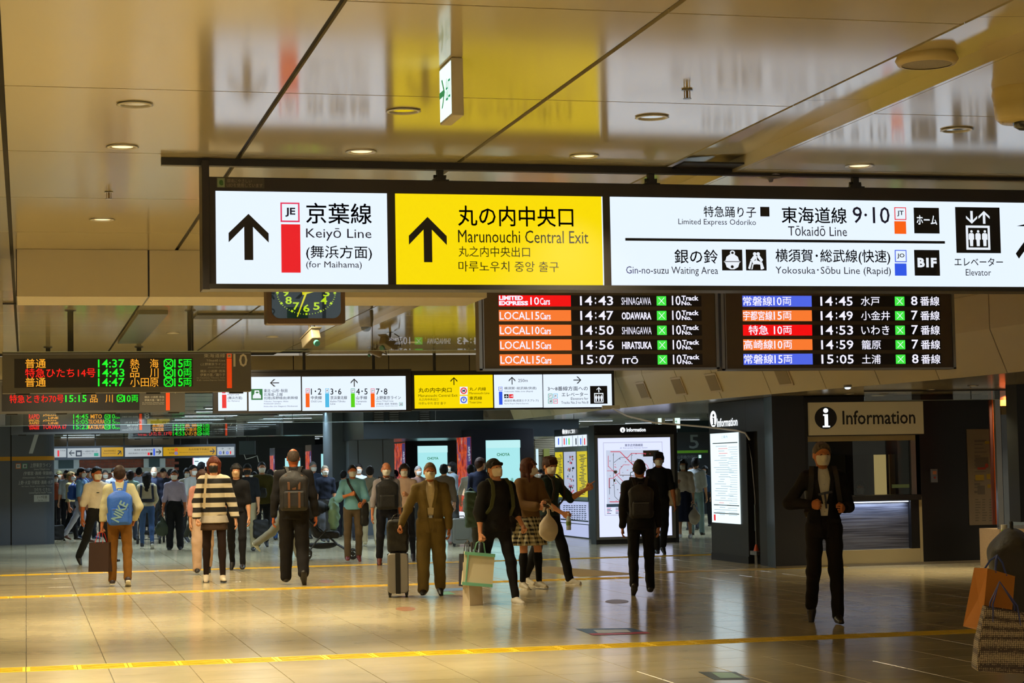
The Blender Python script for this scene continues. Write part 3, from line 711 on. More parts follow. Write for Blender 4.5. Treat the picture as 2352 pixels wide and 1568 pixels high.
A.arrow(INK, 'u', (1034, 866, 1051, 884), thin=1); A.text(INK, '丸の内中央口', (961, 890, 1037, 901), .02); A.text(INK, 'Marunouchi Central Exit', (961, 905, 1051, 911)); A.text(INK, '丸之内中央出口', (962, 914, 1006, 920)); A.text(INK, '마루노우치 중앙 출구', (962, 923, 1024, 929))
for y, mm, ch, j, en, w in ((888, RED, 'M', '丸ノ内線', 'Marunouchi Line', (38, 46)), (909, BLU, 'T', '東西線', 'Tozai Line', (29, 28))):
    A.quad(WHI, (1056, y, 1074, y + 18)); A.disc(mm, (1057.5, y + 1.5, 1072.5, y + 16.5), .66, 22, .003); A.text(INKB, ch, (1062, y + 6, 1068, y + 12), .05, .004)
    A.text(INK, j, (1078, y + 1, 1078 + w[0], y + 9), .015); A.text(INK, en, (1078, y + 12, 1078 + w[1], y + 17))
A.flush()
B.arrow(INK, 'u', (1168, 865, 1184, 883), thin=1); B.text(INKB, '250m', (1190, 870, 1212, 877)); sq(B, 'JO', (1145, 888, 1154, 897), BLU); B.quad(BLU, (1146, 899, 1154, 929))
B.text(INKB, '横須賀･総武線(快速)', (1158, 888, 1232, 895), .01); B.text(INKB, 'Yokosuka･Sōbu Line (Rapid)', (1158, 897, 1224, 901)); B.quad(INK, (1158, 905, 1168, 914)); B.quad(RED, (1169, 905, 1179, 914))
B.poly(WHI, [(.5, .05), (.57, .35), (.95, .6), (.95, .7), (.57, .58), (.56, .8), (.7, .92), (.3, .92), (.44, .8), (.43, .58), (.05, .7), (.05, .6), (.43, .35)], (1158.5, 905.5, 1167.5, 913.5), .003)
B.poly(WHI, [(.1, .5), (.6, .45), (.9, .1), (.95, .9), (.6, .6), (.1, .6)], (1170, 906, 1178, 913), .003)
B.text(INKB, '成田空港(成田エクスプレス)', (1158, 917, 1237, 923), .01); B.text(INKB, 'Narita Airport (Narita Express)', (1158, 925, 1214, 928.5)); B.flush()
C.arrow(INK, 'r', (1317, 864, 1335, 881), thin=1); C.text(INKB, '3〜8番線方面への', (1258, 887, 1350, 897), .015); C.text(INKB, 'エレベーター', (1290, 901, 1350, 910), .015)
C.text(INKB, 'Elevators for', (1311, 912, 1351, 918)); C.text(INKB, 'Tracks No.3 to No.8', (1289, 921, 1351, 927))
for i, (cd, cc) in enumerate((('JY', TEA), ('JK', SKY), ('JJ', TEA), ('JU', PNK))): x = 1259 + (i % 2) * 12; y = 904 + (i // 2) * 12; sq(C, cd, (x, y, x + 10, y + 10.5), cc)
lift_icon(C, (1355.5, 886, 1395, 927), 'up'); C.flush()

# ================================================================== LED platform boards at the left
DG_ = emis('dot_green', (20, 245, 40), 1.1); DO_ = emis('dot_amber', (255, 170, 45), 1.1); DR_ = emis('dot_red', (255, 35, 25), 1.1)
GREYT = mat('grey_text', (222, 216, 202), .5); PB = mat('board_body', (88, 86, 82), .5, .1)
SBAR = mat('board_orange', (215, 75, 20), .5, emit=.45, ecol=S(255, 70, 10))
def xbox(A, m, x, y, w, h):
    for q in ([(.2, 0), (.8, 0), (.85, .12), (.15, .12)], [(.2, 1), (.15, .88), (.85, .88), (.8, 1)], [(0, .2), (.12, .15), (.12, .85), (0, .8)], [(1, .2), (1, .8), (.88, .85), (.88, .15)],
              [(0, .2), (.2, 0), (.3, .1), (.1, .3)], [(.8, 0), (1, .2), (.9, .3), (.7, .1)], [(0, .8), (.1, .7), (.3, .9), (.2, 1)], [(1, .8), (.8, 1), (.7, .9), (.9, .7)],
              [(.2, .26), (.26, .2), (.8, .74), (.74, .8)], [(.74, .2), (.8, .26), (.26, .8), (.2, .74)]): A.poly(m, q, (x, y, x + w, y + h))
def led_board(label, Y, x0, x1, yt, yb, lx0, lx1, lyt, lyb, lines, side):
    e = empty('platform_display', (0, 0, 0), label=label, cat='display')
    xm = (x0 + x1) / 2; z1 = PY(xm, yt, Y)[2]; z0 = PY(xm, yb, Y)[2]; ym = (yt + yb) / 2
    a, b = PY(x0, ym, Y)[0], PY(x1, ym, Y)[0]
    MB().bb(a, b, Y + .004, Y + .2, z0, z1).build('housing', PB, e, bevel=.005)
    MB().bb(a + .01, b - .01, Y - .004, Y + .004, z1 - .035, z1 - .025).build('ridge', STEEL, e)
    for px in (.08, .34, .6, .94): MB().bb(a + (b - a) * px - .08, a + (b - a) * px + .08, Y + .04, Y + .12, z0 - .02, z0).build('bottom_clip', BLACK, e)
    for k in (.27, .755):
        x = a + (b - a) * k; MB().bb(x - .033, x + .033, Y + .08, Y + .14, z1, ZC - .01).build('hanger_post', BLACK, e)
        MB().lathe([(.07, ZC - .002), (.06, ZC - .012), (.035, ZC - .02)], (x, Y + .11, 0), 16).build('ceiling_rose', DSTEEL, e)
    A = Face('y', Y + .003, e); A.quad(LEDBG, (lx0, lyt, lx1, lyb)); A.flush('led_matrix'); A.pos -= .002
    lines(A); A.flush('led_lettering')
    side(A); A.flush('lettering'); return e
def linesA(A):
    for y, nm, m, t, d, x3 in ((824, '普通', DO_, '14:37', ('熱', '海'), 1), (845.5, '特急ひたち14号', DR_, '14:43', ('品', '川'), 0), (867, '普通', DO_, '14:47', ('小田', '原'), 1)):
        A.text(m, nm, (58, y, 105 if len(nm) == 2 else 219, y + 21), .01); A.text(DG_, t, (225, y + 1, 286, y + 20), .01)
        A.text(DO_, d[0], (299, y, 320 if len(d[0]) == 1 else 342, y + 21), 0); A.text(DO_, d[1], (344, y, 364, y + 21), 0)
        xbox(A, DG_, 376, y, 22, 21); A.text(DG_, '15' if x3 else '10', (400, y + 1, 420, y + 20), .01); A.text(DG_, '両', (421, y + 1, 440, y + 20), .01)
def sideA(A):
    for t, R in (('東海道線', (468, 812, 517, 821)), ('Tōkaidō Line', (474, 825, 517, 830)), ('(上野東京ライン)', (461, 833, 517, 840)), ('(Ueno-Tōkyō Line)', (478, 842, 517, 845)), ('横浜･小田原･熱海', (460, 849, 517, 855)), ('伊東方面／踊り子', (460, 857, 517, 864)), ('for Yokohama, Odawara, Atami', (452, 866, 517, 869)), ('& Itō / Limited Express Odoriko', (452, 871, 517, 875))): A.text(GREYT, t, R)
    A.quad(SBAR, (521, 823, 532.5, 891)); A.quad(SBAR, (521, 812, 532, 822)); A.quad(GREYT, (522.5, 813.5, 530.5, 820.5), .003); A.text(INK, 'JT', (524, 815, 529, 819), .02, .004); A.text(GREYT, '10', (536, 812, 568, 842), .01)
led_board('large amber and green departure board of platform 10 at the left', 23.5, 5, 577, 806, 901, 33, 443, 823, 889, linesA, sideA)
def linesB(A):
    A.text(DO_, '普通', (25, 885, 57, 902), .01); A.text(DG_, '15:05', (151, 885, 199, 901), .01); A.text(DO_, '品', (207, 885, 224, 902)); A.text(DO_, '川', (242, 885, 259, 902)); xbox(A, DG_, 268, 885, 17, 17); A.text(DG_, '10両', (286, 885, 317, 902), .01)
    A.text(DR_, '特急ときわ70号', (22, 906, 146, 925), .01); A.text(DG_, '15:15', (150, 907, 199, 923), .01); A.text(DO_, '品', (207, 906, 224, 924)); A.text(DO_, '川', (242, 906, 259, 924)); xbox(A, DG_, 268, 906, 17, 17); A.text(DG_, '10', (285, 907, 300, 923), .01); A.text(DG_, '両', (302, 907, 317, 923), .01)
def sideB(A):
    for t, R in (('横浜･小田原･熱海', (332, 909, 377, 914)), ('伊東方面／踊り子', (332, 916, 377, 921)), ('for Yokohama, Odawara, Atami', (327, 923, 377, 925.5)), ('& Itō / Limited Express Odoriko', (327, 926.5, 377, 929))): A.text(GREYT, t, R)
    A.quad(SBAR, (381, 888, 390, 942)); A.text(GREYT, '9', (398, 880, 410, 903), .01)
led_board('departure board just below and behind the large left board', 30.4, -8, 425, 870, 948, 4, 320, 884, 943, linesB, sideB)
def linesC(A):
    for y, a, b, t, d, n, m in ((951, 'RAPID', 'JŌBAN', '14:45', 'MITO', '10', DO_), (963, 'SPECIAL', 'JŌBAN', '15:05', 'TSUCHIURA', '15', DO_), (975, 'LIMITED', 'TOKIWA 67', '15:23', 'KATSUTA', '10', DR_)):
        A.text(DR_ if y != 963 else DO_, a, (66, y, 91, y + (11 if y == 951 else 5)), .02)
        if y > 951: A.text(DR_ if y > 970 else DO_, 'RAPID' if y == 963 else 'EXPRESS', (68, y + 6, 90, y + 11), .02)
        if m is DO_: A.text(m, b, (98, y, 129, y + 5), .02); A.text(m, 'LINE', (111, y + 6, 134, y + 11), .02)
        else: A.text(m, b, (98, y, 153, y + 10), .01)
        A.text(DG_, t, (168, y, 203, y + 10.5), .01); A.text(DO_, d, ((208 if n == '10' and y == 951 else 203), y, (234 if y == 951 else 240), y + 10), .02); xbox(A, DG_, 240, y, 12, 11); A.text(DG_, n, (252, y, 264, y + 10), .01); A.text(DG_, 'Cars', (264, y + 5, 275, y + 10), .01)
def sideC(A):
    for t, R in (('(宇都宮･高崎･常磐線)', (280, 955, 317, 959)), ('上野･大宮･宇都宮', (286, 968, 317, 972)), ('高崎･水戸方面', (292, 975, 317, 979)), ('／ひたち･ときわ', (292, 981, 317, 985)), ('Limited Express Hitachi･Tokiwa', (281, 986, 317, 988))): A.text(GREYT, t, R)
    A.quad(SBAR, (320, 950, 326, 987)); A.text(GREYT, '8', (332, 948, 343, 961), .01)
led_board('narrow departure board in English lettering below the left boards', 43.0, 25, 346, 940, 996, 53, 276, 946, 991, linesC, sideC)
def linesD(A):
    for y, a, x, t, d, n, m in ((972, '高崎線', 350, '14:39', '高 崎', '15', DO_), (981.5, '宇都宮線', 350, '14:49', '小金井', '15', DO_), (991, '特急 ひたち 17号', 317, '14:53', 'いわき', '10', DR_)):
        A.text(m, a, (x, y, 376 if x == 350 else 395, y + 9), .015); A.text(DG_, t, (397, y, 424, y + 9), .01); A.text(DO_, d, (425, y, 452, y + 9), .01); xbox(A, DG_, 453, y, 9, 9); A.text(DG_, n + '両', (462, y, 481, y + 9), .01)
def sideD(A):
    for t, R in (('(宇都宮･高崎･常磐線)', (486, 974, 512, 977)), ('上野･大宮･宇都宮', (490, 984, 513, 987)), ('高崎･水戸方面', (493, 989, 513, 992)), ('ひたち･ときわ', (495, 994, 513, 996))): A.text(GREYT, t, R)
    A.quad(SBAR, (517, 972, 522, 1000)); A.text(GREYT, '7', (528, 971, 534, 978), .01)
led_board('small distant departure board under the white line panels', 55.0, 296, 543, 965, 1006, 306, 483, 970, 1001, linesD, sideD)
# ================================================================== far hall shell
FCEIL = mat('far_ceiling_metal', (165, 172, 176), .2, .15)
f3 = struct(MB().bb(-16, 40, 33.6, 105, 3.0, 3.3).build('ceiling_far', FCEIL))
for k, yy in enumerate(range(36, 100, 3)):
    MB().bb(-16, 40, yy, yy + .02, 2.996, 3.001).build('ceiling_joint', BLACK, f3)
struct(MB().bb(-16, -15.8, -6, 105, 0, 3.4).build('wall_left', mat('far_wall', (110, 112, 112), .6)))
struct(MB().bb(39.8, 40, -6, 105, 0, 3.4).build('wall_right', mat('far_wall', (110, 112, 112), .6)))
struct(MB().bb(-16, 40, 98, 98.2, 0, 3.0).build('wall_back', mat('back_wall', (62, 72, 84), .6)))
TUBE = emis('tube_light', (220, 238, 255), 4.0); TH = mat('tube_housing', (150, 155, 155), .4)
rnd = random.Random(3); nt_ = 0
for yy in (36, 39, 42, 45.5, 48, 51.5, 55, 59, 63, 67, 71, 75.5, 80, 86, 92):
    for xx in (2.0, 4.6, 7.0, 9.6, 12.5, 15.2, 18.0, 21.0):
        if xx > yy * .36 or xx < yy * .02: continue
        e = empty('tube_lamp', (xx, yy, 3.0), label='long cool white tube lamp on the grey ceiling of the far hall', cat='ceiling light', group='tube lamps of the far hall')
        MB().bb(-.7, .7, -.09, .09, -.03, 0).build('housing', TH, e); MB().bb(-.66, .66, -.06, .06, -.036, -.03).build('tube', TUBE, e)
screen('smoke_screen', (-.6, 13.5), 37.0, 2.43, 2.999, 2.7, 'second glass smoke screen, in the far hall behind the white line panels')
screen('smoke_screen', (-.8, 6.5), 52.0, 2.45, 2.999, 2.9, 'third glass smoke screen above the far departure board')
BLK = mat('bulkhead_grey', (66, 74, 80), .25, .4)
b = struct(MB().bb(PY(835, 980, 44)[0], PY(1330, 980, 44)[0], 44, 50, PY(1100, 1004, 44)[2], 3.0).build('trim_3', BLK))
for px in (870, 905, 975):
    x = PY(px, 980, 43.98)[0]; v = MB().bb(x - .12, x + .12, 43.96, 44.0, 2.55, 2.85).build('vent', DSTEEL, b)
    for k in range(5): MB().bb(x - .1, x + .1, 43.945, 43.96, 2.58 + k * .05, 2.6 + k * .05).build('slat', STEEL, v)
struct(MB().bb(PY(560, 1000, 60)[0], PY(770, 1000, 60)[0], 60, 62, 2.6, 3.0).build('trim_4', BLK))

# cream sloping fascia along the right side, with soffit
PR = [(10.85, -4), (10.85, 6), (10.85, 14), (10.82, 19), (10.74, 22.3), (10.40, 25.0), (10.1, 28.3), (9.9, 31.0), (9.8, 33.6), (9.75, 40)]
def lerp(t):
    k = min(int(t), len(PR) - 2); f = t - k; return (PR[k][0] * (1 - f) + PR[k + 1][0] * f, PR[k][1] * (1 - f) + PR[k + 1][1] * f)
pts = []
for i in range(len(PR) - 1):
    n = max(1, round((PR[i + 1][1] - PR[i][1]) / 1.5))
    for k in range(n): f = k / n; pts.append((PR[i][0] * (1 - f) + PR[i + 1][0] * f, PR[i][1] * (1 - f) + PR[i + 1][1] * f))
pts.append(PR[-1])
fa = struct(MB().add([(p[0] + .04, p[1], 2.52) for p in pts] + [(p[0] + .04 - .2, p[1], 3.0) for p in pts] + [(p[0] - .16, p[1], ZC - .03) for p in pts],
                     [(i, i + 1, len(pts) + i + 1, len(pts) + i) for i in range(len(pts) - 1)] + [(len(pts) + i, len(pts) + i + 1, 2 * len(pts) + i + 1, 2 * len(pts) + i) for i in range(len(pts) - 1)]).build('trim_5', BLACK))
for i in range(len(pts) - 1):
    (xa, ya), (xb, yb) = pts[i], pts[i + 1]; g = .012
    vs = []
    for (x, y) in ((xa, ya + g), (xb, yb - g)):
        for (dx, z) in ((0, 2.5), (-.2, 3.0), (-.2, ZC - .03)): vs.append((x + dx, y, z))
    vs += [(v[0] + .03, v[1], v[2]) for v in vs]
    MB().add(vs, [(0, 1, 4, 3), (1, 2, 5, 4), (6, 9, 10, 7), (7, 10, 11, 8), (0, 3, 9, 6), (0, 6, 7, 1), (1, 7, 8, 2), (3, 4, 10, 9), (4, 5, 11, 10)]).build('fascia_panel', CREAM, fa)
for px, py in ((1478, 896), (1640, 878), (1800, 862), (1560, 886)):
    # vents on the sloping part
    d = ray(px, py); best = None
    for i in range(len(pts) - 1):
        (xa, ya), (xb, yb) = pts[i], pts[i + 1]
        for z in (2.75,):
            t = .4
            # intersection with plane through the panel middle line
            nrm = Vector((yb - ya, -(xb - xa), 0)).cross(Vector((0, 0, 1)))
            A3 = Vector((xa, ya, 2.5)); B3 = Vector((xb, yb, 2.5)); C3 = Vector((xa - .2, ya, 3.0)); n = (B3 - A3).cross(C3 - A3)
            s = (A3 - Vector(CP)).dot(n) / Vector(d).dot(n); P = Vector(CP) + Vector(d) * s
            if ya <= P.y <= yb and 2.4 < P.z < 3.1: best = (P, (B3 - A3).normalized(), (C3 - A3).normalized(), n.normalized())
    if best:
        P, u, v, n = best; 
        if n.x > 0: n = -n
        R = Matrix((u, v, n)).transposed()
        e = MB().box(tuple(P + n * .01), (.42, .30, .02), R=R).build('vent', mat('vent_frame', (205, 190, 165), .4), fa)
        MB().box(tuple(P + n * .022), (.36, .24, .006), R=R).build('mesh_panel', mat('vent_mesh', (165, 150, 120), .6, bump=.6, bscale=300), e)
SOF = mat('soffit_gloss', (150, 140, 120), .18, .2)
poly = [(p[0] + .03, p[1]) for p in pts] + [(30, 40), (30, -4)]
so = struct(MB().prism(poly, 2.5, 2.53).build('ceiling_soffit', SOF))
for k, (px, py) in enumerate(((1755, 905), (1840, 904), (1921, 896), (2008, 887), (2105, 877), (1950, 904), (2140, 894), (2235, 885), (2300, 905))):
    p = PZ(px, py, 2.5)
    if not (10.9 < p[0] < 28 and p[1] < 39): continue
    e = empty('soffit_downlight', (p[0], p[1], 2.5), label='tiny round downlight in the glossy soffit over the information counter', cat='ceiling light', group='soffit downlights')
    MB().lathe([(.07, 0), (.075, -.005), (.055, -.006)], n=20, cap=False).build('trim_ring', STEEL, e); MB().lathe([(.055, -.004), (.001, -.004)], n=20, cap=False).build('lamp_glow', emis('soffit_lamp', (255, 205, 130), 1.0), e)
p = PZ(1896, 884, 2.5); e = empty('spot_lamp', (p[0] + .3, p[1], 2.5), label='bright cold white spot lamp at the edge of the soffit', cat='ceiling light')
MB().lathe([(.05, 0), (.055, -.03), (.04, -.035)], n=16).build('housing', STEEL, e); MB().lathe([(.04, -.037), (.03, -.05), (.001, -.055)], n=16, cap=False).build('bulb', emis('spot_blue', (190, 220, 255), 5), e)
screen('smoke_screen', (11.2, 17.5), 25.6, 2.36, 2.499, 1.6, 'low glass smoke screen under the soffit in front of the information counter')

# ================================================================== information booth
NAVY = mat('booth_black', (13, 14, 20), .4, spec=.5); NAV2 = mat('booth_black_side', (30, 30, 35), .35)
YF = 27.4
x1777 = PY(1777, 1100, YF)[0]
bo = empty('information_booth', (0, 0, 0), label='black information booth with beige name board and lit counter', cat='booth')
XL_, XW0, XW1, XRt = x1777, PY(1857, 1070, YF)[0], PY(2097, 1070, YF)[0], PY(2292, 1100, YF)[0]
zc_ = PY(2000, 1137, YF)[2]; zw1 = PY(2000, 1012, YF)[2]; zb_ = PY(2000, 1262, YF)[2]
xC1 = PY(2112, 1200, YF)[0]
MB().bb(XL_ + .5, XW0, YF, YF + 4, 0, 2.48).build('wall_panel', NAVY, bo)
MB().bb(xC1 + .04, XRt, YF, YF + .3, 0, 2.48).build('wall_panel', NAVY, bo)
MB().bb(XW0, xC1 + .04, YF, YF + .3, PY(2000, 1000, YF)[2], 2.48).build('wall_panel', NAVY, bo)
MB().bb(XW0, XRt + 1.5, YF + 3.4, YF + 3.5, 0, 2.48).build('back_panel', mat('booth_inside', (30, 26, 24), .6), bo)
MB().bb(XW0, xC1 + .04, YF + .02, YF + 4, .0, .02).build('floor_panel', mat('booth_inside', (30, 26, 24), .6), bo)
# window header, side post, sliding leaf, door seen inside
MB().bb(XW0, XW1 + .06, YF + .02, YF + .08, zw1 - .0, PY(2000, 1000, YF)[2]).build('window_header', mat('window_cream', (150, 135, 105), .5), bo)
MB().bb(XW1 - .02, XW1 + .06, YF + .02, YF + .08, zc_, zw1).build('window_jamb', STEEL, bo)
MB().bb(XW0 + .0, XW1 - .02, YF + .5, YF + .54, PY(2000, 1044, YF)[2], zw1 + .02).build('blind', mat('blind_navy', (18, 24, 40), .6), bo)
MB().bb(XW0, XW1 - .02, YF + .06, YF + .066, zc_, zw1).build('pane', glass_mat('window_glass', 1.35), bo)
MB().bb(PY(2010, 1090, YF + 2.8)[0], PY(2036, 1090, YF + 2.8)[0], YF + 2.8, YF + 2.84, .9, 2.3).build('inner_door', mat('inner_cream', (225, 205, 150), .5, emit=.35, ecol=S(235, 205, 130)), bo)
MB().bb(PY(2044, 1090, YF + 2.6)[0], PY(2056, 1090, YF + 2.6)[0], YF + 2.6, YF + 2.64, .9, 2.3).build('inner_post', mat('inner_tan', (140, 120, 75), .5), bo)
MB().bb(PY(1945, 1090, YF + 2.7)[0], PY(1995, 1090, YF + 2.7)[0], YF + 2.7, YF + 2.74, .9, 2.3).build('inner_cabinet', mat('inner_brown', (52, 28, 18), .6), bo)
m_ = MB().bb(PY(2048, 1118, YF)[0], PY(2088, 1118, YF)[0], YF - .01, YF, PY(2066, 1120, YF)[2], PY(2066, 1112, YF)[2]).build('window_sticker', mat('sticker_dkgreen', (90, 110, 80), .5), bo)
# counter
MB().bb(XW0 - .02, xC1, YF - .10, YF + .45, PY(2000, 1150, YF)[2], zc_).build('counter_top', mat('counter_black', (26, 24, 24), .3), bo, bevel=.006)
SL = mat('slate', (92, 96, 112), .45)
def slate_mat():
    m = bpy.data.materials.new('slate_front'); m.use_nodes = True; nt = m.node_tree; b = nt.nodes['Principled BSDF']
    ge = nt.nodes.new('ShaderNodeNewGeometry'); mp = nt.nodes.new('ShaderNodeMapping'); mp.inputs['Scale'].default_value = (1.5, 1, 60)
    n = nt.nodes.new('ShaderNodeTexNoise'); n.inputs['Scale'].default_value = 1.0; n.inputs['Detail'].default_value = 5
    nt.links.new(ge.outputs['Position'], mp.inputs[0]); nt.links.new(mp.outputs[0], n.inputs['Vector'])
    cr = nt.nodes.new('ShaderNodeValToRGB'); cr.color_ramp.elements[0].position = .35; cr.color_ramp.elements[1].position = .65
    cr.color_ramp.elements[0].color = S(48, 50, 66); cr.color_ramp.elements[1].color = S(100, 104, 122)
    nt.links.new(n.outputs['Fac'], cr.inputs[0]); nt.links.new(cr.outputs[0], b.inputs['Base Color']); b.inputs['Roughness'].default_value = .4
    bp = nt.nodes.new('ShaderNodeBump'); bp.inputs['Strength'].default_value = .5; bp.inputs['Distance'].default_value = .01
    nt.links.new(n.outputs['Fac'], bp.inputs['Height']); nt.links.new(bp.outputs[0], b.inputs['Normal']); return m
xN = PY(2093, 1200, YF)[0]
MB().bb(XW0, xN, YF + .10, YF + .14, zb_, PY(2000, 1150, YF)[2]).build('counter_front', slate_mat(), bo)
MB().bb(xN, xC1, YF, YF + .14, zb_, PY(2000, 1150, YF)[2]).build('counter_side', NAVY, bo)
MB().bb(XW0, xC1 + .04, YF - .0, YF + .14, .0, zb_).build('counter_base', mat('base_tan', (165, 152, 120), .5), bo)
MB().bb(xC1, xC1 + .045, YF - .005, YF + .14, 0, PY(2112, 1140, YF)[2]).build('corner_trim', mat('base_tan', (165, 152, 120), .5), bo)
MB().bb(XW0 + .02, xN - .02, YF + .03, YF + .06, PY(2000, 1152, YF)[2] - .012, PY(2000, 1152, YF)[2]).build('strip_lamp', emis('strip_cold', (225, 238, 255), 4), bo)
area(((XW0 + xN) / 2, YF + .05, PY(2000, 1152, YF)[2] - .02), xN - XW0 - .1, .03, 5.5, (.75, .87, 1.0), 170)
MB().bb(PY(1777, 950, YF)[0] - .02, PY(2292, 1300, YF)[0], YF - .02, YF + .01, 0, .035).build('plinth', mat('plinth_grey', (120, 112, 100), .5), bo)
# name board
BG = mat('board_beige', (205, 192, 160), .6, emit=.05, ecol=S(205, 190, 140))
nb = MB().bb(PY(1856, 960, YF)[0], PY(2117, 960, YF)[0], YF - .06, YF, PY(1986, 998, YF)[2], PY(1986, 923, YF)[2]).build('name_board', BG, bo)
A = Face('y', YF - .061, nb)
A.disc(mat('board_navy', (18, 18, 30), .5), (1871, 934, 1922, 985), 0, 40); BW = emis('board_white', (240, 246, 250), 1.3)
A.disc(BW, (1890.5, 937, 1902, 948), 0, 20, .004); A.poly(BW, [(.1, 0), (.75, 0), (.75, .88), (1, .88), (1, 1), (0, 1), (0, .88), (.28, .88), (.28, .12), (.1, .12)], (1889, 951, 1906, 981), .004)
A.text(mat('board_black', (25, 22, 22), .5), 'Information', (1935, 942, 2102, 974), .012); A.flush()
# small call box
cb = empty('call_box', tuple(PY(2144, 1092, YF) - np.array([0, .02, 0])), label='small grey call box with red button on the black booth wall', cat='control box')
MB().bb(-.05, .05, -.02, .02, -.10, .10).build('housing', mat('call_grey', (105, 110, 130), .4), cb, bevel=.004)
MB().cyl((0, -.02, -.03), (0, -.03, -.03), .014).build('button', mat('button_red', (170, 40, 35), .4), cb); MB().bb(-.03, .03, -.023, -.019, .02, .07).build('label_plate', mat('plate_or', (190, 120, 100), .5), cb)
# wall poster (station surroundings map)
p0_ = PY(2256, 1095, YF); po = empty('wall_map', tuple(p0_), label='pale street map poster on the black wall near the right edge', cat='poster')
x0, x1, z0, z1 = PY(2223, 1095, YF)[0] - p0_[0], PY(2291, 1095, YF)[0] - p0_[0], PY(2256, 1205, YF)[2] - p0_[2], PY(2256, 985, YF)[2] - p0_[2]
MB().bb(x0, x1, -.02, -.001, z0, z1).build('sheet', mat('poster_paper', (125, 112, 98), .5), po)
A = Face('y', YF - .022); PG = mat('poster_grey', (95, 88, 82), .6); PYL = mat('poster_yellow', (150, 125, 40), .6); PRD = mat('poster_red', (150, 50, 40), .6)
rg = random.Random(5)
for k in range(14): y = 1060 - 50 + k * 9; A.quad(PG, (2238, y, 2238 + rg.randint(8, 30), y + rg.choice((2, 5))))
for R, m in (((2262, 1013, 2278, 1019), PYL), ((2240, 1050, 2270, 1072), PG), ((2245, 1073, 2264, 1078), PRD), ((2240, 1090, 2260, 1103), PYL), ((2266, 1088, 2282, 1100), PYL), ((2268, 1112, 2282, 1120), PYL), ((2245, 1115, 2262, 1135), PG)): A.quad(m, R, .003)
A.disc(PRD, (2262, 1064, 2270, 1074), 0, 14, .004)
for r in range(9):
    for c in range(3): A.quad(PG, (2240 + c * 16, 1146 + r * 6, 2240 + c * 16 + rg.randint(6, 12), 1148 + r * 6))
for (mn, lift), (m, mb) in list(A.b.items()):
    mb.v = [(v[0] - p0_[0], v[1] - p0_[1], v[2] - p0_[2]) for v in mb.v]; mb.build('map_print', m, po)
# ---- kiosk with digital screen on the side facing left
ki = empty('information_kiosk', (0, 0, 0), label='black angular kiosk with tall lit notice screen beside the booth', cat='kiosk')
XK = 10.70; yk0, yk1 = PX(1631, 1100, XK)[1], PX(1716, 1100, XK)[1]
yk2 = YF + 1.05
MB().bb(XK, XL_ + .48, yk1, yk0, 0, 2.495).build('body', NAV2, ki, bevel=.005)
MB().bb(XK + .12, XL_ + .499, yk2, yk1 - .001, 0, 2.495).build('recess_panel', BLACK, ki)
MB().bb(XK, XK + .12, yk2, yk1 - .001, PX(1735, 990, XK)[2], 2.495).build('header_panel', NAV2, ki)
MB().prism([(XK, yk2), (XK, YF + .75), (x1777, YF), (x1777 + .499, YF), (x1777 + .499, yk2)], 0, 2.495).build('corner_post', NAV2, ki)
MB().bb(XK - .01, XK + .01, yk1, yk0, 0, .11).build('plinth', BLACK, ki)
sc_ = MB().bb(XK - .012, XK + .002, PX(1699, 1100, XK)[1], PX(1635, 1100, XK)[1], PX(1667, 1201, XK)[2], PX(1667, 994, XK)[2]).build('screen', emis('screen_white', (225, 246, 250), 1.25), ki)
A = Face('x', XK - .013, sc_); LTXT = emis('notice_text', (150, 175, 200), .75); 
A.text(LTXT, 'ご案内', (1657, 1000, 1671, 1006)); A.quad(INK, (1637, 1016, 1694, 1018))
for k in range(30):
    y = 1024 + k * 5.4
    A.quad(RED if k in (1, 3, 24, 30) else LTXT, (1640 + rg.randint(0, 16), y, 1662 + rg.randint(0, 24), y + 1.0)); A.quad(LTXT, (1672 + rg.randint(0, 8), y + 2, 1694, y + 2.8))
for y in (1159, 1178): A.quad(INK, (1640, y, 1698, y + 2))
A.quad(RED, (1640, 1181, 1644, 1195)); A.flush('notice_print')
A = Face('x', XK - .002, ki); A.disc(BW, (1631, 943, 1646, 981), 0, 30); A.disc(INK, (1637, 950, 1641, 957), 0, 12, .004); A.poly(INK, [(.1, 0), (.7, 0), (.7, .88), (1, .88), (1, 1), (0, 1), (0, .88), (.3, .88), (.3, .1), (.1, .1)], (1636, 959, 1643, 976), .004)
A.text(BW, 'Information', (1647, 959, 1694, 979), .02); A.flush()
# roller barrier machine in the recess
rm = empty('pole_stand', tuple(PX(1738, 1296, XK + .06) * np.array([1, 1, 0])), label='thin wired pole with orange-tipped base in the dark kiosk recess', cat='pole')
MB().tube([(0, 0, .15), (0, 0, 1.0), (-.02, .05, 1.6), (-.02, .25, 2.0)], .008).build('pole', STEEL, rm); MB().bb(-.05, .05, -.14, .14, .14, .20).cyl((0, 0, 0), (0, 0, .14), .03).build('base', STEEL, rm)
MB().cyl((0, 0, .2), (0, 0, .30), .045, .015).build('orange_tip', mat('tip_orange', (200, 80, 30), .5), rm); MB().bb(-.01, .01, -.02, .02, .5, .9).build('clamp', STEEL, rm)
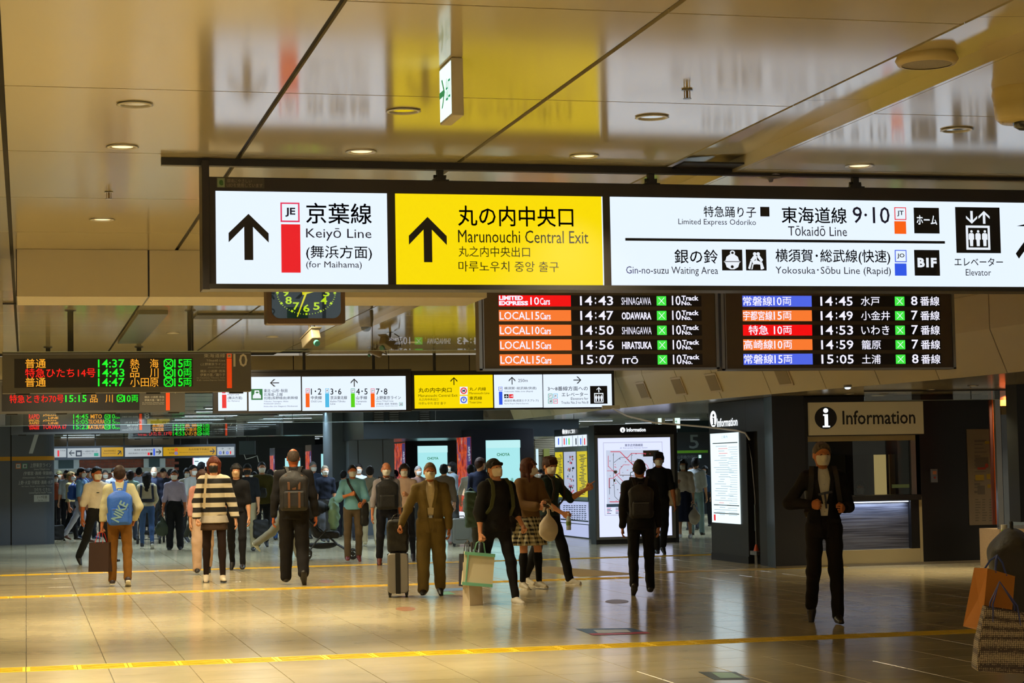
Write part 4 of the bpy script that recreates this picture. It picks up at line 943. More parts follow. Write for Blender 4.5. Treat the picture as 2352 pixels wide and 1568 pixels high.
# ---- right edge: steel framed glass with orange panel
rf = empty('glazed_partition', (0, 0, 0), label='steel framed glass partition with orange panel at the right edge', cat='partition')
YR = 25.6
def xr(px): return PY(px, 1100, YR)[0]
MB().bb(xr(2291), xr(2303), YR, YR + .06, PY(2297, 1210, YR)[2], 2.5).build('post', STEEL, rf); MB().bb(xr(2304), xr(2318), YR, YR + .06, PY(2300, 1215, YR)[2], PY(2300, 950, YR)[2]).build('post', mat('blue_steel', (110, 120, 135), .3, .6), rf)
MB().bb(xr(2291), xr(2420), YR + .02, YR + .05, PY(2300, 1215, YR)[2], PY(2300, 1207, YR)[2]).build('sill', STEEL, rf)
MB().bb(xr(2304), xr(2420), YR - .02, YR + .05, PY(2300, 952, YR)[2], PY(2300, 932, YR)[2]).build('transom', mat('transom_tan', (120, 105, 75), .4, .3), rf)
MB().bb(xr(2318), xr(2420), YR + .03, YR + .04, PY(2300, 1208, YR)[2], PY(2300, 952, YR)[2]).build('pane', GL, rf)
MB().bb(xr(2322), xr(2360), YR + .5, YR + .53, .6, 2.5).build('orange_panel', mat('panel_orange', (190, 75, 15), .5, emit=.15, ecol=S(200, 80, 10)), rf)
MB().bb(xr(2316), xr(2324), YR + .5, YR + .53, .6, 2.5).build('brown_panel', mat('panel_brown', (90, 45, 35), .5), rf)
MB().bb(xr(2291), xr(2420), YR, YR + .6, 0, PY(2300, 1215, YR)[2]).build('granite_base', mat('granite', (150, 128, 100), .5, var=.2, vscale=90), rf)
dp = struct(MB().bb(PY(2338, 1000, 24.0)[0], PY(2420, 1000, 24.0)[0], 24.0, 24.3, .7, 2.5).build('trim_6', mat('dark_post', (28, 30, 30), .4)))

# ================================================================== map board
mbd = empty('map_board', (0, 0, 0), label='tall charcoal information board showing a lit railway network map', cat='map board')
YM = 37.6; CH2 = mat('board_charcoal', (58, 56, 56), .4, .2)
xa, xb = PY(1366, 1100, YM)[0], PY(1556, 1100, YM)[0]; zt = PY(1460, 975, YM)[2]
MB().bb(xa, xb, YM, YM + .35, 0, zt).build('body', CH2, mbd, bevel=.006)
MB().bb(xb - .07, xb, YM - .02, YM, 0, zt).bb(xa, xa + .045, YM - .02, YM, 0, zt).build('edge_post', CH2, mbd)
sx = lambda px: PY(px, 1110, YM)[0]
MB().bb(sx(1367), sx(1549), YM - .03, YM, PY(1460, 1237, YM)[2], PY(1460, 998, YM)[2]).build('screen_frame', mat('frame_silver', (150, 145, 135), .35, .6), mbd)
lp = MB().bb(sx(1374), sx(1540), YM - .035, YM - .03, PY(1457, 1231, YM)[2], PY(1457, 1005, YM)[2]).build('lit_panel', emis('map_white', (215, 222, 255), 1.15), mbd)
A = Face('y', YM - .002, mbd); A.disc(BW, (1424, 981, 1436, 993), 0, 24); A.poly(INK, [(.3, 0), (.75, 0), (.75, .88), (1, .88), (1, 1), (0, 1), (0, .88), (.35, .88)], (1428, 985.5, 1432.5, 991), .004); A.text(BW, 'Information', (1439, 982, 1483, 991), .03); A.flush()
A = Face('y', YM - .036, lp); MW = emis('map_field', (205, 215, 238), .95); MBL = mat('map_blue', (130, 165, 210), .5); MR = emis('map_red', (225, 90, 110), .8); MK = mat('map_ink', (70, 80, 110), .5)
A.ring(emis('map_border', (190, 190, 215), .8), (1387, 1015, 1523, 1182), .006)
A.quad(MW, (1393, 1033, 1517, 1163), .0025); A.text(MK, '東京近郊路線図', (1435, 1019, 1476, 1025), .02, .003); A.text(MK, 'JR･Metropolitan Railways System', (1424, 1027, 1487, 1030), 0, .003)
A.quad(MBL, (1393, 1156, 1517, 1163), .003); A.quad(mat('map_tan', (120, 100, 80), .6), (1477, 1034, 1513, 1048), .004)
def ln(m, P, w=1.2, lift=.0045):
    for (x0, y0), (x1, y1) in zip(P[:-1], P[1:]):
        dx, dy = x1 - x0, y1 - y0; L = math.hypot(dx, dy) or 1; nx, ny = -dy / L * w / 2, dx / L * w / 2
        q = [A.uv(x0 + nx, y0 + ny), A.uv(x0 - nx, y0 - ny), A.uv(x1 - nx, y1 - ny), A.uv(x1 + nx, y1 + ny)]
        A.put(m, q, [(0, 1, 2, 3)], lift)
ln(MR, [(1402, 1037), (1424, 1037), (1456, 1070), (1480, 1095), (1500, 1120)], 2); ln(MR, [(1440, 1052), (1450, 1041), (1484, 1041)], 1.6)
ln(MR, [(1397, 1072), (1397, 1046)], 1.2); ln(MR, [(1397, 1070), (1418, 1092), (1440, 1115)], 1.2); ln(MR, [(1394, 1081), (1412, 1081)]); ln(MR, [(1400, 1152), (1424, 1152), (1460, 1150)], 2)
ln(MR, [(1423, 1090), (1423, 1078), (1432, 1067), (1446, 1067)]); ln(MR, [(1452, 1060), (1475, 1060), (1486, 1068), (1492, 1080)]); ln(MR, [(1399, 1120), (1399, 1098), (1408, 1098), (1422, 1086)], 1.4)
for P in ([(1409, 1040), (1409, 1100), (1412, 1140), (1424, 1152)], [(1410, 1062), (1425, 1050), (1440, 1050)], [(1412, 1098), (1428, 1116), (1450, 1125)], [(1400, 1098), (1400, 1135)], [(1450, 1040), (1450, 1062), (1462, 1076)], [(1500, 1060), (1500, 1140)], [(1470, 1150), (1510, 1140)]): ln(MK, P, .9)
ln(mat('map_green', (70, 160, 110), .5), [(1448, 1098), (1448, 1085), (1456, 1082), (1464, 1090), (1462, 1106), (1452, 1108), (1448, 1098)], 1.5)
ln(mat('map_or', (220, 150, 60), .5), [(1423, 1091), (1448, 1091), (1470, 1096)], 1.3)
for k in range(90):
    x = rg.uniform(1396, 1512); y = rg.uniform(1040, 1150); A.quad(rg.choice((MK, MK, MR, MBL)), (x, y, x + rg.uniform(1, 4), y + 1.2), .005)
for q in ((1410, 1080, 1417, 1087), (1409, 1100, 1413, 1106)): A.quad(mat('map_tan2', (165, 140, 115), .6), q, .0055)
for c in range(6):
    for r in range(5): A.quad(MK if (r + c) % 3 else MR, (1394 + c * 20, 1166 + r * 3, 1394 + c * 20 + rg.uniform(5, 12), 1167.3 + r * 3), .003)
A.flush('map_print')
# side board with area map, facing left
sb = empty('area_board', (0, 0, 0), label='side board with yellow timetables and area map left of the network map', cat='map board')
XB = 11.42; yA, yB = PX(1361, 1100, XB)[1], PX(1275, 1100, XB)[1]
MB().bb(XB, XB + .4, yA, yB, 0, PX(1340, 982, XB)[2]).build('body', CH2, sb)
def slab(R, m, nm, t=.012):
    A = Face('x', XB); a, o, b, tt = A.rect(*R); return MB().bb(XB - t, XB + .001, -b, -a, o, tt).build(nm, m, sb)
MB().bb(XB - .02, XB + .3, yA - .12, yA, 0, PX(1350, 980, XB)[2]).build('edge_post', CH2, sb)
slab((1275, 1026, 1350, 1148), mat('frame_silver', (150, 145, 135), .35, .6), 'screen_frame', .008)
l1 = slab((1276, 1000, 1348, 1025), WHITEP, 'lit_panel'); y1_ = slab((1277, 1038, 1294, 1141), emis('tt_yellow', (225, 205, 20), .85), 'lit_panel'); l2 = slab((1297, 1037, 1324, 1141), emis('map_white2', (190, 200, 225), .85), 'lit_panel')
y2_ = slab((1327, 1036, 1350, 1141), emis('tt_yellow', (225, 205, 20), .85), 'lit_panel'); l3 = slab((1288, 1151, 1352, 1201), emis('map_white3', (190, 200, 240), .9), 'lit_panel'); l4 = slab((1288, 1203, 1352, 1231), emis('map_white3', (190, 200, 240), .9), 'lit_panel')
A = Face('x', XB - .013, sb)
for x in (1291, 1315, 1327, 1338): A.quad(INK, (x, 1000, x + .8, 1025))
for x, m in ((1282, BLU), (1295, RED), (1300, SKY), (1306, GRN), (1322, INK), (1333, BLU), (1342, RED)): A.quad(m, (x, 1006, x + 2.4, 1021))
for k in range(26):
    A.quad(MK, (1279 + rg.random() * 8, 1044 + k * 3.6, 1288 + rg.random() * 4, 1045.6 + k * 3.6)); A.quad(MK, (1330 + rg.random() * 8, 1044 + k * 3.6, 1340 + rg.random() * 8, 1045.6 + k * 3.6))
for k in range(60):
    x = 1303 + rg.random() * 14; y = 1045 + rg.random() * 90; A.quad(rg.choice((MK, MR, MBL, mat('map_or', (220, 150, 60), .5))), (x, y, x + rg.uniform(1, 4), y + rg.uniform(1, 5)), .003)
for r in range(8):
    for c in range(9): A.quad(MK, (1294 + c * 6, 1160 + r * 4.4, 1297 + c * 6 + rg.random() * 2, 1162 + r * 4.4))
A.quad(CH2, (1288, 1193, 1352, 1196), .003); A.text(BW, '駅構内のご案内', (1297, 986, 1322, 996), .02, .016); A.disc(BW, (1293, 985, 1297, 997), 0, 14, .016)
A.flush('board_print')

# ================================================================== signage pillars
DK = mat('pillar_dark', (16, 18, 26), .3); TEAL = emis('ad_teal', (165, 228, 232), 1.05)
def ad_side_mat():
    m = bpy.data.materials.new('poster_glow'); m.use_nodes = True; nt = m.node_tree; b = nt.nodes['Principled BSDF']
    ge = nt.nodes.new('ShaderNodeNewGeometry'); n = nt.nodes.new('ShaderNodeTexNoise'); n.inputs['Scale'].default_value = 5; n.inputs['Detail'].default_value = 4
    nt.links.new(ge.outputs['Position'], n.inputs['Vector']); cr = nt.nodes.new('ShaderNodeValToRGB'); e = cr.color_ramp.elements
    e[0].position = .3; e[0].color = S(40, 20, 60); e[1].position = .75; e[1].color = S(255, 190, 120)
    for p, c in ((.42, S(160, 30, 20)), (.52, S(225, 90, 30)), (.62, S(120, 60, 110))): x = e.new(p); x.color = c
    nt.links.new(n.outputs['Fac'], cr.inputs[0]); b.inputs['Base Color'].default_value = (.02, .02, .02, 1)
    nt.links.new(cr.outputs[0], b.inputs['Emission Color']); b.inputs['Emission Strength'].default_value = .8; return m
ADM = ad_side_mat()
def pillar(label, Y, xl, xm, xr_, yt, s, side, txt):
    e = empty('signage_pillar', (0, 0, 0), label=label, cat='pillar')
    x0 = PY(xm, 1100, Y)[0]; x1 = PY(xr_, 1100, Y)[0]
    yd = PX(xl, 1100, x0)[1]
    MB().bb(x0, x1, Y, yd, 0, min(3.0, PY((xm + xr_) / 2, yt, Y)[2])).build('body', DK, e, bevel=.01)
    if s:
        pn = MB().bb(PY(s[0], 1100, Y)[0], PY(s[2], 1100, Y)[0], Y - .02, Y + .001, PY(s[0], s[3], Y)[2], PY(s[0], s[1], Y)[2]).build('screen', TEAL, e)
        A = Face('y', Y - .021, pn)
        if txt:
            cx = (s[0] + s[2]) / 2; w = (s[2] - s[0]); A.text(DGR, 'CHOYA', (cx - w * .19, s[1] + w * .37, cx + w * .19, s[1] + w * .37 + w * .09), .02)
            A.quad(emis('ad_line', (190, 240, 242), 1.0), (s[0], s[1], s[2], s[1] + w * .22), .001)
            A.text(DGR, '梅', (s[0] + w * .72, s[1] + w * 1.1, s[0] + w * .8, s[1] + w * 1.25), 0); A.flush()
    if side:
        A = Face('x', x0); a, o, b, t = A.rect(*side); MB().bb(x0 - .015, x0 + .001, -b, -a, o, t).build('side_poster', ADM, e)
        pp = Face('x', x0 - .016, e); ww = side[2] - side[0]; hh = side[3] - side[1]
        pp.disc(emis('poster_cream', (245, 215, 175), .9), (side[0] + ww * .2, side[1] + hh * .52, side[0] + ww * .62, side[1] + hh * .72), 0, 16)
        pp.quad(emis('poster_violet', (60, 50, 110), .8), (side[0] + ww * .72, side[1], side[2], side[1] + hh * .9)); pp.quad(WHI, (side[0], side[3] - hh * .08, side[2], side[3]))
        pp.text(WHI, '今宵も', (side[0] + ww * .76, side[1] + hh * .1, side[0] + ww * .95, side[1] + hh * .3)); pp.flush('poster_print')
    return e
pillar('dark pillar with large teal advertising screen, nearest of its row', 43.0, 1050, 1084, 1228, 984, (1117, 1011, 1195, 1215), (1052, 1004, 1082, 1190), True)
pillar('dark pillar with teal advertising screen behind the olive suit man', 49.0, 906, 932, 1050, 1003, (960, 1024, 1028, 1195), (908, 1018, 931, 1180), True)
pillar('dark pillar with narrow teal screen right of the bald man', 58.0, 702, 716, 800, 1020, (738, 1042, 790, 1135), (703, 1036, 715, 1130), False)
pillar('smallest distant dark pillar with a screen behind the bald man', 68.0, 620, 632, 695, 1028, (655, 1052, 690, 1110), (621, 1046, 631, 1110), False)
gc = struct(MB().bb(PY(802, 1100, 46.5)[0], PY(906, 1100, 46.5)[0], 46.5, 48.5, 0, 3.0).build('pillar_grey', mat('column_blue_grey', (128, 142, 154), .3, .1)))
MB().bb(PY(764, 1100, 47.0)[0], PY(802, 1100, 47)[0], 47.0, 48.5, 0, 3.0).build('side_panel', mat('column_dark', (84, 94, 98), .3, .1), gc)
for px in (823, 880): x = PY(px, 1100, 46.5)[0]; MB().bb(x - .008, x + .008, 46.49, 46.5, 0, 3.0).build('joint', BLACK, gc)
# pillar with the large 7
p7 = empty('track_pillar', (0, 0, 0), label='dark grey rounded pillar with a large white 7 and orange band', cat='pillar')
YP = 46.0; PGm = mat('pillar_slate', (84, 92, 102), .28, .1)
xa, xb = PY(27, 1100, YP)[0], PY(125, 1110, YP)[0]
poly = [(xa, YP), (xb - .22, YP)] + [(xb - .22 + .22 * math.sin(a * PI / 12), YP + .22 - .22 * math.cos(a * PI / 12)) for a in range(1, 7)] + [(xb, YP + 1.2), (xa, YP + 1.2)]
MB().prism(poly, 0, 3.0).build('body', PGm, p7); MB().bb(xa - 1.2, xa - .03, YP + .02, YP + 1.2, 0, 3.0).build('side_body', PGm, p7); MB().bb(xa - .03, xa, YP + .06, YP + 1.1, 0, 3.0).build('seam', BLACK, p7)
poly2 = [(x + (.012 if x > xa + .1 else 0), y - .012) for x, y in poly[:8]] + poly[8:]
zz = PY(76, 1057, YP)[2]; MB().prism([(p[0] + (.008 if i not in (0, len(poly) - 1) else 0), p[1] - .008) for i, p in enumerate(poly)], zz, zz + .09).build('orange_band', mat('band_orange', (215, 150, 20), .4), p7)
MB().bb(xa - 1.2, xa - .03, YP + .01, YP + .03, zz, zz + .09).build('orange_band', mat('band_orange', (215, 150, 20), .4), p7)
A = Face('y', YP - .002, p7); WT = mat('pillar_white', (200, 205, 208), .5); A.poly(WT, [(0, 0), (1, 0), (1, .0), (.34, 1), (0, 1), (.66, .08), (0, .08)][2:5] + [(.64, 0)], (66, 985, 93, 1041)); A.quad(WT, (62, 985, 93, 989))
for t, R in (('上野東京ライン', (69, 1063, 118, 1073)), ('Ueno-Tōkyō Line', (78, 1075, 114, 1080)), ('(宇都宮･高崎･常磐線)', (54, 1082, 121, 1092)), ('(Utsunomiya･Takasaki･Jōban)', (52, 1094, 121, 1099)), ('上野･大宮･宇都宮･高崎･水戸', (42, 1103, 122, 1112)), ('for Ueno, Ōmiya, Utsunomiya, Takasaki', (50, 1114, 121, 1118)), ('ひたち･ときわ', (79, 1120, 115, 1128)), ('Limited Express Hitachi･Tokiwa', (67, 1129, 119, 1134))): A.text(WT, t, R)
A.quad(WT, (78, 1136, 113, 1152)); A.text(INK, '1〜7号車', (86, 1138, 108, 1145), 0, .004); A.text(INK, 'Car No. 1-7', (87, 1147, 107, 1150), 0, .004)
for x, c, m in ((36, 'JU', ORA), (51, 'JJ', TEA)):
    A.quad(mat('badge_or' if c == 'JU' else 'badge_te', (215, 120, 50) if c == 'JU' else (60, 140, 110), .5), (x, 1064, x + 12, 1076)); A.quad(WT, (x + 1.5, 1065.5, x + 10.5, 1074.5), .003); A.text(INK, c, (x + 3, 1067.5, x + 9, 1073), .03, .004)
A.flush()
# pillar with large 5
p5 = empty('track_pillar', (0, 0, 0), label='dark pillar with a large grey 5 and green band between the boards', cat='pillar')
Y5 = 58.0; MB().bb(PY(1540, 1050, Y5)[0], PY(1640, 1050, Y5)[0], Y5, Y5 + 1, 0, PY(1590, 992, Y5)[2]).build('body', mat('pillar_black5', (38, 44, 50), .3), p5)
A = Face('y', Y5 - .002, p5); G5 = mat('grey_five', (120, 130, 135), .5); A.text(G5, '5', (1583, 998, 1605, 1030), .01); A.quad(mat('band_green', (110, 175, 30), .5), (1553, 1034, 1626, 1040)); A.text(G5, '山手線(外回り)', (1556, 1045, 1602, 1054)); sq(A, 'JY', (1604, 1044, 1611, 1052), TEA); A.flush()
GB = mat('glass_shop', (40, 62, 70), .2); struct(MB().bb(PY(1556, 960, 66)[0], PY(1640, 960, 66)[0] + 8, 66, 66.2, 2.1, 3.0).build('trim_7', GB))
# brick building front
bw = struct(MB().bb(-10, PY(400, 1100, 80)[0], 80, 80.6, 0, 3.0).build('wall_brick', mat('mortar', (110, 95, 82), .9)))
BRK = mat('brick', (122, 62, 44), .8, var=.25, vscale=3)
bm_ = MB(); z = .02; r = 0
while z < 2.4:
    x = PY(118, 1100, 80)[0] - .2 + (r % 2) * .16
    while x < PY(398, 1100, 80)[0]:
        bm_.bb(x, x + .30, 79.985, 80.01, z, z + .10); x += .32
    z += .115; r += 1
o = bm_.build('bricks', BRK, bw); o['kind'] = 'stuff'
MB().bb(-4, PY(400, 1100, 80)[0], 79.9, 80, PY(300, 1085, 80)[2], PY(300, 1074, 80)[2]).build('stone_band', mat('stone_pale', (150, 150, 140), .7), bw)
WF = mat('window_frame_white', (165, 175, 180), .5); WG = mat('window_glass_dark', (60, 78, 84), .15)
for i, (a, b) in enumerate(((122, 182), (330, 380))):
    w = struct(MB().bb(PY(a, 1060, 79.9)[0], PY(b, 1060, 79.9)[0], 79.92, 79.99, PY(200, 1083 - i * 2, 79.9)[2], 2.6).build('window_%d' % (i + 1), WF))
    MB().bb(PY(a + 12, 1060, 79.9)[0], PY(b - 13, 1060, 79.9)[0], 79.90, 79.925, PY(200, 1076, 79.9)[2], 2.5).build('pane', WG, w)
    MB().bb(PY(a + 11, 1060, 79.9)[0], PY(b - 12, 1060, 79.9)[0], 79.88, 79.91, PY(200, 1077, 79.9)[2], PY(200, 1075, 79.9)[2]).build('window_sill', WF, w)
MB().bb(PY(335, 1050, 79.8)[0], PY(338, 1050, 79.8)[0] + .02, 79.8, 79.83, PY(300, 1072, 79.8)[2], 2.6)
struct(MB().bb(PY(400, 1100, 84)[0], PY(560, 1100, 84)[0] + 3, 84, 84.4, 0, 3.0).build('wall_passage_shade', mat('passage_shade', (20, 26, 32), .5)))  # dark sheet stands for the shade inside the far doorway
ms = empty('wall_screen', (0, 0, 0), label='bright white wall screen with red edge in the dark far passage', cat='screen')
MB().bb(PY(443, 1060, 76)[0], PY(493, 1060, 76)[0], 76, 76.1, PY(468, 1071, 76)[2], PY(468, 1047, 76)[2]).build('screen', emis('far_screen', (205, 232, 255), 1.4), ms)
A = Face('y', 75.999, ms); A.quad(RED, (443, 1047, 444.5, 1070)); A.text(BLU, '中央線', (447, 1049, 458, 1053)); A.quad(MBL, (447, 1058, 456, 1060)); A.flush('screen_print')
MB().bb(PY(460, 1060, 76)[0], PY(476, 1060, 76)[0], 76.04, 76.08, PY(468, 1047, 76)[2], 3.0).build('hanger', BLACK, ms)
# far yellow and white direction sign
DW = emis('far_panel_white', (195, 205, 210), .75); DY = emis('far_panel_yellow', (215, 165, 15), .75)
e, F_, zt = px_sign('long distant white and yellow direction sign over the brick wall', 72.0, 118, 541, 1022, 1053, 330, [(120, 152, 1030, 1050, DW), (155, 230, 1029, 1050, DW), (233, 283, 1027, 1048, DY), (287, 373, 1027, 1048, DW), (375, 496, 1026, 1046, DY), (499, 538, 1026, 1045, DW)], frame=mat('far_frame', (24, 28, 36), .5))
for px in (155, 219, 285, 350, 415, 477): x = PY(px, 1020, 72)[0]; MB().bb(x - .02, x + .02, 72.05, 72.1, zt, 3.0).build('hanger', BLACK, e)
A0, A1, A2, A3, A4, A5 = F_
A0.quad(RED, (132, 1034, 136, 1048)); A0.text(INK, '中央線', (138, 1033, 150, 1036)); A0.flush(); A1.arrow(INK, 'l', (158, 1034, 171, 1046)); A1.quad(INK, (174, 1034, 188, 1048)); A1.quad(DW, (177, 1038, 185, 1045), .004); A1.text(INK, '1〜8番線方面への', (190, 1034, 224, 1038)); A1.text(INK, 'エレベーター', (190, 1040, 212, 1043)); A1.quad(TEA, (216, 1040, 226, 1047)); A1.flush()
A2.text(INK, '丸の内中央口', (239, 1033, 266, 1037), .02); A2.text(INK, 'Marunouchi Central Exit', (237, 1039, 266, 1042)); A2.arrow(INK, 'ur', (269, 1033, 280, 1045)); A2.flush()
A3.text(INK, '横須賀･総武線(快速)', (308, 1031, 351, 1035), .01); A3.text(INK, '成田空港(成田エクスプレス)', (295, 1039, 337, 1043)); A3.quad(BLU, (352, 1030, 356, 1046)); A3.quad(RED, (339, 1039, 344, 1045)); A3.quad(INK, (345, 1039, 350, 1045)); A3.arrow(INK, 'r', (358, 1032, 371, 1043)); A3.flush()
A4.text(INK, '丸の内地下中央口', (433, 1029, 480, 1034), .01); A4.text(INK, 'Marunouchi Underground Central Exit', (412, 1037, 479, 1040)); A4.arrow(INK, 'r', (482, 1030, 494, 1042)); A4.disc(RED, (401, 1029, 408, 1036), .5); A4.disc(BLU, (401, 1037, 408, 1044), .5, lift=.003); A4.text(INK, '丸ノ内線', (385, 1030, 400, 1034)); A4.text(INK, '東西線', (388, 1038, 400, 1042)); A4.flush()
A5.arrow(INK, 'r', (506, 1028, 514, 1032), thin=1); A5.arrow(INK, 'r', (522, 1028, 530, 1032), thin=1); A5.disc(BLU, (503, 1036, 509, 1043), .5); A5.disc(INK, (512, 1035, 515, 1043)); A5.disc(BLU, (519, 1036, 525, 1043), .5, lift=.003); A5.disc(RED, (528, 1035, 531, 1043)); A5.flush()
# hanging monitor with loose cables
hm = empty('hanging_monitor', (0, 0, 0), label='tilted grey hanging monitor with loose white cables in the far hall', cat='monitor')
p = PY(568, 1028, 62.0); MB().box(tuple(p), (.5, .08, .42), rz=-.3).build('housing', mat('monitor_grey', (90, 105, 115), .3, .3), hm); MB().cyl((p[0], p[1], p[2] + .2), (p[0], p[1], 3.0), .03).build('hanger', BLACK, hm)
MB().tube([(p[0] - .1, p[1], p[2] - .2), (p[0] - .05, p[1], p[2] - .35), (p[0] + .15, p[1], p[2] - .3), (p[0] + .3, p[1], p[2] - .25), (p[0] + .35, p[1], p[2] - .45)], .015, 6).build('cable', WT, hm)
# exit signs far right
for px, py, Y, lb in ((1519, 955, 45.0, 'green arrow exit sign hanging near the map board'), (1556, 968, 60.0, 'tiny distant exit sign right of the green arrow sign'), (1255, 998, 66.0, 'tiny distant exit sign above the wooden shutter')):
    p = PY(px, py, Y); e = empty('exit_sign', tuple(p), label=lb, cat='sign'); h = .22
    MB().bb(-.09, .09, 0, .2, -h, h).build('housing', mat('exit_housing', (195, 185, 160), .5), e); MB().bb(-.085, .0 if Y < 50 else .085, -.006, .001, -h * .95, h * .95).build('face', emis('exit_face', (225, 250, 240), 1.2), e)
    A = Face('y', -.008); A.arrow(emis('exit_green', (10, 150, 80), .7), 'r', (-.075, -.05, -.015, .06), px=False); A.flush('lettering', e); MB().bb(-.02, .02, .08, .12, h, 3.0 - p[2]).build('hanger', BLACK, e)
sh = struct(MB().bb(PY(1228, 1040, 64)[0], PY(1275, 1040, 64)[0], 64, 64.2, 0, 2.6).build('wall_timber', mat('timber_grey', (88, 80, 66), .6)))
for k in range(12): MB().bb(PY(1228, 1040, 64)[0], PY(1275, 1040, 64)[0], 63.96, 64.0, 1.9 + k * .06, 1.945 + k * .06).build('slat', mat('slat_tan', (120, 108, 86), .6), sh)
MB().bb(PY(1232, 1060, 63.9)[0], PY(1237, 1060, 63.9)[0], 63.9, 63.95, 1.2, 2.1).build('light_strip', emis('strip_w', (210, 240, 250), 1.0), sh); MB().bb(PY(1250, 1060, 63.9)[0], PY(1263, 1060, 63.9)[0], 63.9, 63.95, 1.1, 2.1).build('poster', emis('poster_green', (150, 165, 80), .5), sh)
# ================================================================== clock, cameras, cable
cl = empty('wall_clock', (0, 0, 0), label='square bronze double-sided clock with glowing green numerals under the main sign', cat='clock')
YC = 14.6; BZ = mat('bronze', (96, 72, 42), .4, .7, bump=.4, bscale=90)
c = PY(703, 672, YC); W2 = (PY(793, 700, YC)[0] - PY(613, 700, YC)[0]) / 2; zb = PY(703, 743, YC)[2]; Hh = c[2] - zb
MB().rbox((c[0], YC + .09, c[2]), (2 * W2, .18, 2 * Hh), .015, axis='Y').build('housing', BZ, cl)
gd = MB().rbox((c[0], YC - .002, c[2]), (2 * W2 * .88, .006, 2 * Hh * .83), .06, 5, axis='Y').build('dial', mat('dial_green', (14, 34, 14), .12), cl)
MB().rbox((c[0], YC - .012, c[2]), (2 * W2 * .88, .004, 2 * Hh * .83), .06, 5, axis='Y').build('cover_glass', glass_mat('window_glass', 1.35), cl)
for s in (1,):
    A = Face('y', YC - .005, cl); NM = emis('clock_lume', (205, 240, 20), .95); HD = emis('clock_hand', (235, 225, 30), .95)
    rx = 2 * W2 * .88 / 2 * .82; rz_ = Hh * .83 * .82; cu, cv = c[0], c[2]
    for n in range(1, 13):
        a = n * PI / 6; u = cu + .72 * rx * math.sin(a); v = cv + .74 * rz_ * math.cos(a); w = .024 if n < 10 else .036
        A.text(NM, str(n), (u - w, v - .028, u + w, v + .028), .02, px=False)
    for n in range(60):
        a = n * PI / 30; r0, r1, w = (.97, 1.06, .008) if n % 5 == 0 else (1.0, 1.05, .002)
        q = [(cu + r * rx * math.sin(a) + sg * w * math.cos(a), cv + r * rz_ * math.cos(a) - sg * w * math.sin(a)) for r, sg in ((r0, -1), (r0, 1), (r1, 1), (r1, -1))]
        A.put(NM, q[::-1], [(0, 1, 2, 3)], .002)
    A.flush('dial_print')
    for a, L, w, nm in ((math.radians(33.5 * 6), .19, .008, 'minute_hand'), (math.radians(14.56 * 30), .12, .012, 'hour_hand')):
        dx, dz = math.sin(a), math.cos(a); nx, nz = dz, -dx
        MB().add([(cu - dx * .03 + nx * w, YC - .009, cv - dz * .03 + nz * w), (cu - dx * .03 - nx * w, YC - .009, cv - dz * .03 - nz * w), (cu + dx * L - nx * w * .5, YC - .009, cv + dz * L - nz * w * .5), (cu + dx * L + nx * w * .5, YC - .009, cv + dz * L + nz * w * .5)], [(0, 1, 2, 3), (3, 2, 1, 0)]).build(nm, HD, cl)
MB().cyl((c[0], YC + .09, c[2] + Hh), (c[0], YC + .09, ZC), .025).build('hanger_pole', BLACK, cl)
def cctv(px, py, Y, label, yaw, s=1.0):
    p = PY(px, py, Y); e = empty('security_camera', tuple(p), yaw, label=label, cat='camera')
    CG = mat('camera_tan', (128, 116, 96), .5)
    MB().box((0, 0, 0), (.11 * s, .3 * s, .11 * s), R=Matrix.Rotation(-.35, 3, 'X')).build('housing', CG, e, bevel=.012)
    MB().box((0, .0, .065 * s), (.13 * s, .34 * s, .012), R=Matrix.Rotation(-.35, 3, 'X')).build('sun_shield', CG, e)
    MB().cyl((0, -.14 * s, -.05 * s), (0, -.17 * s, -.065 * s), .035 * s).build('lens', mat('lens_teal', (60, 120, 110), .1), e)
    MB().tube([(0, .02, .05 * s), (0, .04, .16 * s), (0, .04, ZC - p[2] - .03)], .016).cyl((0, .04, ZC - p[2] - .03), (0, .04, ZC - p[2]), .045).build('bracket', CG, e)
    MB().tube([(.03, .12, 0), (.10, .14, -.03), (.12, .08, .1), (.06, .05, ZC - p[2] - .05)], .008, 6).build('cable', DSTEEL, e)
cctv(714, 778, 25.0, 'tan security camera hanging just below the clock', .3, 1.1)
cctv(893, 790, 27.0, 'tan security camera hanging right of the clock', -.8)
cctv(862, 810, 30.0, 'small security camera with blue lens above the yellow exit panel', -1.2, .7)
p = PY(840, 700, 23.6); e = empty('dome_camera', (p[0], p[1], ZC), label='tan pendant dome camera right of the clock', cat='camera')
MB().lathe([(.09, 0), (.09, -.12), (.075, -.19), (.07, -.2)], n=20).build('housing', mat('camera_tan', (128, 116, 96), .5), e, smooth=True); MB().lathe([(.062, -.2), (.055, -.235), (.03, -.255), (.001, -.26)], n=20, cap=False).build('dome', mat('dome_dark', (10, 10, 12), .05), e, smooth=True)
cp = [tuple(PY(px, py, Y)) for px, py, Y in ((1402, 935, 32), (1440, 955, 31.6), (1500, 970, 31), (1560, 975, 30.5), (1620, 980, 30), (1690, 988, 29.3), (1712, 994, 28.9), (1722, 1010, 28.8))]
e = empty('white_cable', (0, 0, 0), label='white cable drooping from the second sign to the kiosk', cat='cable'); MB().tube(cp, .014, 8).build('cord', mat('cable_white', (215, 215, 225), .4), e)
MB().box(cp[0], (.3, .1, .06)).build('clip_box', CREAM, e)
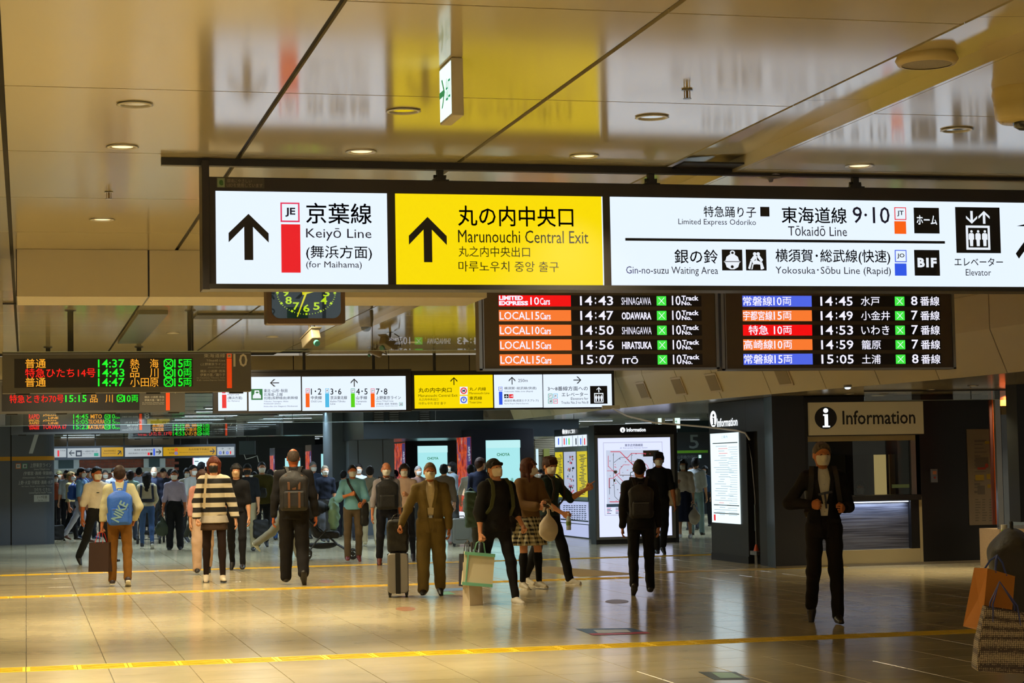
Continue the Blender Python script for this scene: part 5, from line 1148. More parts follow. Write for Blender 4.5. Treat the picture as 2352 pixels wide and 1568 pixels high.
# ================================================================== people: signed-distance modelling
class Grid:
    def __init__(s, lo, hi, h):
        s.h = h; s.lo = np.array(lo, np.float32) - h; n = np.ceil((np.array(hi) - np.array(lo)) / h).astype(int) + 3
        s.ax = [s.lo[i] + h * np.arange(n[i], dtype=np.float32) for i in range(3)]; s.f = np.full(n, 1.0, np.float32)
    def sl(s, lo, hi):
        out = []
        for i in range(3):
            a = max(0, int((lo[i] - s.lo[i]) / s.h)); b = min(len(s.ax[i]), int((hi[i] - s.lo[i]) / s.h) + 2); out.append(slice(a, max(b, a)))
        return tuple(out)
    def P(s, S_): return s.ax[0][S_[0]][:, None, None], s.ax[1][S_[1]][None, :, None], s.ax[2][S_[2]][None, None, :]
    def comb(s, S_, d, k, op):
        f = s.f[S_]
        if op == 'u':
            if k > 0: hh = np.maximum(k - np.abs(f - d), 0) / k; s.f[S_] = np.minimum(f, d) - hh * hh * k * .25
            else: s.f[S_] = np.minimum(f, d)
        else:
            d = -d if op == 's' else d
            if k > 0: hh = np.maximum(k - np.abs(f - d), 0) / k; s.f[S_] = np.maximum(f, d) + hh * hh * k * .25
            else: s.f[S_] = np.maximum(f, d)
    def cap(s, a, b, ra, rb=None, k=.03, op='u', sc=(1, 1, 1)):
        rb = ra if rb is None else rb; a = np.array(a, float); b = np.array(b, float); sc = np.array(sc, float)
        R = max(ra, rb) * sc + k + 2 * s.h; S_ = s.sl(np.minimum(a, b) - R, np.maximum(a, b) + R)
        if 0 in s.f[S_].shape: return s
        x, y, z = s.P(S_); x, y, z = x / sc[0], y / sc[1], z / sc[2]; a, b = a / sc, b / sc; ba = b - a; L = max(ba @ ba, 1e-9)
        t = np.clip(((x - a[0]) * ba[0] + (y - a[1]) * ba[1] + (z - a[2]) * ba[2]) / L, 0, 1)
        d = np.sqrt((x - a[0] - t * ba[0]) ** 2 + (y - a[1] - t * ba[1]) ** 2 + (z - a[2] - t * ba[2]) ** 2) - (ra + (rb - ra) * t)
        s.comb(S_, (d * min(sc)).astype(np.float32), k, op); return s
    def ell(s, c, r, k=.02, op='u', R=None):
        c = np.array(c, float); r = np.array(r, float); m = max(r) + k + 2 * s.h; S_ = s.sl(c - m, c + m)
        if 0 in s.f[S_].shape: return s
        x, y, z = s.P(S_); x, y, z = x - c[0], y - c[1], z - c[2]
        if R is not None: x, y, z = [R[i][0] * x + R[i][1] * y + R[i][2] * z for i in range(3)]
        k0 = np.sqrt((x / r[0]) ** 2 + (y / r[1]) ** 2 + (z / r[2]) ** 2); k1 = np.sqrt((x / r[0] ** 2) ** 2 + (y / r[1] ** 2) ** 2 + (z / r[2] ** 2) ** 2) + 1e-6
        s.comb(S_, (k0 * (k0 - 1) / k1).astype(np.float32), k, op); return s
    def plane(s, n, o, k=0, op='i'):            # keep n.p < o
        S_ = (slice(None),) * 3; x, y, z = s.P(S_); s.comb(S_, (n[0] * x + n[1] * y + n[2] * z - o).astype(np.float32), k, op); return s
    def boxd(s, c, hf, r=.01, k=0, op='u'):
        c = np.array(c, float); hf = np.array(hf, float); S_ = (slice(None),) * 3
        if op == 'u': S_ = s.sl(c - hf - k - 2 * s.h, c + hf + k + 2 * s.h)
        x, y, z = s.P(S_); qx, qy, qz = np.abs(x - c[0]) - hf[0] + r, np.abs(y - c[1]) - hf[1] + r, np.abs(z - c[2]) - hf[2] + r
        d = np.sqrt(np.maximum(qx, 0) ** 2 + np.maximum(qy, 0) ** 2 + np.maximum(qz, 0) ** 2) + np.minimum(np.maximum(np.maximum(qx, qy), qz), 0) - r
        s.comb(S_, d.astype(np.float32), k, op); return s
    def wrinkle(s, amp, seed=0, fr=1.0):
        x, y, z = s.P((slice(None),) * 3); q = seed * 1.7
        s.f += amp * (np.sin(23 * fr * z + 9 * x + 14 * y + q) * np.sin(13 * x * fr - 11 * z + 2 * q) + .6 * np.sin(41 * fr * z - 17 * y + 23 * x + q)).astype(np.float32); return s
    def mesh(s):
        f = s.f; n = np.array(f.shape) - 1; ins = f < 0
        c = np.zeros(tuple(n), np.int8)
        corners = [(i, j, k) for i in (0, 1) for j in (0, 1) for k in (0, 1)]
        for i, j, k in corners: c += ins[i:n[0] + i, j:n[1] + j, k:n[2] + k]
        act = (c > 0) & (c < 8); idx = np.argwhere(act); vid = np.full(tuple(n), -1, np.int64); vid[act] = np.arange(len(idx))
        if len(idx) == 0: return np.zeros((0, 3)), np.zeros((0, 4), int)
        val = {q: f[idx[:, 0] + q[0], idx[:, 1] + q[1], idx[:, 2] + q[2]] for q in corners}
        acc = np.zeros((len(idx), 3)); cnt = np.zeros(len(idx))
        for a in corners:
            for ax in range(3):
                if a[ax]: continue
                b = tuple(1 if i == ax else a[i] for i in range(3)); va, vb = val[a], val[b]; m = (va < 0) != (vb < 0)
                t = np.where(m, va / np.where(va == vb, 1, va - vb), 0); p = np.tile(np.array(a, float), (len(idx), 1)); p[:, ax] = t
                acc[m] += p[m]; cnt[m] += 1
        V = s.lo + s.h * (idx + acc / cnt[:, None]); F = []
        for ax in range(3):
            o1, o2 = [(1, 2), (2, 0), (0, 1)][ax]
            A = [slice(None)] * 3; B = [slice(None)] * 3; A[ax] = slice(0, -1); B[ax] = slice(1, None)
            ia, ib = ins[tuple(A)], ins[tuple(B)]; e = np.argwhere(ia != ib)
            e = e[(e[:, o1] > 0) & (e[:, o2] > 0) & (e[:, o1] < n[o1]) & (e[:, o2] < n[o2])]
            if len(e) == 0: continue
            q = []
            for d1, d2 in ((1, 1), (0, 1), (0, 0), (1, 0)):
                w = e.copy(); w[:, o1] -= d1; w[:, o2] -= d2; q.append(vid[w[:, 0], w[:, 1], w[:, 2]])
            q = np.stack(q, 1); fl_ = ia[e[:, 0], e[:, 1], e[:, 2]]; q[~fl_] = q[~fl_][:, ::-1]; F.append(q)
        F = np.concatenate(F); F = F[(F >= 0).all(1)]
        return V, F
def np_mesh(name, parts):
    Vs = []; Fs = []; o = 0
    for V, F in parts:
        if len(V) == 0: continue
        Vs.append(V); Fs.append(F + o); o += len(V)
    V = np.concatenate(Vs); F = np.concatenate(Fs); me = bpy.data.meshes.new(name)
    me.vertices.add(len(V)); me.vertices.foreach_set('co', V.astype(np.float32).ravel()); me.loops.add(len(F) * 4); me.loops.foreach_set('vertex_index', F.astype(np.int32).ravel())
    me.polygons.add(len(F)); me.polygons.foreach_set('loop_start', np.arange(0, len(F) * 4, 4, dtype=np.int32)); me.polygons.foreach_set('loop_total', np.full(len(F), 4, np.int32))
    me.polygons.foreach_set('use_smooth', np.ones(len(F), bool)); me.update(calc_edges=True); return me
def np_obj(name, parts, m, parent):
    me = np_mesh(name, parts); me.materials.append(m); o = bpy.data.objects.new(name, me); COL.objects.link(o); o.parent = parent; return o
def rot3(yaw, pitch, roll=0):
    return np.array((Matrix.Rotation(yaw, 3, 'Z') @ Matrix.Rotation(pitch, 3, 'X') @ Matrix.Rotation(roll, 3, 'Y')))
# ---- head, hair and mask live in head space: origin at the neck pivot, face towards -Y, crown at z=.245
HC = {}
def head_sdf(g, fat=0.0):
    g.ell((0, .012, .135), (.076 + fat, .096 + fat, .108 + fat), 0); g.ell((0, -.022, .085), (.058 + fat, .070 + fat, .078 + fat), .03); g.ell((0, -.045, .045), (.034 + fat, .036 + fat, .03 + fat), .03)
    return g
def head_mesh(h):
    if ('h', h) in HC: return HC[('h', h)]
    g = Grid((-.11, -.14, -.08), (.11, .13, .26), h); head_sdf(g)
    g.cap((0, .018, .05), (0, .012, -.06), .05, .056, .03)
    if h < .009:
        g.ell((0, -.098, .105), (.013, .02, .012), .012); g.cap((0, -.085, .135), (0, -.102, .108), .007, .009, .012)
        for s in (-1, 1):
            g.ell((s * .032, -.098, .128), (.020, .016, .014), .012, 's'); g.ell((s * .032, -.078, .126), (.015, .013, .012), .004); g.cap((s * .015, -.093, .145), (s * .045, -.082, .146), .006, .005, .012)
        g.cap((-.016, -.088, .073), (.016, -.088, .073), .006, .006, .008); g.cap((-.013, -.086, .064), (.013, -.086, .064), .0065, .0065, .006); g.ell((0, -.097, .0685), (.022, .006, .0016), .002, 's')
    for s in (-1, 1): g.ell((s * .079, .012, .118), (.009, .019, .032), .006); g.ell((s * .087, .006, .12), (.006, .010, .018), .003, 's')
    HC[('h', h)] = g.mesh(); return HC[('h', h)]
def hair_mesh(style, h):
    if ('r', style, h) in HC: return HC[('r', style, h)]
    g = Grid((-.16, -.16, -.36), (.16, .2, .3), h)
    if style in ('short', 'thick', 'crop', 'balding', 'cap', 'beanie'):
        fat = dict(short=.013, thick=.020, crop=.006, balding=.0045, cap=.012, beanie=.010)[style]; head_sdf(g, fat)
        if style == 'balding': g.ell((0, -.04, .22), (.07, .115, .075), .01, 's'); g.plane((0, -.669, -.743), -.112, .004)
        elif style == 'beanie': g.ell((0, .03, .19), (.080, .093, .07), .02); g.plane((0, -.60, -.80), -.088, .004); g.cap((-.05, -.07, .175), (.055, -.075, .17), .022, .02, .02); g.wrinkle(.0016, 2, 3)
        elif style == 'cap': g.plane((0, -.30, -.95), -.135, .004); g.ell((0, -.125, .16), (.065, .065, .010), .01); g.cap((0, .08, .10), (0, .085, .06), .05, .045, .02)
        else:
            if style == 'thick':
                for k in range(7): a = k * .9; g.ell((.05 * math.sin(a), .05 * math.cos(a * 1.3), .222), (.032, .036, .026), .02)
                for k in range(5): g.cap((-.05 + k * .025, -.07, .20), (-.056 + k * .027, -.094, .158 + .004 * (k % 2)), .017, .009, .012)
            elif style == 'short':
                for k in range(4): g.cap((-.04 + k * .026, -.06, .215), (-.05 + k * .032, -.084, .195), .014, .009, .012)
            q = .52 if style == 'thick' else .669; g.plane((0, -q, -math.sqrt(1 - q * q)), -.078 if style == 'thick' else -.084, .005)
            g.wrinkle(.0016, 4, 2.6)
        for s_ in (-1, 1): g.ell((s_ * .088, -.005, .112), (.022, .024, .034), .006, 's')
    else:
        L = dict(bob=.03, long=-.20, pony=.03, vlong=-.3)[style]; head_sdf(g, .014); g.cap((0, .045, .14), (0, .07, L + .05), .082, .066, .04, sc=(1.0, .72, 1))
        for s in (-1, 1): g.cap((s * .072, .005, .15), (s * .074, .015 if style != 'vlong' else -.035, max(L + .05, -.10)), .024, .018, .025)
        if style == 'pony': g.cap((0, .1, .15), (0, .13, -.06), .035, .025, .02)
        g.boxd((0, -.15, .045), (.061, .128, .128), .045, .012, 's'); g.boxd((0, -.13, -.2), (.066, .13, .25), .03, .02, 's')
        for k in range(5): g.cap((-.045 + k * .0225, -.06, .20), (-.056 + k * .028, -.088, .166), .016, .009, .012)
        g.wrinkle(.0030, 3, 2.2)
    HC[('r', style, h)] = g.mesh(); return HC[('r', style, h)]
def mask_mesh(h):
    if ('m', h) in HC: return HC[('m', h)]
    g = Grid((-.11, -.15, -.01), (.11, .05, .15), h); head_sdf(g, .0055); g.ell((0, -.097, .095), (.024, .030, .032), .02)
    g.boxd((0, -.1, .074), (.072, .075, .05), .02, .006, 'i'); HC[('m', h)] = g.mesh(); return HC[('m', h)]
# ---- hands: wrist at origin, fingers along +Z, palm faces +Y, thumb on +X
def hand_mesh(kind, h):
    if ('n', kind, h) in HC: return HC[('n', kind, h)]
    g = Grid((-.06, -.04, -.03), (.09, .10, .21), h); g.cap((0, 0, -.02), (0, 0, .02), .026, .026, .01, sc=(1, .78, 1)); g.ell((-.002, .002, .055), (.042, .016, .052), .012); g.cap((-.03, 0, .08), (.03, 0, .085), .012, .013, .012)
    curl = dict(relax=(.25, .45, .4), fist=(1.35, 1.5, .9), hold=(.95, 1.1, .7), point=(1.3, 1.5, .9))[kind]
    for i, (x, L) in enumerate(((-.032, .060), (-.011, .074), (.011, .078), (.032, .070))):
        c = curl if not (kind == 'point' and i == 3) else (.08, .08, .05); p = np.array([x, 0, .088 - abs(x) * .15]); a = 0; r = .0088
        for j, fr in enumerate((.45, .32, .23)):
            a += c[j]; q = p + np.array([x * .06 * (1 if a < .8 else -.3), math.sin(a), math.cos(a)]) * L * fr; g.cap(p, q, r, r * .93, .003); p = q; r *= .93
    if kind in ('fist', 'hold', 'point'): T = [(.03, .008, .03), (.045, .03, .06), (.03, .048, .075), (.01, .05, .08)]
    else: T = [(.025, .004, .025), (.052, .012, .055), (.062, .020, .082), (.064, .026, .10)]
    for a, b, r in zip(T[:-1], T[1:], (.0135, .0115, .0095)): g.cap(a, b, r, r * .92, .006)
    HC[('n', kind, h)] = g.mesh(); return HC[('n', kind, h)]
def place_hand(kind, h, wrist, d, side, twist=0.0):
    V, F = hand_mesh(kind, h); z = np.array(d, float); z /= np.linalg.norm(z); x = np.cross(z, np.array([1.0, 0, 0])); x = x if np.linalg.norm(x) > .2 else np.array([0, 0, 1.0]); x /= np.linalg.norm(x)
    inw = np.array([-side, 0, 0.0]); y = inw - z * (inw @ z); y -= x * (y @ x)
    if np.linalg.norm(y) < .05: y = np.cross(z, x)
    y /= np.linalg.norm(y)
    c, s = math.cos(twist), math.sin(twist); x, y = x * c + y * s, y * c - x * s
    Rm = np.stack([x, y, z], 1); W_ = V @ Rm.T + np.array(wrist); return W_, (F if np.linalg.det(Rm) > 0 else F[:, ::-1])
SKINS = {}
def hair_mat(c):
    nm = 'hair_%d_%d_%d' % tuple(c)
    if nm in MATS: return MATS[nm]
    m = mat(nm, c, .6, spec=.25); nt = m.node_tree; b = nt.nodes['Principled BSDF']; tc = nt.nodes.new('ShaderNodeTexCoord'); mp = nt.nodes.new('ShaderNodeMapping'); mp.inputs['Scale'].default_value = (110, 110, 9)
    n = nt.nodes.new('ShaderNodeTexNoise'); n.inputs['Scale'].default_value = 1; n.inputs['Detail'].default_value = 3; nt.links.new(tc.outputs['Object'], mp.inputs[0]); nt.links.new(mp.outputs[0], n.inputs['Vector'])
    bp = nt.nodes.new('ShaderNodeBump'); bp.inputs['Strength'].default_value = .9; bp.inputs['Distance'].default_value = .006; nt.links.new(n.outputs['Fac'], bp.inputs['Height']); nt.links.new(bp.outputs[0], b.inputs['Normal'])
    mr = nt.nodes.new('ShaderNodeMapRange'); mr.inputs['From Min'].default_value = .3; mr.inputs['From Max'].default_value = .7; mr.inputs['To Min'].default_value = .55; mr.inputs['To Max'].default_value = 1.3; nt.links.new(n.outputs['Fac'], mr.inputs['Value'])
    vm = nt.nodes.new('ShaderNodeVectorMath'); vm.operation = 'SCALE'; vm.inputs[0].default_value = S(*c)[:3]; nt.links.new(mr.outputs[0], vm.inputs['Scale']); nt.links.new(vm.outputs[0], b.inputs['Base Color']); return m
def skin(rgb=(205, 150, 112)):
    k = tuple(rgb)
    if k not in SKINS: SKINS[k] = mat('skin_%d_%d_%d' % k, rgb, .5, spec=.35)
    return SKINS[k]
D2R = math.pi / 180
def limb(s, a, o): a *= D2R; o *= D2R; return np.array([s * math.sin(o), -math.sin(a) * math.cos(o), -math.cos(a) * math.cos(o)])
STAND = dict(l=(2, 0, 0), r=(-2, -2, 0)); WALK = dict(l=(22, 8, 0), r=(-14, -32, 35)); WALK2 = dict(l=(-14, -32, 35), r=(22, 8, 0)); STEP = dict(l=(10, 2, 0), r=(2, -34, 40)); STEP2 = dict(l=(2, -34, 40), r=(10, 2, 0)); STRIDE = dict(l=(30, 26, -8), r=(-22, -40, 40)); STRIDE2 = dict(l=(-22, -40, 40), r=(30, 26, -8))
HANG = dict(l=(2, 8, 10, 4), r=(2, 8, 10, 4)); SWING = dict(l=(18, 7, 32, 3), r=(-14, 9, -2, 4)); SWING2 = dict(l=(-14, 9, -2, 4), r=(18, 7, 32, 3))
def stripes_mat(kind, c1, c2):
    nm = 'pattern_%s_%d' % (kind, c1[0])
    if nm in MATS: return MATS[nm]
    m = bpy.data.materials.new(nm); m.use_nodes = True; nt = m.node_tree; b = nt.nodes['Principled BSDF']; b.inputs['Roughness'].default_value = .85
    tc = nt.nodes.new('ShaderNodeTexCoord'); sp = nt.nodes.new('ShaderNodeSeparateXYZ'); nt.links.new(tc.outputs['Object'], sp.inputs[0])
    def mth(op, a, bb=None):
        n = nt.nodes.new('ShaderNodeMath'); n.operation = op
        for i, v in enumerate((a, bb)):
            if v is None: continue
            if isinstance(v, (int, float)): n.inputs[i].default_value = v
            else: nt.links.new(v, n.inputs[i])
        return n.outputs[0]
    if kind == 'stripe':
        f = mth('GREATER_THAN', mth('FRACT', mth('ADD', mth('MULTIPLY', sp.outputs[2], 1 / .131), .12)), .47)
    else:
        q = [mth('GREATER_THAN', mth('FRACT', mth('MULTIPLY', v, 1 / .055)), .5) for v in (mth('ADD', sp.outputs[0], sp.outputs[1]), sp.outputs[2])]; f = mth('MULTIPLY', mth('ADD', q[0], q[1]), .5)
    mx = nt.nodes.new('ShaderNodeMix'); mx.data_type = 'RGBA'; nt.links.new(f, mx.inputs['Factor']); mx.inputs[6].default_value = S(*c1); mx.inputs[7].default_value = S(*c2)
    nt.links.new(mx.outputs[2], b.inputs['Base Color']); MATS[nm] = m; return m
NP = [0]
def person(label, px, py, h=1.68, rot=0, legs=STAND, arms=HANG, top='tee', tc=(40, 40, 42), bot='trousers', bc=(30, 30, 34), shoe=(30, 28, 28), hair='short', hc=(28, 22, 20), mask=(225, 220, 210), head=(0, 0),
           sk=(205, 150, 112), lod=1, hands=('relax', 'relax'), w=1.0, lean=3, tw=(0, 0), loc=None, inner=None, topmat=None, botmat=None, sole=None, tuck=False, group=None, build=1.0, hide=()):
    NP[0] += 1; seed = NP[0]
    P = PZ(px, py, 0) if loc is None else np.array(loc)
    e = empty('person', (P[0], P[1], 0), rot * D2R, label=label, cat='person', group=group); sc = h / 1.70; e.scale = (sc * w, sc * w, sc)
    hb = {0: .014, 1: .02, 2: .026}[lod]; hf = {0: .0062, 1: .008, 2: .0105}[lod]; hh = {0: .0045, 1: .006, 2: .0075}[lod]
    # --- joints
    J = {}; hipz = .90
    for sd, nm in ((-1, 'l'), (1, 'r')):
        a, b, fp = legs[nm]; hip = np.array([sd * .088, 0, hipz]); kn = hip + limb(sd, a, 2) * .42; an = kn + limb(sd, b, 1) * .40; J[nm] = [hip, kn, an, fp * D2R]
    low = min(J[n][2][2] - .085 * math.cos(J[n][3]) - .15 * max(math.sin(J[n][3]), 0) - .05 * max(-math.sin(J[n][3]), 0) for n in 'lr'); dz = -low
    for n in 'lr':
        for i in range(3): J[n][i] = J[n][i] + np.array([0, 0, dz])
    pz = hipz + dz; ln_ = math.tan(lean * D2R)
    def U(x, y, z): return np.array([x, y - ln_ * (z - .9), z + dz])
    sh_ = .160 * build; legk = 1.0 if bot == 'none' else .74
    A = {}
    for sd, nm in ((-1, 'l'), (1, 'r')):
        ua, uo, fa, fo = arms[nm]; s0 = U(sd * sh_, .0, 1.368); el = s0 + limb(sd, ua, uo) * .285; wr = el + limb(sd, fa, fo) * .245; A[nm] = [s0, el, wr, limb(sd, fa, fo)]
    nk = U(0, .005, 1.46); hp = nk
    m_sk = skin(sk); T = lambda r: r * build
    loA = np.minimum.reduce([A[n][i] for n in 'lr' for i in range(3)]); hiA = np.maximum.reduce([A[n][i] for n in 'lr' for i in range(3)])
    loL = np.minimum.reduce([J[n][i] for n in 'lr' for i in range(3)]); hiL = np.maximum.reduce([J[n][i] for n in 'lr' for i in range(3)])
    # --- body
    lo = np.minimum(loA, loL) - .12; hi = np.maximum(np.maximum(hiA, hiL), nk) + .12; g = Grid(lo, hi, hb)
    g.cap(U(0, 0, 1.0), U(0, -.005, 1.30), T(.105), T(.122), .05, sc=(1, .66, 1)); g.cap(U(0, .01, 1.36), U(0, .01, 1.45), T(.085), .05, .05, sc=(1, .75, 1)); g.ell(U(0, .01, .93), (T(.135), .098, .11), .05)
    g.cap(U(0, .012, 1.40), tuple(nk + np.array([0, 0, .04])), .053, .05, .02)
    for n in 'lr':
        s0, el, wr, d = A[n]; g.cap(s0, el, .044, .036, .03); g.cap(el, wr, .037, .025, .02); g.cap(el + (wr - el) * .1, el + (wr - el) * .45, .037, .034, .02)
        hip, kn, an, fp = J[n]; g.cap(hip, kn, .076 * legk, .05 * legk, .03); g.cap(kn, an, .047 * legk, .034, .02); g.ell(kn + (an - kn) * .28 + np.array([0, .015, 0]), (.047 * legk, .05 * legk, .09), .03)
    parts = [g.mesh()]
    Rh = rot3(head[0] * D2R, head[1] * D2R); V, F = head_mesh(hf); parts.append((V @ Rh.T + hp, F))
    for i, n in enumerate('lr'):
        sd = -1 if n == 'l' else 1; parts.append(place_hand(hands[i], hh, A[n][2], A[n][3], sd, tw[i]))
    if 'body' not in hide: np_obj('body', parts, m_sk, e)
    def onhead(name, VF, m):
        o = np_obj(name, [(VF[0] @ Rh.T + hp, VF[1])], m, e); return o
    hm_ = hair_mat(hc)
    if hair: onhead('hat' if hair in ('cap',) else 'hair', hair_mesh(hair, hf), hm_)
    if hair in ('cap', 'beanie'): pass
    if mask and not (90 < abs((rot + head[0] + 180) % 360 - 180)): onhead('mask', mask_mesh(hf), mat('mask_%d' % mask[0], mask, .7))
    elif mask is not None and lod < 2: onhead('mask', mask_mesh(hf), mat('mask_%d' % mask[0], mask, .7))
    if lod == 0:
        ey = MB()
        for s in (-1, 1):
            c = Rh @ np.array([s * .032, -.0895, .1265]) + hp; ey.lathe([(.0001, -.004), (.006, -.003), (.0085, 0), (.006, .003), (.0001, .004)], tuple(c), 10)
        ey.build('eyes', mat('eye_dark', (25, 18, 15), .2), e, smooth=True)
    # --- lower garment
    mb_ = botmat or cloth(bc); wz = (1.02 if tuck else .98) + dz
    if bot in ('trousers', 'jeans', 'wide', 'shorts', 'tights', 'camo'):
        g = Grid(loL - .16, np.maximum(hiL, U(0, 0, 1.06)) + .17, hb * .8); fat = {'trousers': .014, 'jeans': .008, 'wide': .03, 'shorts': .02, 'tights': .003, 'camo': .02}[bot]
        g.ell(U(0, .012, .93), (T(.135) + fat * .8, .10 + fat, .13), .04); g.cap(U(0, 0, .96), U(0, 0, 1.02), T(.118) + fat * .6, T(.112) + fat * .5, .04, sc=(1, .72, 1))
        for n in 'lr':
            hip, kn, an, fp = J[n]
            if bot == 'shorts': g.cap(hip, hip + (kn - hip) * .38, .082 + fat, .08 + fat, .03)
            else:
                g.cap(hip, kn, .076 + fat, .051 + fat * 1.2, .03); e2 = an + (an - kn) * .03; g.cap(kn, e2, .05 + fat * 1.2, (.036 if bot in ('tights', 'jeans') else .045) + fat * .9, .03)
                if bot == 'tights' or bot == 'jeans': g.ell(kn + (an - kn) * .28 + np.array([0, .014, 0]), (.048 + fat, .052 + fat, .09), .03)
        if bot != 'tights': g.wrinkle(.0035, seed)
        g.plane((0, 0, 1), wz + .03)
        np_obj({'tights': 'tights', 'shorts': 'shorts', 'jeans': 'jeans'}.get(bot, 'trousers'), [g.mesh()], mb_, e)
    # --- upper garment
    mt = topmat or cloth(tc); NO = {'tee': (.015, .55, .93), 'polo': (.012, .5, .95), 'shirt': (.012, 1, .96), 'sshirt': (.014, .62, .96), 'sweater': (.025, .98, .86), 'loosetee': (.026, .72, .86), 'jacket': (.018, .99, .80), 'fleece': (.022, .70, .90), 'hoodie': (.024, .99, .9), 'blouse': (.02, .8, .94), 'vest': (.03, .35, .9), 'cardigan': (.02, 1, .98)}
    fat, sl_, hem = NO[top]
    if tuck: hem = 1.0
    g = Grid(np.minimum(loA, U(-.2, -.2, hem)) - .12, np.maximum(hiA, U(0.2, .2, 1.48)) + .12, hb * .8)
    g.cap(U(0, 0, 1.0), U(0, -.005, 1.30), T(.118) + fat, T(.138) + fat, .05, sc=(1, .70, 1)); g.cap(U(0, .01, 1.36), U(0, .01, 1.43), T(.10) + fat, .062 + fat * .4, .05, sc=(1, .78, 1))
    if hem < .99: g.cap(U(0, .0, hem), U(0, 0, 1.05), T(.13) + fat * 1.15, T(.12) + fat, .04, sc=(1, .74, 1)); g.ell(U(0, .01, .93), (T(.138) + fat, .102 + fat, .1), .04)
    for n in 'lr':
        s0, el, wr, d = A[n]; wr2 = wr - d * .01
        g.cap(U(0, .01, 1.405), s0 + np.array([0, 0, .004]), .042 + fat * .5, .043 + fat, .045)
        up = min(sl_ / .55, 1); ee = s0 + (el - s0) * up; g.cap(s0, ee, .046 + fat, (.040 + fat * (1.3 if top in ('tee', 'polo', 'loosetee', 'sshirt') else 1)), .03)
        if sl_ > .55: f = (sl_ - .55) / .45; g.cap(el, el + (wr2 - el) * f, .041 + fat, .031 + fat * .8 + (.012 if top == 'sweater' else 0), .03)
    g.wrinkle(.004, seed + 5); g.plane((0, 0, -1), -(hem + dz))
    ncl = {'tee': .07, 'loosetee': .075, 'sweater': .085}.get(top, .062); g.ell(tuple(nk + np.array([0, -.025, .02])), (ncl, ncl, .035), .006, 's'); g.plane((0, 0, 1), nk[2] + .018, .008)
    if top in ('jacket', 'cardigan') and inner:
        # open front: a wedge that widens upward and shows the shirt
        S_ = (slice(None),) * 3; x, y, z = g.P(S_); t = (z - (hem + dz)) / (nk[2] - hem - dz); half = .012 + .065 * np.clip(t, 0, 1) ** 1.0 if inner[0] == 'open' else .004 + .075 * np.clip((t - .45) * 1.9, 0, 1)
        g.comb(S_, np.maximum(np.abs(x) - half, y + .02 + ln_ * (z - dz - .9)).astype(np.float32), .004, 's')
    np_obj({'jacket': 'jacket', 'sweater': 'sweater', 'vest': 'vest', 'cardigan': 'cardigan', 'hoodie': 'hoodie', 'fleece': 'fleece', 'tee': 't_shirt', 'loosetee': 't_shirt', 'polo': 'polo_shirt', 'blouse': 'blouse'}.get(top, 'shirt'), [g.mesh()], mt, e)
    if inner:
        g = Grid(U(-.2, -.22, .94) - .05, U(.2, .2, 1.5) + .05, hb * .8); g.cap(U(0, 0, .99), U(0, -.005, 1.30), T(.118) + .003, T(.138) + .002, .05, sc=(1, .70, 1)); g.cap(U(0, .01, 1.36), U(0, .01, 1.45), T(.10) - .004, .062, .05, sc=(1, .78, 1)); g.plane((0, 0, -1), -(.97 + dz)); g.wrinkle(.0025, seed)
        g.ell(tuple(nk + np.array([0, -.04, .04])), (.05, .05, .05), .006, 's'); np_obj('shirt', [g.mesh()], cloth(inner[1]), e)
    if top == 'jacket' and inner and lod == 0:
        for s_ in (-1, 1):
            MB().strap([U(s_ * .035, -.158 * (.6 + .4 * build), 1.12), U(s_ * .062, -.163 * (.6 + .4 * build), 1.24), U(s_ * .078, -.140, 1.35), U(s_ * .072, -.085, 1.43), U(s_ * .062, -.03, 1.475)], .040, .007, (1, 0, 0)).build('lapel', mt, e)
            MB().box(tuple(U(s_ * .10, -.155 * (.5 + .5 * build), .96)), (.10, .008, .035)).build('pocket_flap', mt, e)
        for k in range(4): MB().cyl(tuple(U(0, -.118 - .02 * build, 1.05 + k * .085)), tuple(U(0, -.126 - .02 * build, 1.05 + k * .085)), .006, n=8).build('button', cloth((200, 190, 170)), e)
    if top in ('shirt', 'sshirt', 'polo', 'fleece') or inner:
        cm = cloth(inner[1]) if inner else mt; cq = MB()
        for s in (-1, 1):
            p = [nk + np.array(v) for v in ((0, -.068, -.045), (s * .045, -.062, -.075), (s * .066, -.03, -.01), (s * .058, .02, .022), (s * .0, .058, .026), (s * .0, .062, .0), (s * .066, .02, -.012))]
            cq.add([tuple(v) for v in p] + [tuple(v + np.array([0, -.006, -.004])) for v in p], [(0, 1, 2), (2, 1, 6, 3), (3, 6, 5, 4), (7, 9, 8), (9, 10, 13, 8), (10, 11, 12, 13), (0, 7, 8, 1), (1, 8, 13, 6)])
        cq.build('collar', cm, e)
    # --- shoes
    for n in 'lr':
        hip, kn, an, fp = J[n]; c, s = math.cos(fp), math.sin(fp); f_ = np.array([0, -c, -s]); dn = np.array([0, s, -c]) if True else 0
        def Q(a, b, x=0): return an + f_ * a + dn * b + np.array([x, 0, 0])
        sd = -1 if n == 'l' else 1
        g = Grid(np.minimum(Q(-.05, .1), Q(.2, .1)) - .08, np.maximum(Q(-.05, 0), Q(.2, 0)) + .08, {0: .009, 1: .014, 2: .02}[lod])
        g.cap(Q(-.03, .05), Q(.05, .045), .038, .036, .02); g.cap(Q(.05, .052), Q(.155, .068, sd * .01), .04, .026, .02, sc=(1.1, 1, 1)); g.cap(Q(-.005, .0), Q(0, .04), .040, .042, .02); g.plane(tuple(dn), float(dn @ (an + dn * .085)), .004)
        so = np_obj('shoe', [g.mesh()], mat('shoe_%d_%d_%d' % tuple(shoe), shoe, .45), e)
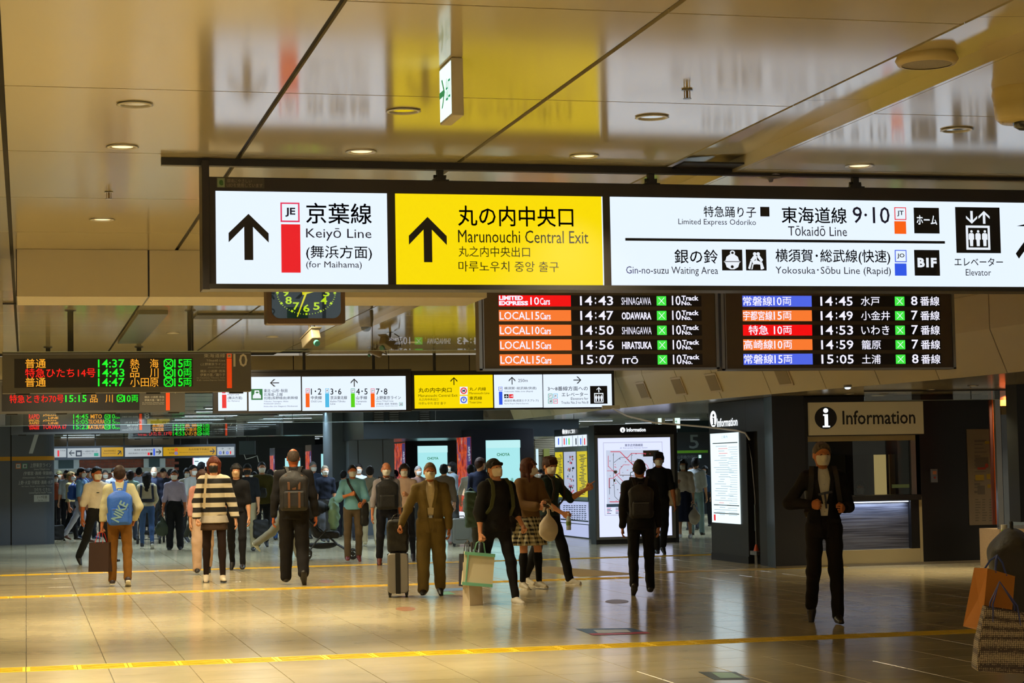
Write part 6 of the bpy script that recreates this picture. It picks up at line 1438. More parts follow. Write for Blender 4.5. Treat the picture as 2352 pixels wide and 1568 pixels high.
        if sole:
            ol = [(-.062, 0), (-.05, -.03), (0, -.036), (.06, -.036), (.12, -.044), (.17, -.03), (.188, 0), (.17, .038), (.12, .046), (.06, .036), (0, .036), (-.05, .03)]
            N_ = len(ol); vs = [tuple(Q(a, .074, x + sd * .004)) for a, x in ol] + [tuple(Q(a, .092, x + sd * .004)) for a, x in ol]
            MB().add(vs, [tuple(range(N_)), tuple(range(N_, 2 * N_))[::-1]] + [(i, N_ + i, N_ + (i + 1) % N_, (i + 1) % N_) for i in range(N_)]).build('sole', mat('sole_%d' % sole[0], sole, .5), so)
    e['_'] = 0; del e['_']
    return dict(e=e, U=U, A=A, J=J, nk=nk, dz=dz, Rh=Rh, s=sc, lod=lod)
def skirt(P, z0, z1, r0, r1, m, pleats=16, amp=.02, name='skirt'):
    mb = MB(); n = 96; rows = 8; vs = []; fs = []
    for i in range(rows + 1):
        t = i / rows; z = z0 + (z1 - z0) * t
        for k in range(n):
            a = 2 * PI * k / n; r = r0 + (r1 - r0) * t ** .7 + amp * t * math.sin(pleats * a); c = P['U'](r * math.cos(a), .74 * r * math.sin(a) if t < .3 else (.74 + .12 * t) * r * math.sin(a), z); vs.append(tuple(c))
    for i in range(rows):
        for k in range(n): a, b = i * n + k, i * n + (k + 1) % n; fs.append((a, a + n, b + n, b))
    mb.add(vs, fs); o = mb.build(name, m, P['e'], smooth=True); s = o.modifiers.new('s', 'SOLIDIFY'); s.thickness = .006; return o
def backpack(P, label, rgb, front=False, w=.30, h=.42, d=.15, z=1.17, accent=None, pocket=True, attach=True, fatb=0, straprgb=None, name='backpack'):
    """rides on the person but stays a thing of its own, in the person's frame"""
    U = P['U']; e = P['e']; s = -1 if front else 1; off = .125 + fatb
    c = U(0, s * (off + d / 2), z)
    r = empty(name, (0, 0, 0), label=label, cat='backpack'); r.matrix_world = Matrix.Translation(e.location) @ Matrix.Rotation(e.rotation_euler.z, 4, 'Z') @ Matrix.Diagonal((e.scale[0], e.scale[1], e.scale[2], 1))
    m = mat('bag_%d_%d_%d' % tuple(rgb), rgb, .6, bump=.4, bscale=40)
    g = Grid(c - np.array([w / 2, d / 2, h / 2]) - .05, c + np.array([w / 2, d / 2, h / 2]) + .05, .014)
    g.boxd(c + np.array([0, 0, -h * .08]), (w / 2, d / 2, h * .42), .05, 0); g.ell(c + np.array([0, 0, h * .22]), (w / 2 * .93, d / 2 * .95, h * .28), .06); g.wrinkle(.003, h * 9)
    np_obj('main_body', [g.mesh()], m, r)
    if pocket:
        g = Grid(c + np.array([-w / 2, s * d / 2 - .06, -h / 2]) - .03, c + np.array([w / 2, s * d / 2 + .05, 0]) + .05, .014); g.boxd(c + np.array([0, s * (d / 2 + .0), -h * .22]), (w * .38, .035, h * .22), .03, 0); np_obj('pocket', [g.mesh()], m, r)
        MB().box(tuple(c + np.array([0, s * (d / 2 + .037), -h * .05])), (w * .6, .004, .008)).build('zip', mat('zip_grey', (90, 88, 84), .4, .5), r)
    sm = mat('strap_%d_%d_%d' % tuple(straprgb or rgb), straprgb or rgb, .7)
    for x in (-1, 1):
        pts = [c + np.array([x * .06, -s * d / 2 * .8, h * .42]), U(x * .09, s * .06, 1.47 + .0), U(x * .105, -s * .03, 1.475), U(x * .115, -s * (.115 + fatb), 1.40), U(x * .125, -s * (.15 + fatb), 1.28), U(x * .145, -s * (.135 + fatb), 1.15), U(x * .165, -s * .03, 1.05), c + np.array([x * w * .45, -s * d * .35, -h * .4])]
        MB().strap(pts, .045, .010).build('strap', sm, r)
    MB().tube([c + np.array(v) for v in ((-.035, 0, h * .48), (-.03, 0, h * .55), (.03, 0, h * .55), (.035, 0, h * .48))], .008, 6).build('handle', sm, r)
    if accent:
        am = mat('bag_leather', accent, .6)
        for x in (-1, 1):
            MB().strap([c + np.array(v) for v in ((x * .065, s * (d / 2 + .04), -h * .42), (x * .065, s * (d / 2 + .045), -h * .2), (x * .065, s * (d / 2 + .04), -h * .03))], .028, .006).build('leather_strap', am, r)
            MB().strap([c + np.array(v) for v in ((x * .065, s * (d / 2 + .012), h * .02), (x * .068, s * (d / 2 + .01), h * .2), (x * .10, s * (d / 2 - .03), h * .38))], .028, .006).build('leather_strap', am, r)
        MB().box(tuple(c + np.array([0, s * (d / 2 + .006), h * .05])), (.05, .006, .03)).build('leather_patch', am, r)
    return r, c, s
def world(P, v):
    e = P['e']; v = Vector((v[0] * e.scale[0], v[1] * e.scale[1], v[2] * e.scale[2])); v.rotate(Matrix.Rotation(e.rotation_euler.z, 3, 'Z')); return v + e.location
def paper_bag(label, top, w, h, d, rgb, rz=0, handle=(60, 50, 40), hl=.14, trim=None, tilt=0, cat='bag', name='paper_bag'):
    e = empty(name, tuple(top), rz, label=label, cat=cat); m = mat('paper_%d_%d_%d' % tuple(rgb), rgb, .6, bump=.3, bscale=12); e.rotation_euler = (0, tilt, rz)
    b = MB(); z0, z1 = -hl - h, -hl
    b.add([(-w / 2, -d / 2, z0), (w / 2, -d / 2, z0), (w / 2, d / 2, z0), (-w / 2, d / 2, z0), (-w / 2, -d * .35, z1), (w / 2, -d * .35, z1), (w / 2, d * .35, z1), (-w / 2, d * .35, z1), (-w / 2 + .012, 0, z0 + h * .5), (w / 2 - .012, 0, z0 + h * .5)],
          [(0, 3, 2, 1), (0, 1, 5, 4), (2, 3, 7, 6), (0, 4, 8), (4, 7, 8), (7, 3, 8), (3, 0, 8), (1, 2, 9), (2, 6, 9), (6, 5, 9), (5, 1, 9)]); o = b.build('bag_body', m, e)
    for s in (-1, 1): MB().tube([(-w * .2, s * d * .34, z1 - .01), (-w * .12, s * d * .15, -.03), (0, 0, .0), (w * .12, s * d * .15, -.03), (w * .2, s * d * .34, z1 - .01)], .005, 6).build('handle', mat('cord_%d' % handle[0], handle, .6), e)
    if trim:
        tm_ = mat('trim_%d' % trim[0], trim, .5)
        for z in (z1 - .012, z0 + .02): MB().bb(-w / 2 - .002, w / 2 + .002, -d / 2 - .004, -d * .3, z - .02, z + .015).build('trim_band', tm_, e)
        MB().bb(-w / 2 + .03, -w / 2 + .045, -d / 2 - .005, -d * .3, z0, z1).build('trim_band', tm_, e)
    return e
def suitcase(label, loc, w, h, d, rgb, rz=0, hand=.45, band=None, ribs=True):
    e = empty('suitcase', loc, rz, label=label, cat='suitcase'); m = mat('case_%d_%d' % (rgb[0], rgb[2]), rgb, .35, .3)
    MB().rbox((0, 0, .05 + h / 2), (w, d, h), .05, 5, axis='Y').build('shell', m, e, bevel=.015)
    if ribs:
        for k in (-.32, -.2, .2, .32): MB().bb(w * k - .006, w * k + .006, -d / 2 - .006, -d / 2 + .01, .1, h).build('rib', m, e)
    MB().bb(-w / 2 - .002, w / 2 + .002, -.008, .008, .06, .04 + h).build('zip_seam', BLACK, e)
    if band: MB().bb(-.03, .03, -d / 2 - .012, d / 2 + .006, .045, .056 + h).build('belt', mat('belt_%d' % band[0], band, .6), e)
    for x in (-1, 1):
        for y in (-1, 1):
            f = MB().bb(x * w * .40 - .02, x * w * .40 + .02, y * d * .34 - .02, y * d * .34 + .02, .03, .07).build('wheel_fork', BLACK, e); MB().cyl((x * w * .40 - .015, y * d * .34, .024), (x * w * .40 + .015, y * d * .34, .024), .024, n=14).build('wheel', BLACK, f)
    if hand:
        MB().tube([(-.07, d * .3, h + .04), (-.07, d * .3, h + .05 + hand), (.07, d * .3, h + .05 + hand), (.07, d * .3, h + .04)], .009, 8).build('pull_handle', DSTEEL, e)
    else: MB().tube([(-.06, 0, h + .05), (-.05, 0, h + .09), (.05, 0, h + .09), (.06, 0, h + .05)], .01).build('grip', BLACK, e)
    return e
def soft_bag(label, top, w, h, d, rgb, rz=0, hl=.2, name='hand_bag', cat='bag', hrgb=None, shape=0):
    e = empty(name, tuple(top), rz, label=label, cat=cat); m = mat('soft_%d_%d_%d' % tuple(rgb), rgb, .6, bump=.4, bscale=30)
    g = Grid((-w / 2 - .05, -d / 2 - .05, -hl - h - .05), (w / 2 + .05, d / 2 + .05, -hl + .05), .013)
    if shape == 1: g.ell((0, 0, -hl - h * .62), (w / 2, d / 2, h * .40), .03); g.cap((0, 0, -hl - h * .5), (0, 0, -hl + .02), w * .28, w * .08, .05, sc=(1, .6, 1))
    else: g.boxd((0, 0, -hl - h / 2), (w / 2, d / 2, h / 2), .045, 0)
    g.wrinkle(.005, w * 20, 1.3); np_obj('bag_body', [g.mesh()], m, e); hm = mat('soft_%d_%d_%d' % tuple(hrgb or rgb), hrgb or rgb, .6)
    for s in (-1, 1): MB().tube([(-w * .25, s * d * .2, -hl), (-w * .18, s * d * .15, -hl * .4), (0, 0, 0), (w * .18, s * d * .15, -hl * .4), (w * .25, s * d * .2, -hl)], .008, 6).build('handle', hm, e)
    return e
def stroller(label, loc, rz, rgb=(30, 30, 32)):
    e = empty('stroller', loc, rz, label=label, cat='stroller'); m = mat('stroller_frame', (40, 40, 42), .4, .4); fb = mat('stroller_cloth', rgb, .8); WH = mat('wheel_rubber', (22, 22, 22), .6)
    # forward is -Y
    for x in (-.24, .24):
        MB().tube([(x, .5, 1.02), (x, .28, .66), (x, -.18, .25), (x, -.42, .10)], .012).tube([(x, .0, .52), (x, .2, .30), (x, .34, .10)], .012).build('side_frame', m, e)
        for y, r in ((-.44, .085), (.36, .1)):
            w = MB().lathe([(r, -.02), (r, .02), (r - .028, .02), (r - .028, -.02), (r, -.02)], n=24, cap=False).lathe([(.03, -.02), (.03, .02)], n=12); w.v = [(v[2] + x, v[0] + y, v[1] + r) for v in w.v]; w.bb(x - .006, x + .006, y - r * .9, y + r * .9, r - .008, r + .008).bb(x - .006, x + .006, y - .008, y + .008, r * .1, r * 1.9); w.build('wheel', WH, e)
    MB().tube([(-.24, .5, 1.02), (-.2, .54, 1.04), (.2, .54, 1.04), (.24, .5, 1.02)], .016).build('push_bar', BLACK, e)
    MB().cyl((-.24, .36, .1), (.24, .36, .1), .01).cyl((-.24, -.18, .25), (.24, -.18, .25), .01).build('axle', m, e)
    g = Grid((-.28, -.4, .1), (.28, .55, 1.0), .02); g.boxd((0, -.02, .42), (.2, .2, .06), .05); g.cap((-.12, .18, .45), (-.12, .34, .85), .06, .05, .03); g.cap((.12, .18, .45), (.12, .34, .85), .06, .05, .03); g.cap((0, .18, .45), (0, .34, .85), .08, .07, .04)
    np_obj('seat', [g.mesh()], fb, e)
    g = Grid((-.3, -.4, .1), (.3, .6, 1.1), .02); g.ell((0, .22, .78), (.24, .3, .24), 0); g.ell((0, .20, .74), (.22, .29, .23), 0, 's'); g.plane((0, -.5, -1), -.82); np_obj('hood', [g.mesh()], fb, e)
    g = Grid((-.26, -.3, .1), (.26, .4, .4), .02); g.ell((0, .08, .26), (.2, .26, .08), 0); g.plane((0, 0, 1), .28); np_obj('basket', [g.mesh()], fb, e)
    return e
# ================================================================== the cast
def phi(px): return math.degrees(HEAD) + math.degrees(math.atan((px - 1176) / FPX))
def Pn(label, px, py, top_y, rel, lod=1, hk=1.0, **k):
    P = PZ(px, py, 0); dep = float((P - CP) @ CF); h = (py - top_y) * dep / FPX * hk
    h = min(max(h, 1.45), 1.9)
    return person(label, px, py, h=h, rot=rel - phi(px), lod=lod, **k)
def grip(P, n, ext=.085): return world(P, P['A'][n][2] + P['A'][n][3] * ext)
def band(P, name, pts, rgb, w=.03, t=.006, side=(1, 0, 0)):
    MB().strap([P['U'](*p) for p in pts], w, t, side).build(name, mat('strap_%d_%d_%d' % tuple(rgb), rgb, .7), P['e'])
R_ = math.radians
# --- right man
A_ = Pn('man in black suit with open white shirt walking alone at the right', 1898, 1432, 1020, 6, 0, top='jacket', tc=(20, 19, 20), inner=('open', (232, 222, 196)), bc=(22, 20, 19), shoe=(34, 28, 20), hair='short', hc=(88, 78, 66), sk=(178, 108, 62), head=(10, 0),
        legs=dict(l=(-4, -36, 52), r=(3, 1, 0)), arms=dict(l=(-8, 34, 84, -50), r=(4, 14, 88, -16)), hands=('fist', 'fist'), mask=(228, 215, 185))
backpack(A_, 'black backpack on the back of the lone walking man', (18, 18, 18))
MB().strap([A_['U'](-.06, -.165, 1.21), A_['U'](0, -.172, 1.225), A_['U'](.07, -.165, 1.235)], .022, .006, (0, 0, 1)).strap([A_['U'](0, -.172, 1.22), A_['U'](.008, -.175, 1.15), A_['U'](.012, -.172, 1.08)], .018, .005).build('chest_strap', BLACK, A_['e'])
# --- man at the map
B_ = Pn('dark-suited man seen from behind in front of the network map', 1475, 1366, 1062, 184, 0, top='jacket', tc=(22, 21, 23), bc=(20, 20, 22), shoe=(20, 18, 18), hair='crop', hc=(22, 18, 16), sk=(170, 105, 65), mask=None,
        legs=dict(l=(4, 1, 0), r=(0, -26, 35)), inner=None, arms=dict(l=(0, 9, 8, 4), r=(2, 9, 8, 3)), build=1.08)
backpack(B_, 'black office backpack of the man in front of the map', (22, 22, 24), w=.31, h=.44)
MB().lathe([(.062, 0), (.066, .03), (.060, .035)], tuple(B_['nk'] + np.array([0, .006, -.022])), 20, cap=False).build('shirt_collar', cloth((225, 220, 215)), B_['e'])
# --- polo man
C_ = Pn('man in black polo shirt walking past the network map', 1517, 1274, 1040, 12, 0, top='polo', tc=(22, 22, 25), bc=(26, 25, 28), shoe=(30, 28, 30), hair='thick', hc=(34, 26, 22), sk=(180, 112, 72), legs=WALK, arms=dict(l=(-5, 10, 10, 5), r=(5, 12, 16, 4)), head=(-8, 0), mask=(230, 225, 215))
soft_bag('black and cream duffel bag on the hip of the polo shirt man', world(C_, C_['U'](.27, .08, 1.20)), .28, .30, .18, (196, 186, 168), rz=R_(60), hl=.10, hrgb=(25, 25, 25))
# --- youth pointing
D_ = Pn('youth in dark green t-shirt pointing up to the right', 1264, 1342, 1046, 58, 0, top='tee', tc=(32, 48, 46), bc=(20, 20, 22), shoe=(225, 220, 205), sole=(235, 232, 222), hair='thick', hc=(66, 38, 24), sk=(208, 142, 98), bot='trousers',
        legs=dict(l=(-20, -26, 14), r=(20, 12, 0)), arms=dict(l=(14, 6, 58, -14), r=(38, 14, 122, 22)), hands=('hold', 'point'), head=(-26, 4), mask=(235, 222, 200))
backpack(D_, 'dark brown backpack of the pointing youth', (42, 30, 26), w=.26, h=.36)
p = grip(D_, 'l', .09); e = empty('water_bottle', tuple(p), label='clear water bottle held low by the pointing youth', cat='bottle')
MB().lathe([(.001, -.17), (.03, -.17), (.032, -.15), (.029, -.1), (.032, -.06), (.03, -.02), (.013, .02), (.013, .03)], n=16).build('bottle_body', mat('pet_bottle', (190, 205, 205), .1, spec=.8), e, smooth=True); MB().lathe([(.015, .03), (.015, .05)], n=12).build('bottle_cap', mat('cap_white', (230, 230, 230), .4), e); MB().lathe([(.0335, -.11), (.0335, -.06)], n=16, cap=False).build('bottle_label', mat('label_green', (120, 150, 70), .5), e)
# --- girl
E_ = Pn('girl with long brown hair, brown sweater and plaid skirt', 1217, 1352, 1057, 32, 0, top='sweater', tc=(108, 82, 52), bot='none', shoe=(200, 192, 172), sole=(225, 220, 205), hair='vlong', hc=(74, 38, 24), sk=(212, 150, 112), legs=dict(l=(4, -4, 6), r=(8, 0, 0)),
        arms=dict(l=(16, 8, 82, -36), r=(22, 10, 88, -34)), hands=('hold', 'hold'), head=(42, 2), build=.93, mask=(230, 205, 185))
skirt(E_, .96, .56, .15, .25, stripes_mat('plaid', (22, 20, 18), (196, 186, 150)), 14, .02)
for n in 'lr':
    hip, kn, an, fp = E_['J'][n]; g = Grid(np.minimum(kn, an) - .1, np.maximum(kn, an) + .1, .012); g.cap(kn - np.array([0, 0, .03]), an, .052, .04, .02); g.ell(kn + (an - kn) * .28 + np.array([0, .014, 0]), (.054, .058, .09), .03); np_obj('knee_sock', [g.mesh()], cloth((18, 17, 18)), E_['e'])
p = world(E_, (E_['A']['l'][2] + E_['A']['r'][2]) / 2 + np.array([0, -.09, .02])); ph = empty('smartphone', tuple(p), label='dark smartphone held by the girl in the plaid skirt', cat='phone'); MB().box((0, 0, 0), (.07, .14, .009), R=Matrix.Rotation(.5, 3, 'X')).build('case', mat('phone_case', (60, 30, 28), .3), ph, bevel=.003); MB().box((0, 0, .006), (.062, .125, .002), R=Matrix.Rotation(.5, 3, 'X')).build('screen', mat('phone_glass', (20, 20, 26), .1), ph)
soft_bag('white plastic shopping bag hanging from the girl\'s wrist', p + Vector((.03, -.02, .0)), .25, .36, .13, (214, 200, 176), hl=.10, name='plastic_bag', shape=1)
soft_bag('black shoulder bag behind the girl\'s hip with dark strap', world(E_, E_['U'](-.2, .06, 1.12)), .27, .24, .1, (24, 22, 22), hl=.12, rz=R_(30), name='shoulder_bag')
# --- black tee boy
F_ = Pn('youth in black oversized t-shirt and black cap of hair looking up', 1143, 1386, 1049, 28, 0, top='loosetee', tc=(18, 18, 19), bot='jeans', bc=(20, 20, 22), shoe=(228, 222, 208), sole=(236, 234, 226), hair='beanie', hc=(20, 18, 18), sk=(208, 146, 106),
        legs=dict(l=(-21, -27, 16), r=(21, 12, 0)), arms=dict(l=(-2, 12, 14, 6), r=(-14, 20, 42, 4)), hands=('fist', 'fist'), head=(6, -14), mask=(238, 222, 200), build=1.03)
backpack(F_, 'olive backpack on the youth in the black oversized t-shirt', (62, 66, 30), w=.27, h=.4, z=1.15, fatb=.01)
p = grip(F_, 'l'); paper_bag('white and mint paper shopping bag held by the youth in black', p, .34, .37, .14, (220, 212, 180), R_(-6), trim=(110, 180, 155), tilt=R_(6), handle=(120, 180, 150), hl=.14)
paper_bag('plain white paper bag behind the mint shopping bag', p + Vector((-.09, .05, -.02)), .2, .50, .12, (205, 190, 165), R_(30), hl=.22); paper_bag('narrow navy paper bag between the mint and the plain white bags', p + Vector((-.12, .12, 0)), .2, .36, .1, (30, 32, 48), R_(25), hl=.15)
# --- olive suit elder
G_ = Pn('elderly man in olive brown suit pulling a silver suitcase', 992, 1369, 1068, 0, 0, top='jacket', tc=(104, 88, 50), inner=('open', (222, 205, 168)), bc=(104, 88, 48), bot='wide', shoe=(20, 20, 22), hair='crop', hc=(104, 84, 60), sk=(180, 112, 70), build=1.12,
        legs=dict(l=(6, 2, 0), r=(-6, -20, 22)), arms=dict(l=(2, 24, 26, 22), r=(4, 10, 14, 2)), hands=('hold', 'relax'), mask=(228, 210, 175))
q_ = MB().lathe([(.146, 0), (.146, .035)], (0, 0, 0), 32, cap=False); c_ = G_['U'](0, .004, .985); q_.v = [(v[0] + c_[0], v[1] * .79 + c_[1], v[2] + c_[2]) for v in q_.v]; q_.build('belt', BLACK, G_['e']); MB().box(tuple(c_ + np.array([0, -.118, .018])), (.045, .006, .034)).build('belt_buckle', STEEL, G_['e'])
p = PZ(915, 1370, 0); suitcase('silver ribbed suitcase with black belt beside the olive suit man', tuple(p), .25, .48, .34, (150, 146, 140), rz=-R_(phi(915)), hand=.42, band=(18, 18, 18))
soft_bag('soft black bag riding on top of the silver suitcase', (p[0], p[1] - .02, 1.0), .26, .40, .2, (16, 16, 17), hl=.07, rz=-R_(12))
# --- grey shirt man with pack in front, woman beside
H_ = Pn('man in grey shirt wearing a black backpack on his chest', 890, 1299, 1063, 4, 1, top='shirt', tc=(146, 140, 146), bc=(30, 32, 44), shoe=(110, 48, 26), hair='balding', hc=(50, 40, 34), sk=(190, 122, 84), legs=WALK2, arms=dict(l=(2, 12, 8, 6), r=(2, 8, 12, 4)), sole=(60, 40, 30))
backpack(H_, 'large black backpack worn on the grey shirt man\'s chest', (20, 20, 22), front=True, w=.36, h=.5, d=.14, z=1.18)
Pn('woman with dark bob in pinkish blouse beside the chest backpack man', 932, 1290, 1066, -4, 1, top='blouse', tc=(196, 168, 150), bc=(30, 32, 46), bot='jeans', shoe=(40, 40, 56), sole=(200, 200, 200), hair='bob', hc=(30, 22, 20), sk=(210, 150, 116), legs=WALK, build=.92, arms=dict(l=(4, 8, 14, 4), r=(10, 8, 110, -30)), hands=('relax', 'fist'))
# --- bald man
I_ = Pn('big bald man in black suit walking away with a backpack', 677, 1342, 1038, 181, 0, top='jacket', tc=(25, 24, 27), bc=(24, 22, 24), bot='wide', shoe=(34, 28, 24), hair='balding', hc=(70, 56, 46), sk=(176, 92, 48), build=1.16, mask=None, legs=dict(l=(-4, -30, 52), r=(4, 0, 0)),
        arms=dict(l=(2, 12, 12, 8), r=(2, 10, 8, 6)), head=(0, 4))
backpack(I_, 'black backpack with brown leather straps on the bald man', (24, 22, 24), w=.36, h=.52, d=.16, z=1.17, accent=(92, 56, 26), fatb=.03)
# --- fleece man
J_ = Pn('man in light blue fleece with a strap across his chest', 812, 1290, 1072, 6, 1, top='fleece', tc=(112, 168, 186), bc=(92, 78, 60), shoe=(110, 34, 24), hair='crop', hc=(30, 24, 20), sk=(196, 118, 70), legs=dict(l=(4, 0, 0), r=(4, -24, 30)), arms=dict(l=(8, 20, 118, -52), r=(8, 14, 66, -22)), hands=('fist', 'hold'), build=1.04)
band(J_, 'shoulder_strap', [(-.10, -.05, 1.46), (-.09, -.15, 1.38), (-.02, -.185, 1.25), (.06, -.185, 1.12), (.12, -.16, 1.02)], (24, 24, 26), .045)
soft_bag('black shoulder pouch at the hip of the blue fleece man', world(J_, J_['U'](.20, -.06, 1.12)), .15, .40, .10, (20, 20, 22), hl=.08)
# --- striped girl
K_ = Pn('woman with red-brown hair in black and cream striped sweater', 493, 1337, 1053, 2, 0, top='sweater', topmat=stripes_mat('stripe', (208, 196, 172), (22, 20, 22)), bot='tights', bc=(36, 22, 18), shoe=(222, 206, 180), sole=(40, 40, 42), hair='long', hc=(92, 38, 20), sk=(215, 160, 125), mask=(26, 24, 26), build=1.0,
        legs=dict(l=(-6, -12, 10), r=(8, 2, 0)), arms=dict(l=(4, 14, 22, 2), r=(-4, 16, 6, 12)), hands=('hold', 'relax'), head=(-8, 0))
skirt(K_, .92, .70, .16, .185, cloth((70, 52, 38)), 6, .006, 'shorts'); skirt(K_, .90, .80, .17, .20, cloth((190, 180, 165)), 9, .006, 'shirt_hem')
band(K_, 'bag_strap', [(-.10, .02, 1.48), (-.11, -.14, 1.40), (-.13, -.185, 1.2), (-.14, -.19, 1.0)], (178, 160, 126), .032)
# --- blue backpack boy
L_ = Pn('boy in cream jacket and brown trousers walking away', 276, 1346, 1075, 180, 0, top='hoodie', tc=(186, 182, 148), bc=(118, 78, 26), shoe=(62, 52, 58), sole=(225, 220, 210), hair='short', hc=(44, 26, 18), sk=(180, 112, 74), mask=None, legs=dict(l=(-6, -22, 26), r=(8, 2, 0)),
        arms=dict(l=(-18, 22, 34, -14), r=(0, 12, 4, 8)), hands=('fist', 'fist'))
r, c, s = backpack(L_, 'bright blue sports backpack with pale slanted lettering on the boy', (36, 92, 190), w=.34, h=.50, d=.15, z=1.10, fatb=.015)
vs, fs, bb_ = glyphs('NIKE', .03); ca, sa = math.cos(R_(62)), math.sin(R_(62)); W_ = .30 / (bb_[1] - bb_[0])
vv = []
for x, y in vs:
    x = (x - (bb_[0] + bb_[1]) / 2) * W_; y = (y - (bb_[2] + bb_[3]) / 2) * W_ * 1.2; u, v = x * ca - y * sa, x * sa + y * ca; vv.append(tuple(c + np.array([-u, .075 + .042, v - .05])))
MB().add(vv, fs).build('lettering', mat('nike_pale', (112, 150, 160), .5), r)
paper_bag('dark brown paper bag with red handles carried by the boy', grip(L_, 'r'), .30, .40, .18, (52, 30, 22), R_(-30), handle=(200, 25, 25), hl=.15)
# --- station man and the left crowd
M_ = Pn('station man in cream short-sleeved shirt striding with black trousers', 222, 1298, 1067, 28, 1, top='sshirt', tuck=True, tc=(222, 208, 182), bc=(26, 24, 22), shoe=(28, 24, 20), hair='short', hc=(24, 20, 18), sk=(186, 104, 58), legs=STRIDE2, arms=SWING2, mask=(236, 228, 205), build=1.1)
MB().box(tuple(M_['U'](.07, -.165, 1.27)), (.045, .006, .055)).box(tuple(M_['U'](-.07, -.168, 1.27)), (.05, .006, .015)).build('name_badges', mat('badge_dark', (50, 60, 45), .5), M_['e']); M_['e'].children[-1]
N_ = Pn('man in lavender shirt and black trousers with a green bag', 402, 1262, 1079, -6, 1, top='shirt', tuck=True, tc=(164, 152, 172), bc=(20, 20, 22), bot='wide', shoe=(22, 22, 22), hair='crop', hc=(60, 44, 34), sk=(176, 104, 62), legs=STAND, arms=dict(l=(2, 10, 6, 8), r=(2, 10, 8, 4)))
soft_bag('dark green cloth bag held by the man in lavender shirt', grip(N_, 'l'), .30, .36, .14, (46, 56, 36), hl=.08, shape=1)
O_ = Pn('woman with black hair in beige tunic and blue jeans seen from behind', 338, 1260, 1084, 180, 1, top='blouse', tc=(176, 164, 134), bot='jeans', bc=(58, 82, 122), shoe=(34, 34, 40), sole=(220, 220, 220), hair='long', hc=(20, 16, 16), mask=None, build=.92, legs=WALK2, arms=dict(l=(14, 10, 60, -5), r=(14, 10, 60, -5)))
band(O_, 'carrier_strap', [(-.13, -.05, 1.46), (-.12, .12, 1.40), (-.13, .16, 1.2), (-.14, .14, 1.1)], (24, 30, 52), .05); band(O_, 'carrier_strap', [(.13, -.05, 1.46), (.12, .12, 1.40), (.13, .16, 1.2), (.14, .14, 1.1)], (24, 30, 52), .05)
MB().lathe([(.165, 0), (.165, .075)], tuple(O_['U'](0, .012, 1.03)), 24, cap=False).build('carrier_belt', mat('carrier_navy', (20, 24, 40), .7), O_['e'])
p = PZ(338, 1250, 0); stroller('black stroller pushed by the woman in jeans', (p[0] + .12, p[1] + .75, 0), math.pi - R_(10))
Pn('young man in olive sweater with white mask left of the bald man', 603, 1257, 1061, 6, 1, top='sweater', tc=(66, 60, 22), bc=(20, 20, 22), shoe=(20, 20, 20), hair='crop', hc=(26, 22, 20), legs=WALK, sk=(200, 140, 104))
soft_bag('black crossbody pouch over the olive sweater', PY(598, 1118, float(PZ(603, 1257, 0)[1]) - .22), .26, .2, .08, (18, 18, 18), hl=.02, name='waist_bag')
Q_ = Pn('woman with long black hair in black t-shirt behind the striped sweater', 545, 1310, 1066, -6, 1, top='tee', tc=(20, 20, 24), bc=(22, 22, 26), bot='jeans', shoe=(26, 20, 20), hair='long', hc=(20, 17, 17), mask=(205, 165, 125), legs=WALK2, sk=(214, 156, 120), build=.92)
T_ = Pn('man in black cap and black mask carrying a black bag', 570, 1266, 1067, -4, 1, top='tee', tc=(24, 26, 28), bc=(160, 148, 112), bot='trousers', shoe=(26, 26, 26), hair='cap', hc=(24, 30, 32), mask=(24, 24, 24), legs=STEP2, sk=(214, 150, 104))
for s in (-1, 1): MB().lathe([(.001, -.02), (.034, -.015), (.036, .015), (.001, .02)], tuple(T_['nk'] + np.array([s * .075, -.04, .0])), 14).build('headphone', mat('headphone_white', (225, 222, 215), .4), T_['e'], smooth=True)
soft_bag('round black handbag carried by the man in the cap', grip(T_, 'r') + Vector((.03, 0, 0)), .30, .36, .16, (18, 18, 18), hl=.15)
Pn('person in pink blouse and wide beige trousers behind the striped sweater', 466, 1317, 1080, 4, 1, top='blouse', tc=(200, 140, 130), bot='wide', bc=(190, 158, 132), shoe=(24, 22, 22), hair='bob', hc=(60, 34, 26), legs=WALK, build=.92)
Pn('man in grey t-shirt and camouflage trousers turned to the right', 444, 1246, 1064, 35, 1, top='tee', tc=(168, 166, 160), bot='camo', bc=(62, 62, 50), shoe=(50, 50, 52), sole=(200, 200, 200), hair='short', hc=(28, 24, 22), legs=STRIDE, sk=(200, 140, 104))
Pn('woman in pale top with white mask left of the striped sweater', 431, 1238, 1076, 0, 2, top='blouse', tc=(185, 178, 160), bot='wide', bc=(52, 54, 56), shoe=(215, 212, 205), hair='bob', hc=(34, 28, 26), build=.9)
